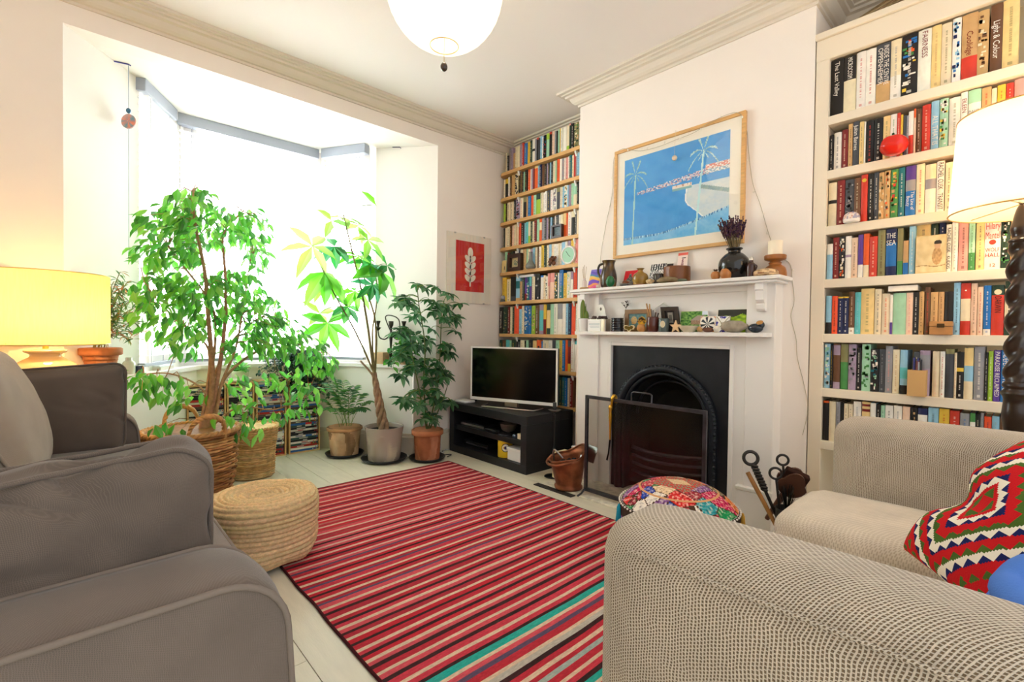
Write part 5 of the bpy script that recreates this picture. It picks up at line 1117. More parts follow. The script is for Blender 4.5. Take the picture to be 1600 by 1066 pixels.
MB().obox(c_ + dn * .02 + tn * .006, dn * .058, sd * .056, tn * .021, '#3a2620').build('leather', M['cloth'], t, bev=.006)
MB().tube([c_ + dn * .06, c_ + dn * .30], [.018, .012], 10, '#6a4636').build('nozzle', M['wood'], t)
# ================================================================ LAMPS
t = thing('table_lamp', 'table lamp with round cream ceramic base and lit yellow drum shade', 'lamp', (-.105, 3.37, .62)); lx, ly = -.105, 3.37
MB().lathe(rprof([(.075, 0), (.12, .04), (.150, .13), (.152, .21), (.130, .275), (.085, .312), (.060, .328), (.062, .342), (.078, .350), (.078, .362), (.02, .368)], 4), (lx, ly, .62), 48, '#ecd2a4').build('ceramic_base', M['gloss'], t)
MB().lathe([(.012, .36), (.012, .42), (.016, .42), (.016, .46), (.001, .46)], (lx, ly, .62), 12, '#c9a860').build('stem', M['metal'], t)
SHADE1 = mat('yellow_linen_shade', '#f0d79c', .9, trans=.7, var=.07, vscale=120, stretch=(1, 1, .1), emit='#ffd27a', es=.08)
m = MB().lathe([(.2515, 0), (.2515, .355)], (lx, ly, 1.012), 72); m.f = [f for f in m.f if len(f) == 4]; m.c = m.c[:len(m.f)]; m.m = m.m[:len(m.f)]; m.s = m.s[:len(m.f)]; m.build('lamp_shade', SHADE1, t)
for z, nm_ in ((1.367, 'upper_ring'), (1.012, 'lower_ring')):
    m = MB(); m.tube([(lx + .2515 * math.cos(2 * PI * k / 60), ly + .2515 * math.sin(2 * PI * k / 60), z) for k in range(60)], .0028, 5, '#f0dda0', closed=True)
    if nm_ == 'upper_ring': m.build(nm_, M['metal'], t); continue
    ring_ = m
m = ring_
for k in range(3): m.tube([(lx, ly, 1.03), (lx + .2515 * math.cos(2.1 * k), ly + .2515 * math.sin(2.1 * k), 1.02)], .002, 5, '#c9b070')
m.build('lower_ring', M['metal'], t)
BULB = mat('lit_bulb', '#fff4d8', emit='#fff0c8', es=14)
MB().ell((lx + .02, ly - .03, 1.13), .028, .028, .042, 14, 10).build('bulb', BULB, t)
t = thing('side_table', 'small round side table in the corner under the yellow lamp', 'table', (lx, ly, 0)); MB().lathe([(.001, .60), (.22, .60), (.225, .61), (.22, .62), (.001, .62)], (lx, ly + .03, 0), 40, '#7a5636').build('table_top', M['wood'], t)
for k in range(3): MB().tube([(lx + .12 * math.cos(2.1 * k + .5), ly + .03 + .12 * math.sin(2.1 * k + .5), .60), (lx + .17 * math.cos(2.1 * k + .5), ly + .03 + .17 * math.sin(2.1 * k + .5), 0)], .014, 8, '#6a4a2e').build('leg', M['wood'], t)
fx, fy = 2.735, .024
t = thing('floor_lamp', 'floor lamp with dark barley-twist column and lit cream shade by the bookcase', 'lamp', (fx, fy, 0)); m = MB(); n_ = 20; zs_ = 150; vs = []
for i in range(zs_ + 1):
    z = .92 + .56 * i / zs_
    for j in range(n_):
        th = 2 * PI * j / n_; rr_ = .036 + .009 * math.cos(2 * th - z * 62) * min(1, i / 10, (zs_ - i) / 10); vs.append((fx + rr_ * math.cos(th), fy + rr_ * math.sin(th), z))
m.add(vs, [(i * n_ + j, i * n_ + (j + 1) % n_, (i + 1) * n_ + (j + 1) % n_, (i + 1) * n_ + j) for i in range(zs_) for j in range(n_)], sm=True); m.build('twisted_column', M['darkwood'], t)
MB().lathe(rprof([(.13, 0), (.135, .03), (.10, .05), (.045, .08), (.034, .14), (.04, .3), (.034, .5), (.03, .62), (.044, .66), (.034, .70), (.040, .76), (.044, .80), (.040, .86), (.050, .885), (.038, .90), (.046, .915), (.036, .93)], 3), (fx, fy, 0), 36).build('turned_base', M['darkwood'], t)
MB().lathe(rprof([(.03, 1.47), (.042, 1.485), (.03, 1.50), (.036, 1.53), (.03, 1.56), (.022, 1.60), (.015, 1.62), (.001, 1.64)], 3), (fx, fy, 0), 28).build('turned_neck', M['darkwood'], t)
SHADE2 = mat('cream_lamp_shade', '#f6ead4', .9, trans=.65, emit='#fff0d2', es=.10)
m = MB(); prof2 = [(.219, 1.605), (.198, 1.985)]; m.lathe(prof2, (fx, fy, 0), 72); m.f = [f for f in m.f if len(f) == 4]; m.c = m.c[:len(m.f)]; m.m = m.m[:len(m.f)]; m.s = m.s[:len(m.f)]; m.build('lamp_shade', SHADE2, t)
for R_, z in prof2[::-1]:
    m = MB(); m.tube([(fx + R_ * math.cos(2 * PI * k / 60), fy + R_ * math.sin(2 * PI * k / 60), z) for k in range(60)], .003, 5, '#e0b878', closed=True)
    if z > 1.9: m.build('upper_ring', M['metal'], t)
for k in range(3): m.tube([(fx, fy, 1.63), (fx + .217 * math.cos(2.1 * k + .8), fy + .217 * math.sin(2.1 * k + .8), 1.615)], .0022, 5, '#d8c090')
m.build('lower_ring', M['metal'], t)
MB().ell((fx, fy, 1.74), .03, .03, .045, 14, 10).build('bulb', BULB, t); MB().lathe([(.014, 1.63), (.014, 1.70)], (fx, fy, 0), 12, '#e8e0d0').build('bulb_holder', M['plastic'], t)
qx, qy, qz, QR = 1.295, 1.905, 2.72, .272
t = thing('paper_lantern', 'round white paper lantern hanging lit from the ceiling', 'lamp', (qx, qy, ZC)); PAPER = mat('lantern_paper', '#f4ecdc', .95, trans=.55, emit='#fff6e6', es=.06)
m = MB(); pf = []
for i in range(121):
    a = math.radians(-76 + 152 * i / 120); pf.append(((QR + .003 * math.cos(i * 2 * PI / 6)) * math.cos(a), (QR + .003 * math.cos(i * 2 * PI / 6)) * math.sin(a)))
m.lathe(pf, (qx, qy, qz), 72); m.f = [f for f in m.f if len(f) == 4]; m.c = m.c[:len(m.f)]; m.m = m.m[:len(m.f)]; m.s = m.s[:len(m.f)]; m.build('paper_shade', PAPER, t)
zb_ = qz + pf[0][1]; MB().tube([(qx + pf[0][0] * math.cos(2 * PI * k / 48), qy + pf[0][0] * math.sin(2 * PI * k / 48), zb_) for k in range(48)], .0025, 5, '#e8c888', closed=True).build('wire_ring', M['metal'], t)
MB().ell((qx, qy, qz), .03, .03, .04, 12, 8).build('bulb', BULB, t); MB().tube([(qx, qy, qz + .04), (qx, qy, ZC)], .003, 6, '#f0ece4').build('flex', M['plastic'], t)
cq = onx(702, 100, qx + .0); t = thing('conker_pull', 'dark conker hanging on a cord beneath the paper lantern', 'pull cord', (qx, qy, zb_)); MB().tube([(qx, qy, zb_ + .06), (qx, qy, zb_ - .075)], .0014, 5, '#d8a860').build('cord', M['plastic'], t)
MB().ell((qx, qy, zb_ - .098), .017, .017, .021, 14, 10, '#3a2c24').build('conker', M['gloss'], t)
# ================================================================ PICTURES
def blue_scene(u, v):                                               # a plain seaside view of no known hand
    sky = mixc('#2a98e0', '#48aee8', v); q = noise.noise(V((u * 9, v * 12, 0))) * .5 + noise.noise(V((u * 40, v * 40, 3))) * .25
    c = mixc('#1f8fdd', '#5bb8ee', .35 + q * .5)
    hl = .56 + .10 * u                                              # far shore
    if .14 < u and abs(v - hl) < .012 + .035 * u * (1 - .3 * u) and v > hl - .03: c = mixc('#7fc2ea', '#f4ece6' if noise.noise(V((u * 70, v * 70, 5))) > -.05 else '#e08a84', .75) if noise.noise(V((u * 55, v * 60, 9))) > -.1 else '#2f8fcf'
    b = .07 + .30 * max(0, u - .35) ** 1.3
    uc = .64 + .20 * max(0, (.50 - v) / .40) ** 1.4 - .05 * math.exp(-((v - .36) / .10) ** 2)
    if v < .53 and u > uc and v > b: c = mixc('#e2e8e4', '#bcd6e4', .4 + q)
    if v < .53 and abs(u - uc) < .006 and v > b: c = '#f4f8f6'
    if u > .76 and abs(v - (.50 - .10 * (u - .76) / .24)) < .022: c = mixc('#5a93ae', '#b8c8b0', .5 + q)
    if .50 < u < .68 and abs(v - .535) < .028: c = '#7fb6bc' if v < .535 else ('#efe4d4' if noise.noise(V((u * 80, v * 30, 2))) > -.1 else '#c89a80')
    if .80 < u and abs(v - .66) < .045: c = '#f0ece8' if noise.noise(V((u * 60, v * 80, 7))) > 0 else ('#d8847c' if v > .66 else '#8ab4cc')
    if v < b: c = mixc('#8fd0f0', '#4fb2ea', .5 + q)
    if abs(v - b) < .010: c = '#2f7fc0' if noise.noise(V((u * 90, 0, 0))) > 0 else '#a8daf2'
    for tx, ty, lean, col in ((.12, .80, -.02, '#a9d8d8'), (.78, .86, -.05, '#c4ecec')):
        xx = tx + lean * (v - ty) / .7 * -1
        if v < ty and abs(u - xx) < .008: c = col
        du, dv = u - tx, (v - ty) * .72 + 5.5 * (u - tx) ** 2; dd = math.hypot(du, dv); an = math.atan2(dv, du)
        if dd < .135 and (abs(math.sin(an * 4.5 + tx * 9)) < .50 - dd * 2) and dv > -.05: c = mixc(col, '#3f8f9a', .5 if noise.noise(V((u * 60, v * 60, 0))) > 0 else .1)
    return c
PX_ = XC - .022; py0, py1, pz0, pz1 = 1.170, 2.105, 1.655, 2.445
t = thing('framed_picture', 'large oak framed blue seaside picture above the mantel', 'picture', (XC, (py0 + py1) / 2, pz0)); fw_ = .022; m = MB()
for a in ((py0, py1, pz0, pz0 + fw_), (py0, py1, pz1 - fw_, pz1), (py0, py0 + fw_, pz0 + fw_, pz1 - fw_), (py1 - fw_, py1, pz0 + fw_, pz1 - fw_)): m.box(PX_ - .006, XC - .001, *a)
m.build('frame', M['oak'], t, bev=.002)
MB().box(PX_ + .006, XC - .002, py0 + .01, py1 - .01, pz0 + .01, pz1 - .01, '#f7f0e0').build('mount', M['attr'], t)
ay0, ay1, az0, az1 = 1.262, 2.02, 1.745, 2.36
MB().grid(lambda u, v: (PX_ + .0045, ay1 + (ay0 - ay1) * u, az0 + (az1 - az0) * v), 150, 120, colf=blue_scene, sm=False).build('print', M['attr'], t)
MB().box(PX_ - .001, PX_ + .0006, py0 + fw_ - .002, py1 - fw_ + .002, pz0 + fw_ - .002, pz1 - fw_ + .002).build('glazing', M['picglass'], t)
x0, x1, z0, z1 = 2.532, 3.062, 1.374, 2.032; YP = YB - .012
t = thing('framed_print', 'frameless glazed print of a white leaf on red on the window wall', 'picture', ((x0 + x1) / 2, YB, z0))
MB().box(x0, x1, YP, YB - .001, z0, z1, '#efe6d6').build('backing', M['attr'], t, bev=.001)
ra = (2.633, 2.974, 1.487, 1.963); MB().box(ra[0], ra[1], YP - .0012, YP, ra[2], ra[3], '#cf2a24').build('red_panel', M['attr'], t)
m = MB(); cx_ = (ra[0] + ra[1]) / 2; LFc = '#f2ead8'
m.slab([(cx_ - .008, YP - .0024, 1.535), (cx_ + .008, YP - .0024, 1.535), (cx_ + .008, YP - .0024, 1.83), (cx_ - .008, YP - .0024, 1.83)], (0, .001, 0), LFc)
def lobe(cx2, cz, a, L_, W_): 
    m.slab([(cx2 + L_ * (.5 - .5 * math.cos(q)) * math.cos(a) - W_ * math.sin(q) * math.sin(a), YP - .0024, cz + L_ * (.5 - .5 * math.cos(q)) * math.sin(a) + W_ * math.sin(q) * math.cos(a)) for q in [2 * PI * k / 20 for k in range(20)]], (0, .001, 0), LFc)
for k in range(4):
    zz = 1.585 + k * .062
    lobe(cx_, zz, .75, .085, .024); lobe(cx_, zz, PI - .75, .085, .024)
lobe(cx_, 1.81, PI / 2, .10, .032); m.build('leaf_motif', M['attr'], t)
MB().box(x0, x1, YP - .006, YP - .004, z0, z1).build('glazing', M['picglass'], t)
m = MB()
for x in (x0 + .09, x1 - .09):
    for z in (z0 - .002, z1 - .010): m.box(x - .008, x + .008, YP - .007, YB - .001, z, z + .012, '#b9b6b0')
m.build('clip', M['metal'], t)
# fairy lights round the picture
t = thing('fairy_lights', 'string of tiny clear fairy lights draped over the picture frame', 'lights', (XC, 1.6, 2.4)); FX = PX_ - .012
lw = [onx(938, 412, XC - .006), onx(940, 390, XC - .006), onx(948, 345, XC - .006), onx(957, 300, XC - .006), onx(959, 250, XC - .006), onx(972, 233, FX), onx(1000, 236, FX), onx(1030, 229, FX), onx(1055, 219, FX), onx(1085, 207, FX), onx(1112, 190, FX), onx(1152, 176, FX), onx(1166, 200, XC - .006), onx(1170, 240, XC - .006), onx(1176, 285, XC - .006), onx(1188, 320, XC - .006), onx(1198, 355, XC - .006), onx(1206, 380, XC - .006), onx(1216, 402, XC - .006), onx(1234, 412, XC - .006), onx(1238, 440, XC - .006), onx(1241, 470, XC - .005), onx(1236, 495, XC - .005), onx(1244, 530, XC - .005), onx(1246, 560, XC - .005), onx(1256, 600, XC - .005), onx(1262, 640, XC - .005), onx(1254, 680, XC - .005)]
sp = smooth_path(lw, 6); MB().tube(sp, .0016, 5, '#b4aa90').build('wire', M['plastic'], t)
r = random.Random(71); m = MB(); BG = mat('clear_bulbs', '#fbf6ea', .1, trans=.5)
for i in range(8, int(len(sp) * .74), 6):
    o_ = V((-.008, r.uniform(-.012, .012), r.uniform(-.02, .02))); m.ell(sp[i] + o_, .0045, .0045, .008, 7, 5); m.tube([sp[i], sp[i] + o_], .0012, 4)
m.build('tiny_bulbs', BG, t)
op = onx(1054, 247, PX_ - .028); t = thing('hanging_ball', 'small pale wooden ball hanging in front of the blue picture', 'ornament', op); MB().ell(op, .017, .017, .017, 16, 12, '#e8cfae').build('ball', M['wood'], t); MB().tube([op + V((0, 0, .016)), V((op.x + .004, op.y, pz1 + .004)), V((XC - .004, op.y, pz1 + .004))], .0009, 4, '#d8c8a8').build('thread', M['plastic'], t)
# ================================================================ MANTEL: upper shelf
ZU, ZL = 1.4305, 1.1155
def yy(px, X, z): return px_on_x(px, X, z)
def hwid(a, b, X, z): return abs(yy(a, X, z) - yy(b, X, z)) / 2
def lat(name, label, cat, px, X, z, prof, col='#ffffff', mt='gloss', n=32, colf=None, group=None, k=3):
    y = yy(px, X, z + .03); return MB().lathe(rprof(prof, k), (X, y, z), n, col, colf=colf).build(name, M[mt], label=label, cat=cat, group=group)
def stone(name, label, cat, px, X, z, rx, ry, rz, col, seed=1, nz=.35, mt='stone', rot=0):
    y = yy(px, X, z + rz); m = MB().ell((X, y, z + rz * .92), rx, ry, rz, 18, 12, col, 0, nz, seed); zb = min(p[2] for p in m.v); m.v = [(a, b, c + z - zb) for a, b, c in m.v]
    return m.build(name, M[mt], label=label, cat=cat)
def card(name, label, px0, px1, z, h, X0, X1, colf, nu=40, nv=50, th=.002, cat='card', mt='attr', border=None):
    """a card leaning back: its foot at X0, its top at X1"""
    ya, yb = yy(px0, X0, z + h / 2), yy(px1, X0, z + h / 2); t = thing(name, label, cat, (X0, (ya + yb) / 2, z))
    p = lambda u, v, o=0: V((X0 + (X1 - X0) * v - o, ya + (yb - ya) * u, z + h * v))
    MB().slab([p(0, 0), p(1, 0), p(1, 1), p(0, 1)], (th, 0, 0), border or '#efe8da').build('sheet', M[mt], t)
    MB().grid(lambda u, v: p(.02 + .96 * u, .02 + .96 * v, .0006), nu, nv, colf=colf, sm=False).build('printed_face', M[mt], t); return t
NZ = lambda u, v, s=0: noise.noise(V((u, v, s)))
y = yy(913, 2.835, ZU + .01)
m = MB()
for k, (c, rr_, dx) in enumerate((('#c99a62', .038, 0), ('#a87844', .035, .004), ('#d8b078', .032, -.003))): m.lathe([(.001, .005 * k), (rr_, .005 * k), (rr_, .005 * k + .0045), (.001, .005 * k + .0045)], (2.835 + dx, y + dx, ZU), 24, c)
m.build('coaster_stack', M['wood'], label='little stack of round wooden coasters under the reed diffuser', cat='coaster')
t = thing('reed_diffuser', 'small glass reed diffuser with thin sticks at the shelf end', 'diffuser', (2.835, y, ZU + .0145)); MB().lathe(rprof([(.016, .0), (.017, .004), (.017, .045), (.010, .055), (.009, .068), (.007, .068)], 3), (2.835, y, ZU + .015), 20, '#e8d6cc').build('bottle', M['gloss'], t)
MB().lathe([(.0165, .003), (.0165, .02), (.001, .02)], (2.835, y, ZU + .015), 16, '#d85a3a').build('liquid', M['gloss'], t)
for dy, dz in ((-.022, .14), (.0, .155), (.018, .145), (.028, .13)): MB().tube([(2.835, y, ZU + .03), (2.835 + dy * .3, y + dy, ZU + .03 + dz)], .0016, 5, '#b99a72').build('reed', M['wood'], t)
BAN = ['#d8408a', '#e86a8a', '#f0a060', '#8a5ac0', '#7a5ad0', '#f0b050', '#e8c46a', '#5a9ab8', '#7a6ac8', '#6a5ac0', '#8a7ad0']
card('striped_card', 'card of wavy rainbow bands standing behind the diffuser', 917, 934, ZU, .165, 2.90, 2.955, lambda u, v: BAN[min(10, max(0, int((v + .05 * math.sin(u * 5 + v * 6)) * 11)))])
yj = yy(951, 2.875, ZU + .09); t = thing('pottery_jug', 'tall dark glazed pottery jug beside the striped card', 'jug', (2.875, yj, ZU))
b = MB().lathe(rprof([(.046, 0), (.056, .02), (.060, .07), (.052, .12), (.042, .155), (.042, .18), (.050, .20), (.045, .198), (.036, .17), (.04, .1), (.001, .03)], 4), (2.875, yj, ZU), 40, colf=lambda v, u: mixc('#3a2c22', '#8a6a34', max(0, NZ(u * 7, v * 6) * 1.2 + .1))); b.build('body', M['gloss'], t)
MB().tube(smooth_path([(2.875, yj + .045, ZU + .185), (2.875, yj + .085, ZU + .175), (2.875, yj + .095, ZU + .125), (2.875, yj + .06, ZU + .07)], 6), .009, 10, '#3a2c22').build('handle', M['gloss'], t)
MB().ell((2.802, yy(953.5, 2.802, ZU + .04), ZU + .0405), .032, .032, .0405, 24, 16, '#1f6a3a').build('glass_egg', M['gloss'], label='deep green glass egg in front of the tall jug', cat='ornament')
stone('shell', 'small pale pink shell between striped card and jug', 'shell', 935, 2.81, ZU, .015, .02, .012, '#e8cfc4', 5)
m = MB(); y = yy(966.5, 2.815, ZU + .02); m.lathe([(.020, 0), (.012, .02), (.001, .042)], (2.815, y, ZU), 6, '#c4c0bc', sm=False); m.build('stone_pyramid', M['stone'], label='little pale stone pyramid beside the green glass egg', cat='ornament')
stone('pebble', 'flat dark grey pebble in front of the red picture card', 'pebble', 974, 2.80, ZU, .022, .030, .009, '#6a6a66', 7); stone('pebble', 'flat grey pebble touching the pinkish foot of the brown vase', 'pebble', 984, 2.835, ZU, .02, .026, .012, '#77706a', 8)
stone('rock', 'rusty brown rock leaning on the red picture card', 'rock', 978, 2.862, ZU, .018, .026, .022, '#8a5238', 11)
def redcard(u, v):
    d = ((u - .5) / .3) ** 2 + ((v - .3) / .34) ** 2; h_ = ((u - .47) / .11) ** 2 + ((v - .68) / .13) ** 2
    return mixc('#3a3634', '#8a8a80', .5 + NZ(u * 12, v * 12)) if d < 1 or h_ < 1 else '#d2202a'
card('picture_card', 'small red picture card with a dark seated figure', 971.5, 992, ZU, .125, 2.89, 2.935, redcard)
lat('bottle_vase', 'round brown bottle vase with a narrow flared neck', 'vase', 1000.5, 2.84, ZU, [(.038, 0), (.046, .006), (.049, .02), (.054, .045), (.045, .075), (.02, .092), (.016, .105), (.027, .115), (.022, .114), (.012, .10), (.001, .09)], colf=lambda v, u: '#b8807a' if v < .1 else mixc('#7a5a24', '#a8843a', .5 + NZ(u * 6, v * 5)))
stone('rock', 'small sandy rock right of the brown bottle vase', 'rock', 1015.5, 2.815, ZU, .018, .027, .017, '#c8aa80', 13)
def bw(u, v): return ('#2a2a2a' if (math.sin(u * 40) > 0 and v > .72) else ('#e8e6e2' if NZ(u * 16, v * 18) > -.02 else '#6a6a6a'))
card('photograph', 'black and white photograph card behind the small dark mug', 1012, 1037, ZU, .155, 2.91, 2.955, bw)
card('dark_card', 'small dark card half hidden behind the wooden bowl', 1037.5, 1049, ZU, .15, 2.935, 2.965, lambda u, v: '#3a3028' if v > .5 else '#8a6a54')
ym = yy(1029, 2.862, ZU + .03); t = thing('small_mug', 'small dark pottery mug beside the wooden bowl', 'mug', (2.862, ym, ZU)); MB().lathe(rprof([(.026, 0), (.030, .01), (.034, .06), (.036, .068), (.031, .066), (.028, .02), (.001, .012)], 3), (2.862, ym, ZU), 28, '#4a4440').build('body', M['gloss'], t); MB().tube(smooth_path([(2.84, ym - .028, ZU + .055), (2.825, ym - .045, ZU + .045), (2.835, ym - .03, ZU + .015)], 5), .005, 8, '#4a4440').build('handle', M['gloss'], t)
stone('rock', 'long flat mossy brown rock below the wooden bowl', 'rock', 1043, 2.80, ZU, .024, .072, .020, '#8d7a58', 17, .4); stone('rock', 'flat green slate piece at the end of the mossy rock', 'rock', 1066, 2.815, ZU, .022, .034, .010, '#6d7560', 19)
lat('wooden_bowl', 'straight sided polished wooden bowl', 'bowl', 1057.5, 2.875, ZU, [(.07, 0), (.080, .006), (.083, .03), (.083, .10), (.078, .104), (.072, .098), (.068, .03), (.001, .02)], '#7a4a28', 'wood', 44)
def tower(u, v):
    w_ = .30 * (1 - v) ** 1.2 + .03
    return '#e86a5a' if v > .92 else ('#8a4a5a' if abs(u - .5) < w_ and .1 < v < .8 and NZ(u * 30, v * 40) > -.25 else ('#3a2a2a' if abs(v - .83) < .02 and u > .4 and u < .8 else '#f2d8cc'))
card('tower_card', 'tall pale card with a drawing of a tower behind the wooden bowl', 1055.5, 1071.5, ZU, .215, 2.93, 2.965, tower, 30, 70)
for px, R_, lab, g in ((1118, .027, 'smaller dried orange seed pod with a dark crown', 1), (1134.5, .034, 'larger dried orange seed pod with a dark crown by the black vase', 2)):
    y = yy(px, 2.812, ZU + .03); t = thing('seed_pod', lab, 'seed pod', (2.812, y, ZU)); MB().lathe(rprof([(.001, 0), (R_ * .7, .003), (R_, R_ * .9), (R_ * .72, R_ * 1.6), (R_ * .3, R_ * 1.75), (.001, R_ * 1.75)], 4), (2.812, y, ZU), 24, '#b9783f').build('body', M['wood'], t)
    m = MB()
    for k in range(8): a = k * PI / 4; m.leaf((2.812 + .004 * math.cos(a), y + .004 * math.sin(a), ZU + R_ * 1.7), (math.cos(a), math.sin(a), .8), U, R_ * .75, R_ * .35, '#4a3018', -.2)
    m.build('crown', M['bark'], t)
yv = yy(1147, 2.878, ZU + .08); t = thing('lavender_vase', 'round black glazed vase holding a bunch of dried lavender', 'vase', (2.878, yv, ZU)); MB().lathe(rprof([(.055, 0), (.066, .01), (.086, .06), (.082, .11), (.055, .145), (.036, .158), (.036, .170), (.046, .178), (.044, .184), (.034, .182), (.03, .165), (.001, .15)], 4), (2.878, yv, ZU), 48, colf=lambda v, u: '#8a7a62' if v < .06 else '#1c1a17').build('body', M['gloss'], t)
m = MB(); h = MB(); r = random.Random(81)
for k in range(64):
    a = r.uniform(0, 6.28); q = r.random() ** .5; L_ = r.uniform(.15, .215); d = V((.30 * q * math.cos(a), .34 * q * math.sin(a) + .11, 1)).normalized(); s_ = V((2.878 + .02 * q * math.cos(a), yv + .02 * q * math.sin(a), ZU + .165)); e = s_ + d * L_
    m.tube([s_, e], .0012, 3, '#7a6a48', cap=False)
    for i in range(9): p = s_.lerp(e, .52 + .055 * i); h.ell(p + V((r.uniform(-.003, .003), r.uniform(-.003, .003), 0)), .0045, .0045, .006, 5, 4, jit(r.choice(['#4a3444', '#5a3f54', '#38283a', '#6a4a4a']), .15, r))
m.build('stalks', M['bark'], t); h.build('flower_heads', M['cloth'], t)
yb = yy(1173.5, 2.83, ZU + .04); t = thing('small_bottle', 'small dark brown bottle with a silver stopper', 'bottle', (2.83, yb, ZU)); MB().lathe(rprof([(.022, 0), (.024, .004), (.024, .065), (.014, .082), (.011, .086), (.011, .098)], 3), (2.83, yb, ZU), 24, '#3a1a16').build('body', M['gloss'], t); MB().lathe([(.0125, .096), (.0125, .108), (.007, .116), (.001, .118)], (2.83, yb, ZU), 18, '#d8d4cc').build('stopper', M['metal'], t); MB().tube(smooth_path([(2.82, yb - .02, ZU + .07), (2.815, yb - .036, ZU + .058), (2.82, yb - .024, ZU + .03)], 5), .004, 6, '#3a1a16').build('handle', M['gloss'], t)
y = yy(1197, 2.825, ZU + .03); m = MB().lathe(rprof([(.001, 0), (.055, .001), (.062, .012), (.058, .028), (.03, .040), (.001, .042)], 3), (2.825, y, ZU), 32, colf=lambda v, u: mixc('#8a5a30', '#e8c898', .5 + 1.2 * NZ(math.cos(u * 6.28) * 2.5, math.sin(u * 6.28) * 2.5, v * 9))); m.build('bark_slice', M['wood'], label='domed slice of streaky bark in front of the wooden candlestick', cat='ornament')
y = yy(1211, 2.905, ZU + .06); t = thing('candlestick', 'turned wooden candlestick with wide dish', 'candlestick', (2.905, y, ZU)); MB().lathe(rprof([(.056, 0), (.060, .008), (.052, .05), (.030, .068), (.034, .078), (.026, .088), (.052, .096), (.056, .110), (.054, .122), (.03, .122), (.001, .12)], 3), (2.905, y, ZU), 36, '#a0632e').build('turned_body', M['wood'], t)
t = thing('candle', 'thick cream pillar candle on the wooden candlestick', 'candle', (2.905, y, ZU + .1225)); MB().lathe([(.036, 0), (.037, .003), (.037, .078), (.033, .080), (.001, .074)], (2.905, y, ZU + .1225), 32, '#f3e6cc').build('wax', M['plastic'], t); MB().tube([(2.905, y, ZU + .195), (2.905, y, ZU + .208)], .0015, 5, '#2a2420').build('wick', M['cloth'], t)
# ================================================================ MANTEL: lower shelf
XL2 = 2.814
y = yy(912.5, XL2, ZL + .05); t = thing('cactus', 'green column cactus in a small white pot', 'cactus', (XL2, y, ZL)); MB().lathe(rprof([(.034, 0), (.036, .004), (.042, .088), (.042, .092), (.037, .09), (.034, .07), (.001, .068)], 2), (XL2, y, ZL), 32, '#eeebe6').build('pot', M['gloss'], t)
def cact(c, h, R_):
    m = MB(); n_ = 40; vs = []; K = 14
    for i in range(K + 1):
        f_ = i / K; rr_ = R_ * (1 - max(0, (f_ - .55) / .45) ** 2.2) * (.85 + .15 * min(1, f_ * 4)) + .0005
        for j in range(n_): a = 2 * PI * j / n_; q = rr_ * (1 + .13 * math.cos(a * 9)); vs.append((c[0] + q * math.cos(a), c[1] + q * math.sin(a), c[2] + h * f_))
    m.add(vs, [(i * n_ + j, i * n_ + (j + 1) % n_, (i + 1) * n_ + (j + 1) % n_, (i + 1) * n_ + j) for i in range(K) for j in range(n_)], [mixc('#5f7a24', '#b9a848', (j % 4 == 0) * .6) for i in range(K) for j in range(n_)], 0, True); return m
cact((XL2, y + .008, ZL + .07), .185, .021).build('tall_stem', M['plastic'], t); cact((XL2, y - .022, ZL + .07), .085, .015).build('short_stem', M['plastic'], t)
y0, y1 = sorted((yy(922.5, 2.82, ZL + .04), yy(944, 2.82, ZL + .04))); t = thing('seed_tin', 'pale metal tin with a white label and dried twigs on top', 'tin', (2.83, (y0 + y1) / 2, ZL)); MB().prism(rrect(2.785, 2.852, y0 - .035, y1, .012), ZL, ZL + .088, '#c4b8a8').build('body', M['metal'], t); MB().box(2.7825, 2.7852, y0 + .004, y1 - .004, ZL + .004, ZL + .084, '#f4f2ee').build('label', M['attr'], t)
m = MB()
for k, z in enumerate((.05, .038, .03)): m.box(2.7815, 2.783, y0 + .014, y1 - .016 - .006 * k, ZL + z, ZL + z + (.006 if k == 0 else .0025), '#9aa8b8')
m.build('label_writing', M['attr'], t); m = MB(); r = random.Random(83)
for k in range(26): m.ell((r.uniform(2.795, 2.845), r.uniform(y0 - .03, y1 - .005), ZL + .092 + r.uniform(0, .014)), .011, .012, .008, 7, 5, jit('#5a4a44', .2, r), 0, .6, k)
m.build('dried_twigs', M['stone'], t)
y = yy(943, 2.888, ZL + .12); pts = [(2.854, y + a, ZL + b) for a, b in ((-.058, 0), (.058, 0), (.052, .10), (.040, .135), (.032, .175), (.018, .195), (0, .20), (-.018, .195), (-.032, .175), (-.040, .135), (-.052, .10))]
t = thing('ceramic_plaque', 'white bell-shaped ceramic plaque with a hole behind the seed tin', 'plaque', (2.857, y, ZL)); MB().slab(pts, (.004, 0, 0), '#f3efe8').build('plaque_body', M['gloss'], t, bev=.002); MB().slab([(2.8532, y + .008 * math.cos(q * PI / 8), ZL + .165 + .012 * math.sin(q * PI / 8)) for q in range(16)], (.001, 0, 0), '#6a645c').build('hole', M['attr'], t)
lat('ribbed_jar', 'black ribbed cylindrical jar', 'jar', 964.5, XL2, ZL, [(.040, 0), (.042, .003)] + [(.042 - .003 * (k % 2), .006 + .0085 * k) for k in range(10)] + [(.042, .094), (.038, .095), (.036, .09), (.001, .088)], '#1b1b1f', k=2)
ys = yy(977, 2.872, ZL + .1); t = thing('dried_flower', 'thin dark stem of white dried flowers rising behind the wooden frame', 'flower', (2.872, ys + .008, ZL)); MB().tube(smooth_path([(2.872, ys + .008, ZL), (2.872, ys + .012, ZL + .09), (2.872, ys - .004, ZL + .16), (2.872, ys - .015, ZL + .20)], 5), .0014, 5, '#2a2420').build('stem', M['bark'], t); m = MB(); r = random.Random(85)
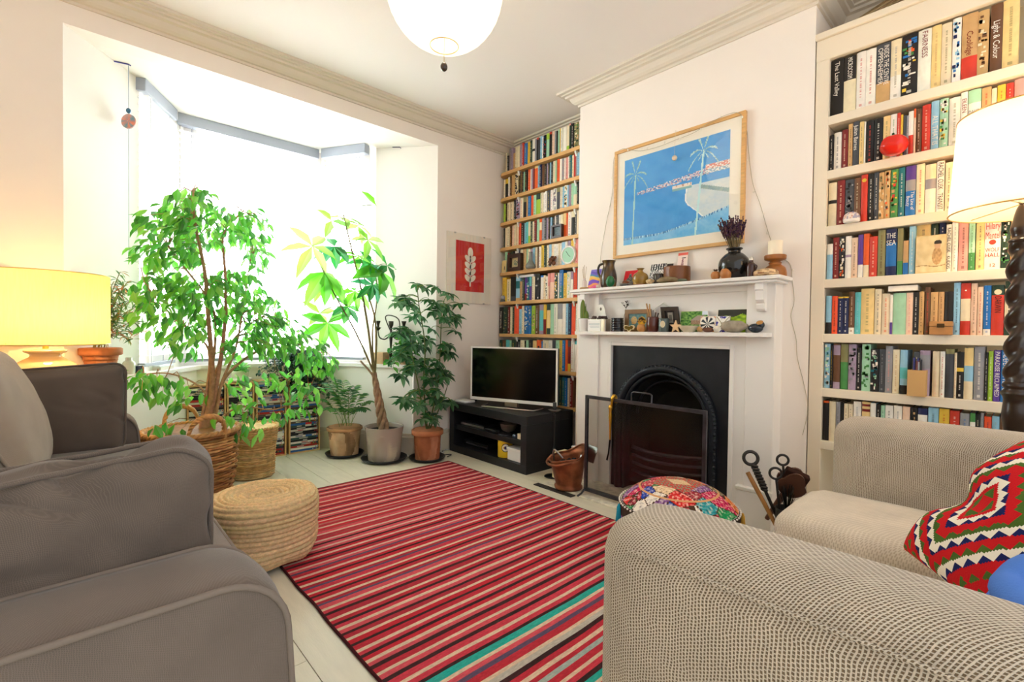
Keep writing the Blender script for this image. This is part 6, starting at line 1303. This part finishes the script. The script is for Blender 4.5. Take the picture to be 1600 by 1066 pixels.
for k in range(16): p = V((2.872 + r.uniform(-.01, .01), ys + r.uniform(-.045, .04), ZL + .19 + r.uniform(-.008, .03))); m.ell(p, .006, .007, .004, 6, 4, '#e8e4e0' if k % 3 else '#5a4a44'); m.tube([(2.872, ys - .004, ZL + .165), p], .0008, 3, '#4a4038', cap=False)
m.build('flower_head', M['cloth'], t)
def frame(name, label, px0, px1, z, h, X, th, fcol, fw, colf, mt='wood', lean=.0, cat='picture frame', tilt=0):
    ya, yb = yy(px0, X, z + h / 2), yy(px1, X, z + h / 2); t = thing(name, label, cat, (X, (ya + yb) / 2, z)); w = abs(ya - yb); cy = (ya + yb) / 2
    def P(a, b, o=0): return V((X + lean * (b / h) - o, cy + (.5 - a) * w - tilt * b / h * w, z + b))
    m = MB()
    for a0, a1, b0, b1 in ((0, 1, 0, fw), (0, 1, h - fw, h), (0, fw / w, fw, h - fw), (1 - fw / w, 1, fw, h - fw)): m.slab([P(a0, b0), P(a1, b0), P(a1, b1), P(a0, b1)], (th, 0, 0), fcol)
    m.build('frame', M[mt], t, bev=.001); MB().slab([P(0.02, .004, -th * .9), P(.98, .004, -th * .9), P(.98, h - .004, -th * .9), P(.02, h - .004, -th * .9)], (.002, 0, 0), '#3a3028').build('backing', M['attr'], t)
    MB().grid(lambda u, v: P(fw / w + (1 - 2 * fw / w) * u, fw + (h - 2 * fw) * v, -th * .6), 40, 30, colf=colf, sm=False).build('picture', M['attr'], t); return t
def flowers(u, v):
    if ((u - .28) / .17) ** 2 + ((v - .52) / .30) ** 2 < 1: return mixc('#e8c43a', '#a08a9a', .5 + NZ(u * 20, v * 20))
    if ((u - .72) / .22) ** 2 + ((v - .45) / .34) ** 2 < 1: return mixc('#e8b52a', '#c88a2a', .5 + NZ(u * 20, v * 20))
    return mixc('#5a8a94', '#7aa09a', .5 + NZ(u * 9, v * 9))
frame('painting_frame', 'wide wooden frame with a small painting of yellow flowers', 976, 1016, ZL, .155, 2.868, .016, '#8a6844', .030, flowers)
pts = [(0, 0), (.012, .004), (.014, .012), (.040, .014), (.050, .030), (.040, .040), (.020, .040), (.012, .034), (0, .036)]; bt = [(a, b) for a, b in pts] + [(-a, b) for a, b in pts[::-1][1:-1]]; y = yy(982.5, 2.806, ZL + .02)
t = thing('bat_ornament', 'small gold-rimmed bat shaped ornament at the shelf edge', 'ornament', (2.806, y, ZL)); MB().slab([(2.806, y + a * .86, ZL + b * 1.1) for a, b in bt], (.010, 0, 0), '#f0dcae').build('rim', M['gloss'], t); MB().slab([(2.8045, y + a * .70, ZL + .006 + b * .84) for a, b in bt], (.002, 0, 0), '#6a4f1e').build('inlay', M['gloss'], t)
y = yy(1002, 2.81, ZL + .03); t = thing('wooden_ball', 'orange wooden ball pot topped with a dried seed head', 'ornament', (2.81, y, ZL)); MB().lathe(rprof([(.016, 0), (.026, .012), (.028, .03), (.02, .048), (.001, .05)], 4), (2.81, y, ZL), 24, '#c98a4a').build('body', M['wood'], t); m = MB(); r = random.Random(87)
for k in range(60): a = r.uniform(0, 6.28); b = r.uniform(-.3, 1.4); d = V((math.cos(a) * math.cos(b), math.sin(a) * math.cos(b), math.sin(b))); m.leaf(V((2.81, y, ZL + .068)) + d * .016, d, U, .016, .009, jit('#5a3a22', .25, r))
m.build('seed_head', M['bark'], t)
yp = yy(1020, 2.835, ZL + .05); t = thing('brown_pot', 'reddish brown pot holding pale wooden sticks and clips', 'pot', (2.835, yp, ZL)); MB().lathe(rprof([(.028, 0), (.034, .006), (.041, .04), (.040, .08), (.037, .095), (.034, .094), (.034, .03), (.001, .02)], 3), (2.835, yp, ZL), 32, '#5a2a20').build('body', M['gloss'], t)
for dy, dx, hh, c in ((.05, .0, .19, '#c8965a'), (.035, .01, .175, '#b98548'), (.022, -.01, .185, '#d8aa70'), (-.02, 0, .13, '#4a3a2a'), (-.035, .01, .125, '#3a3028')): MB().tube([(2.835, yp + dy * .3, ZL + .03), (2.835 + dx, yp + dy, ZL + hh)], [.003, .005], 6, c).build('stick', M['wood'], t)
y = yy(1037, 2.832, ZL + .04); t = thing('moon_glass', 'grey glass tumbler with a pale moon shape', 'tumbler', (2.832, y, ZL)); MB().lathe(rprof([(.028, 0), (.032, .004), (.034, .08), (.031, .08), (.029, .01), (.001, .008)], 2), (2.832, y, ZL), 28, '#56605e').build('body', M['gloss'], t); MB().slab([(2.7965, y - .012 + .017 * math.cos(q * PI / 10), ZL + .05 + .022 * math.sin(q * PI / 10)) for q in range(20)], (.002, 0, 0), '#d8c8a4').build('moon', M['attr'], t)
frame('photo_frame', 'tilted dark photo frame behind the wooden star', 1036, 1063, ZL, .165, 2.86, .014, '#2a1e1a', .026, lambda u, v: '#8a8478' if .25 < u < .75 and .3 < v < .9 and not (.36 < u < .64 and .42 < v < .78) else ('#5a564e' if .36 < u < .64 and .42 < v < .78 else '#221a18'), tilt=-.18)
y = yy(1055, 2.80, ZL + .03); st = [(2.80, y + (.040 if k % 2 == 0 else .017) * math.sin(k * PI / 5), ZL + .034 + (.042 if k % 2 == 0 else .017) * math.cos(k * PI / 5)) for k in range(10)]; MB().slab(st, (.012, 0, 0), '#e3bd92').build('wooden_star', M['wood'], label='pale wooden star standing in front of the dark frame', cat='ornament')
def cott(u, v):
    if v > .82 and u > .8: return '#dfe6ee'
    if .38 < u < .88 and .55 < v < .80 and v < .55 + .9 * (u - .36): return '#a8988c'
    if .40 < u < .86 and .34 < v <= .55: return mixc('#b89a80', '#7a5a48', .5 + NZ(u * 30, v * 30))
    return mixc('#2f6a2c', '#8ab85a', .45 + NZ(u * 12, v * 12))
card('postcard', 'postcard of a cottage in a green garden', 1061.5, 1105, ZL, .135, 2.872, 2.888, cott, 50, 34)
card('postcard', 'postcard of bright green mossy hills behind the big grey stone', 1119.5, 1166, ZL, .14, 2.872, 2.888, lambda u, v: '#3a3a30' if v > .72 + .25 * u * NZ(u * 3, 1) or (v > .6 and u < .25) else mixc('#6a9a1e', '#b8d83a', .5 + NZ(u * 6, v * 9)), 50, 34)
y = yy(1036, 2.885, ZL + .17); m = MB()
for a, b in (((-.075, .15), (0, .195)), ((0, .195), (.075, .15)), ((-.065, .0), (-.065, .155)), ((.065, .0), (.065, .155))): m.tube([(2.89, y + a[0], ZL + a[1]), (2.89, y + b[0], ZL + b[1])], .006, 4, '#f0ece4')
m.build('house_frame', M['plastic'], label='thin white house outline standing behind the brown pot', cat='ornament')
lat('stoneware_bowl', 'shallow cream stoneware bowl in front of the cottage postcard', 'bowl', 1076, 2.822, ZL, [(.030, 0), (.034, .004), (.050, .02), (.060, .038), (.057, .038), (.044, .016), (.001, .010)], '#d8cfb4')
def tile(label, px0, px1, X, h, colf): card('glazed_tile', label, px0, px1, ZL, h, X, X + .02, colf, 48, 48, .008, 'tile', 'gloss')
def starT(u, v):
    a = math.atan2(v - .5, u - .5); d = math.hypot(u - .5, v - .5); k = (a / (PI / 4)) % 1
    if d > .46 * (1 + .35 * abs(math.sin(2 * a))): return '#d88a3a'
    return '#27303a' if k < .5 and d < .48 else '#f2ede2'
tile('square tile with black and white star and orange corners', 1092.5, 1116, 2.838, .098, starT)
tile('square white tile with blue corner ornament and crossed lines', 1117, 1138.5, 2.842, .098, lambda u, v: '#8a7a4a' if min(abs(u - v), abs(u + v - 1)) < .028 else ('#3a3a9a' if (abs(u - .5) + abs(v - .5) > .40 and abs(abs(u - .5) - abs(v - .5)) > .22 and NZ(u * 9, v * 9) > -.3) else '#f0ece2'))
stone('pebble', 'little tan pebble at the foot of the star tile', 'pebble', 1093, 2.805, ZL, .013, .017, .015, '#b9925e', 21); stone('pebble', 'smooth reddish brown pebble between the two tiles', 'pebble', 1106.5, 2.808, ZL, .017, .034, .015, '#6a4434', 23, .15); stone('pebble', 'round white pebble before the blue tile', 'pebble', 1120.5, 2.806, ZL, .020, .022, .021, '#e6dfcf', 25, .1)
stone('rock', 'largest smooth grey-brown stone on the lower mantel shelf', 'rock', 1146, 2.832, ZL, .030, .077, .034, '#a09684', 27, .3)
y = yy(1183, 2.83, ZL + .03); t = thing('pottery_ornament', 'dark blue glazed round pottery ornament with an open mouth', 'ornament', (2.83, y, ZL)); m = MB().ell((2.83, y + .008, ZL + .026), .030, .040, .027, 20, 14, '#1f2a36'); m.ell((2.83, y - .016, ZL + .044), .022, .024, .022, 16, 12, '#1d2530'); m.build('body', M['gloss'], t)
MB().lathe([(.016, 0), (.018, .004), (.013, .006), (.001, .004)], (2.812, y - .020, ZL + .055), 18, '#c08a4a', axis=(V((.75, 0, .66)), V((0, 1, 0)), V((-.66, 0, .75)))).build('mouth', M['gloss'], t)
# ================================================================ ALCOVE SHELF THINGS
def afr(name, label, px0, px1, i, h, X, dep, fcol, fw, colf): return frame(name, label, px0, px1, LT[i] + .0005, h, X, dep, fcol, fw, colf)
afr('box_frame', 'deep dark wooden box frame with a leaf drawing on the fifth oak shelf', 792.5, 813, 4, .165, 3.135, .05, '#3a241a', .036, lambda u, v: '#7a8a78' if ((u - .5) / .3) ** 2 + ((v - .5) / .3) ** 2 < 1 and NZ(u * 8, v * 8) > -.1 else '#e0cfa0')
afr('box_frame', 'small dark box frame with a grey picture on the fourth oak shelf', 861, 877, 3, .115, 3.14, .04, '#43342c', .016, lambda u, v: mixc('#6a7a80', '#8a98a0', .5 + NZ(u * 6, v * 6)))
y = yy(888, 3.16, LT[4] + .08); t = thing('round_clock', 'round clock with pale green dial and white rim on the oak shelf', 'clock', (3.16, y, LT[4])); ca = (V((0, -1, 0)), V((0, 0, 1)), V((-1, 0, 0))); cc = (3.19, y, LT[4] + .082)
MB().lathe([(.070, -.03), (.080, -.02), (.081, .03), (.078, .036), (.068, .036), (.066, .03)], cc, 44, '#f2efe8', axis=ca).build('case', M['plastic'], t); MB().lathe([(.0665, .029), (.0665, .0315)], cc, 40, '#8fc49a', axis=ca).build('dial', M['plastic'], t)
for a, L_ in ((2.2, .045), (-.65, .03)): MB().tube([(cc[0] - .032, cc[1], cc[2]), (cc[0] - .032, cc[1] - L_ * math.cos(a), cc[2] + L_ * math.sin(a))], .0022, 5, '#2a2a2a').build('hand', M['plastic'], t)
lat('bottle_vase', 'slim grey bottle vase with round foot on the fifth oak shelf', 'vase', 829, 3.145, LT[4] + .0005, [(.038, 0), (.046, .012), (.046, .03), (.025, .065), (.015, .09), (.013, .15), (.018, .155), (.011, .15), (.001, .14)], '#7c7f78')
m = MB(); r = random.Random(91); y = yy(863, 3.14, LT[4] + .04)
for k in range(22): m.ell((3.14 + r.uniform(-.008, .008), y + r.uniform(-.035, .035), LT[4] + .012 + r.uniform(0, .066)), .013, .014, .013, 8, 6, jit('#6a3f24', .25, r), 0, .4, k)
m.build('carved_ornament', M['wood'], label='knobbly brown carved ornament between the vase and the round clock', cat='ornament')
card('yellow_card', 'small yellow card at the window end of the fifth oak shelf', 783.5, 790.5, LT[4] + .0005, .12, 3.155, 3.165, lambda u, v: '#5a5a4a' if abs(u - .7) < .08 and abs(v - .35) < .15 else '#e0c88a', 12, 20)
y = yy(786, 3.165, LT[5] + .03); t = thing('snow_globe', 'tiny grey glass globe at the window end of the sixth oak shelf', 'ornament', (3.165, y, LT[5])); MB().lathe([(.026, 0), (.028, .004), (.024, .02), (.001, .02)], (3.165, y, LT[5] + .0005), 20, '#5a5a5e').build('base', M['plastic'], t); MB().ell((3.165, y, LT[5] + .040), .025, .025, .025, 18, 12, '#9a9ca6').build('globe', M['gloss'], t)
MB().box(3.165, 3.29, yy(834, 3.165, 1.66), yy(812, 3.165, 1.66), 1.628, 1.650, '#dcdce0').build('flat_book', M['book'], label='pale grey book lying flat on top of the sixth shelf books', cat='book')
# ================================================================ BOOKCASE THINGS
MB().lathe(rprof([(.001, 0), (.024, .003), (.050, .028), (.053, .055), (.042, .084), (.018, .094), (.001, .090)], 4), (2.962 - .0, yy(1398.5, 2.962, 2.03), 0), 40) if False else None
y = yy(1398.5, 2.985, 2.04); t = thing('tomato_ornament', 'shiny red tomato ornament with green stalk on the second bookcase shelf', 'ornament', (2.95, y, BT[1])); m = MB(); n_ = 40; pf = rprof([(.001, 0), (.028, .003), (.052, .028), (.056, .052), (.045, .080), (.020, .092), (.001, .086)], 4); vs = []
for rad, h in pf:
    for j in range(n_): a = 2 * PI * j / n_; q = rad * (1 + .035 * math.cos(a * 5)); vs.append((3.04 - .09 + q * math.cos(a) - .0, y + q * math.sin(a) * 1.0, BT[1] + .0005 + h))
m.add(vs, [(i * n_ + j, i * n_ + (j + 1) % n_, (i + 1) * n_ + (j + 1) % n_, (i + 1) * n_ + j) for i in range(len(pf) - 1) for j in range(n_)], '#dd2416', 0, True); m.v = [(a + .0, b, c) for a, b, c in m.v]; m.build('body', M['gloss'], t); m = MB()
for k in range(6): a = k * PI / 3; m.leaf((2.95, y, BT[1] + .088), (math.cos(a), math.sin(a), .15), U, .036, .014, '#2f6a34', .35)
m.tube([(2.95, y, BT[1] + .085), (2.953, y + .004, BT[1] + .108)], [.006, .005], 8, '#2a5f30'); m.build('stalk', M['leaf'], t)
y = yy(1330.5, 2.962, 1.72); t = thing('paperweight', 'domed blue and white glass paperweight on the third bookcase shelf', 'paperweight', (2.962, y, BT[2])); MB().lathe(rprof([(.034, 0), (.037, .006), (.037, .022), (.030, .040), (.016, .051), (.001, .054)], 4), (2.962, y, BT[2] + .0005), 36, colf=lambda v, u: '#eee8e0' if v < .28 else ('#5a5aa8' if v > .7 else mixc('#e8dcd0', '#c8643a' if NZ(u * 9, 3) > .1 else '#4a5aa0', .6 if NZ(u * 22, v * 9) > 0 else .1))).build('dome', M['gloss'], t)
def boy(u, v):
    if ((u - .74) / .13) ** 2 + ((v - .80) / .07) ** 2 < 1 and v > .76: return '#3a342c'
    if ((u - .73) / .11) ** 2 + ((v - .72) / .09) ** 2 < 1: return '#d8b088'
    if ((u - .72) / .17) ** 2 + ((v - .43) / .24) ** 2 < 1: return mixc('#b89060', '#d8b078', .5 + NZ(u * 15, v * 15))
    if abs(v - .17 - .02 * math.sin(u * 7)) < .012: return '#a8865a'
    return mixc('#e8d4a4', '#dcc48e', .5 + NZ(u * 5, v * 5))
ya, yb = yy(1430, 2.985, 1.5), yy(1478, 2.985, 1.5)
card('picture_book', 'square sepia picture book of a sitting child facing out on the fourth shelf', 1430.5, 1478, BT[3] + .0005, .178, 2.985, 2.992, boy, 60, 60, .012, 'book', 'book', '#d8c08c')
for px0, px1, c, lab in ((1432, 1454, 'q', 'pale yellow book behind the sepia picture book'), (1455, 1466, 'G', 'dark green book standing behind the sepia picture book'), (1468, 1477.5, 'n', 'navy book behind the edge of the sepia picture book')):
    a, b = sorted((yy(px0, 3.03, 1.6), yy(px1, 3.03, 1.6))); book_mesh(3.03, a, b, BT[3] + .0005, BT[3] + .246, .13, c, ['t=' + ('S' if c == 'q' else 'w')], R1).build('book', M['book'], label=lab, cat='book', group=bc)
a, b = sorted((yy(1453.5, 2.985, 1.15), yy(1489, 2.985, 1.15))); t = thing('trinket_box', 'small wooden trinket box with a clasp on the fifth bookcase shelf', 'box', (2.982, (a + b) / 2, BT[4])); MB().box(2.955, 2.996, a, b, BT[4] + .0005, BT[4] + .038, '#b9824a').build('body', M['wood'], t, bev=.001); MB().box(2.953, 2.996, a - .001, b + .001, BT[4] + .040, BT[4] + .062, '#c28c52').build('lid', M['wood'], t, bev=.002); MB().box(2.950, 2.954, (a + b) / 2 - .013, (a + b) / 2 + .013, BT[4] + .034, BT[4] + .052, '#5a4630').build('clasp', M['metal'], t, bev=.001)
a, b = sorted((yy(1418.5, 2.96, .88), yy(1447, 2.96, .88))); t = thing('pen_box', 'square pale cardboard pen holder on the sixth bookcase shelf', 'pen holder', (2.985, (a + b) / 2, BT[5])); m = MB(); x0, x1, z0, z1 = 2.94, 3.03, BT[5] + .0005, BT[5] + .125
m.box(x0, x0 + .004, a, b, z0, z1, '#cfa46a').box(x1 - .004, x1, a, b, z0, z1, '#c49a60').box(x0 + .004, x1 - .004, a, a + .004, z0, z1, '#c49a60').box(x0 + .004, x1 - .004, b - .004, b, z0, z1, '#c49a60').box(x0 + .004, x1 - .004, a + .004, b - .004, z0, z0 + .004, '#b48a54'); m.build('holder', M['attr'], t)
r = random.Random(93)
for k in range(9):
    c = r.choice(['#2a2a30', '#3a3a80', '#e8e8ea', '#8a8a4a', '#c0c4c8', '#1f1f26', '#6a3a3a']); q = V((r.uniform(x0 + .015, x1 - .015), r.uniform(a + .012, b - .012), z0 + .01)); e = q + V((r.uniform(-.012, .012), r.uniform(-.012, .012), r.uniform(.15, .175))); m = MB().tube([q, e], .0042, 7, c); m.build('pen', M['plastic'], label='%s, pen %s counted from the stile, in the cardboard holder' % ({'#2a2a30': 'black pen', '#3a3a80': 'blue pen', '#e8e8ea': 'white pen', '#8a8a4a': 'olive pen', '#c0c4c8': 'silver pen', '#1f1f26': 'black pen', '#6a3a3a': 'brown pen'}[c], ORDN[k + 1]), cat='pen', group='pens in the cardboard holder')
a, b = sorted((yy(1388, 2.995, 1.33), yy(1434, 2.995, 1.33))); MB().box(2.99, 3.12, a, b, BT[4] + .2135, BT[4] + .240, '#f0e8da').build('flat_book', M['book'], label='white book lying flat across the upright books on the fifth bookcase shelf', cat='book', bev=.001)
# wicker tray above the bookcase
t = thing('wicker_tray', 'shallow woven wicker basket lying on top of the bookcase', 'basket', (3.12, .56, 2.736)); m = MB(); pc_ = V((3.13, .40, 2.85)); ax_ = V((-.55, .25, .8)).normalized(); e1 = V((0, -1, 0)); e1 = (e1 - ax_ * e1.dot(ax_)).normalized(); e2 = ax_.cross(e1)
for k in range(15):
    f_ = k / 14; R_ = .12 + .10 * f_; hh = -.06 + .10 * f_
    m.tube([pc_ + (e1 * math.cos(2 * PI * j / 72) * 1.5 + e2 * math.sin(2 * PI * j / 72) * .62) * (R_ + .004 * (-1) ** (j + k)) + ax_ * hh for j in range(72)], .006, 5, jit('#a08a64', .2, rnd), closed=True)
zb = min(p[2] for p in m.v); m.v = [(x, y, z + 2.7365 - zb) for x, y, z in m.v]; m.build('woven_side', M['wicker'], t)
# ================================================================ SILL AND BAY THINGS
t = thing('glass_jar', 'small clear jar with a pale label on the sill by the terracotta pot', 'jar', (.262, 3.95, SILL)); MB().lathe(rprof([(.030, 0), (.033, .004), (.033, .07), (.02, .085), (.017, .105), (.014, .105)], 3), (.262, 3.95, SILL + .0005), 28, '#d8d4c4').build('jar_body', M['gloss'], t); MB().lathe([(.0335, .02), (.0335, .055)], (.262, 3.95, SILL + .0005), 28, '#f0e6d0').build('label', M['attr'], t)
MB().lathe(rprof([(.022, 0), (.024, .003), (.024, .045), (.02, .05), (.001, .05)], 2), (.32, 3.98, SILL + .0005), 20, '#3a4456').build('dark_jar', M['gloss'], label='little dark blue jar next to the clear jar on the sill', cat='jar')
for k, (c, dz, rot, lab) in enumerate((('#cfc7b8', .022, .9, 'thick pale book lying lowest in the pile on the window sill'), ('#dfe6ea', .012, .98, 'thin white magazine lying topmost in the pile on the window sill'))):
    z = SILL + .0005 + (0 if k == 0 else .0225); MB().box(.425, .505, 4.16, 4.36, z, z + dz, c, 0, -.51 - .05 * k).build('flat_book', M['book'], label=lab, cat='book', bev=.001)
sbox('wooden_crate', 'small square kraft coloured box on the sill behind the money tree', 'box', 2.005, 2.115, 3.945, 4.055, SILL + .0005, SILL + .105, '#c8a47a', 'wood', .003, .56)
ccx, ccy = 2.117, 3.92
t = thing('candelabra', 'dark metal three-armed candelabra on the window sill', 'candelabra', (ccx, ccy, SILL)); MB().lathe(rprof([(.055, 0), (.056, .008), (.02, .02), (.010, .05), (.016, .10), (.009, .14), (.014, .22), (.018, .26), (.010, .28), (.012, .33), (.020, .35), (.022, .385), (.016, .385)], 3), (ccx, ccy, SILL + .0005), 24, '#4a453f').build('stem', M['metal'], t)
ad = V((.80, -.6, 0))
for s_ in (-1, 1):
    e = V((ccx, ccy, 0)) + ad * (.115 * s_); m = MB().tube(smooth_path([(ccx, ccy, SILL + .27), V((ccx, ccy, SILL + .225)) + ad * (.05 * s_), V((ccx, ccy, SILL + .24)) + ad * (.10 * s_), e + U * (SILL + .30), e + U * (SILL + .33)], 6), .006, 8, '#4a453f'); a_ = m.build('arm', M['metal'], t)
    MB().lathe(rprof([(.006, .30), (.026, .325), (.028, .33), (.012, .335), (.014, .36), (.022, .385), (.018, .388), (.001, .36)], 2), (e.x, e.y, SILL), 20, '#4a453f').build('candle_cup', M['metal'], a_)
m = MB().tube(smooth_path([V((ccx, ccy, SILL + .29)) + ad * .0, V((ccx, ccy, SILL + .42)) + ad * -.05, V((ccx, ccy, SILL + .44)), V((ccx, ccy, SILL + .40)) + ad * .07, V((ccx, ccy, SILL + .28)) + ad * .08], 6), .005, 8, '#4a453f'); m.build('scroll', M['metal'], t)
# hanging charm in the bay
hx, hy = .262, 3.93
t = thing('hanging_charm', 'red and grey disc charm with a blue bead hanging at the window edge', 'charm', (hx, hy, BZ)); MB().tube([(hx, hy, BZ - .002), (hx, hy, 2.50), (hx, hy, 1.55)], .0022, 5, '#a8b4c4').build('cord', M['plastic'], t); MB().ell((hx, hy, 2.487), .014, .014, .017, 12, 8, '#3a6a8a').build('bead', M['gloss'], t)
m = MB().lathe(rprof([(.001, -.008), (.042, -.007), (.045, 0), (.042, .007), (.001, .008)], 2), (hx, hy, 2.42), 28, axis=(V((.72, -.69, 0)), U, V((.69, .72, 0))), colf=lambda v, u: mixc('#d88a78', '#8a929c', .5 + 1.3 * NZ(math.cos(u * 6.28) * 2, math.sin(u * 6.28) * 2, v * 3))); m.build('disc', M['gloss'], t)
m = MB().tube([(hx - .07, hy + .02, BZ - .004), (hx + .0, hy + .0, BZ - .004), (hx + .01, hy - .01, BZ - .012)], .004, 6, '#4a4a9a'); m.build('ceiling_hook', M['plastic'], label='thin dark hook in the bay ceiling above the hanging charm', cat='hook')
m = MB().tube([(2.15, 3.98, BZ - .004), (2.20, 3.93, BZ - .004), (2.205, 3.925, BZ - .014)], .004, 6, '#3a3a5a'); m.build('ceiling_hook', M['plastic'], label='thin dark hook in the bay ceiling near the right reveal by the alcove shelves', cat='hook')
# ================================================================ LIGHT AND CAMERA
w = bpy.data.worlds.new('World'); SC.world = w; w.use_nodes = True; nt = w.node_tree; N = nt.nodes; L = nt.links
bg = N['Background']; tc = N.new('ShaderNodeTexCoord'); sx = N.new('ShaderNodeSeparateXYZ'); L.new(tc.outputs['Generated'], sx.inputs[0])
mr = N.new('ShaderNodeMapRange'); mr.inputs[1].default_value = -.25; mr.inputs[2].default_value = .5; mr.inputs[3].default_value = SKY_BACK; mr.inputs[4].default_value = SKY_FRONT
L.new(sx.outputs[1], mr.inputs[0]); L.new(mr.outputs[0], bg.inputs['Strength'])
bg.inputs['Color'].default_value = (.93, .97, 1, 1)
def lamp(name, loc, watts, col, r):
    l = bpy.data.lights.new(name, 'POINT'); l.energy = watts; l.color = lin(col); l.shadow_soft_size = r
    o = bpy.data.objects.new(name, l); COL.objects.link(o); o.location = loc; return o
for a in LAMPS: lamp(*a)
cam = bpy.data.cameras.new('camera'); co = bpy.data.objects.new('camera', cam); COL.objects.link(co)
cam.sensor_fit = 'HORIZONTAL'; cam.sensor_width = 36; cam.lens = FPX / 1600 * 36; cam.clip_start = .02
co.matrix_world = Matrix(((CR.x, CU.x, -CF.x, CO.x), (CR.y, CU.y, -CF.y, CO.y), (CR.z, CU.z, -CF.z, CO.z), (0, 0, 0, 1)))
SC.camera = co
vs = SC.view_settings; vs.view_transform = 'Standard'; vs.look = 'None'; vs.gamma = 1; vs.use_curve_mapping = False; vs.exposure = EXPO
SC.cycles.use_denoising = True
SC.cycles.max_bounces = 10; SC.cycles.diffuse_bounces = 5; SC.cycles.transparent_max_bounces = 16; SC.cycles.sample_clamp_indirect = 6
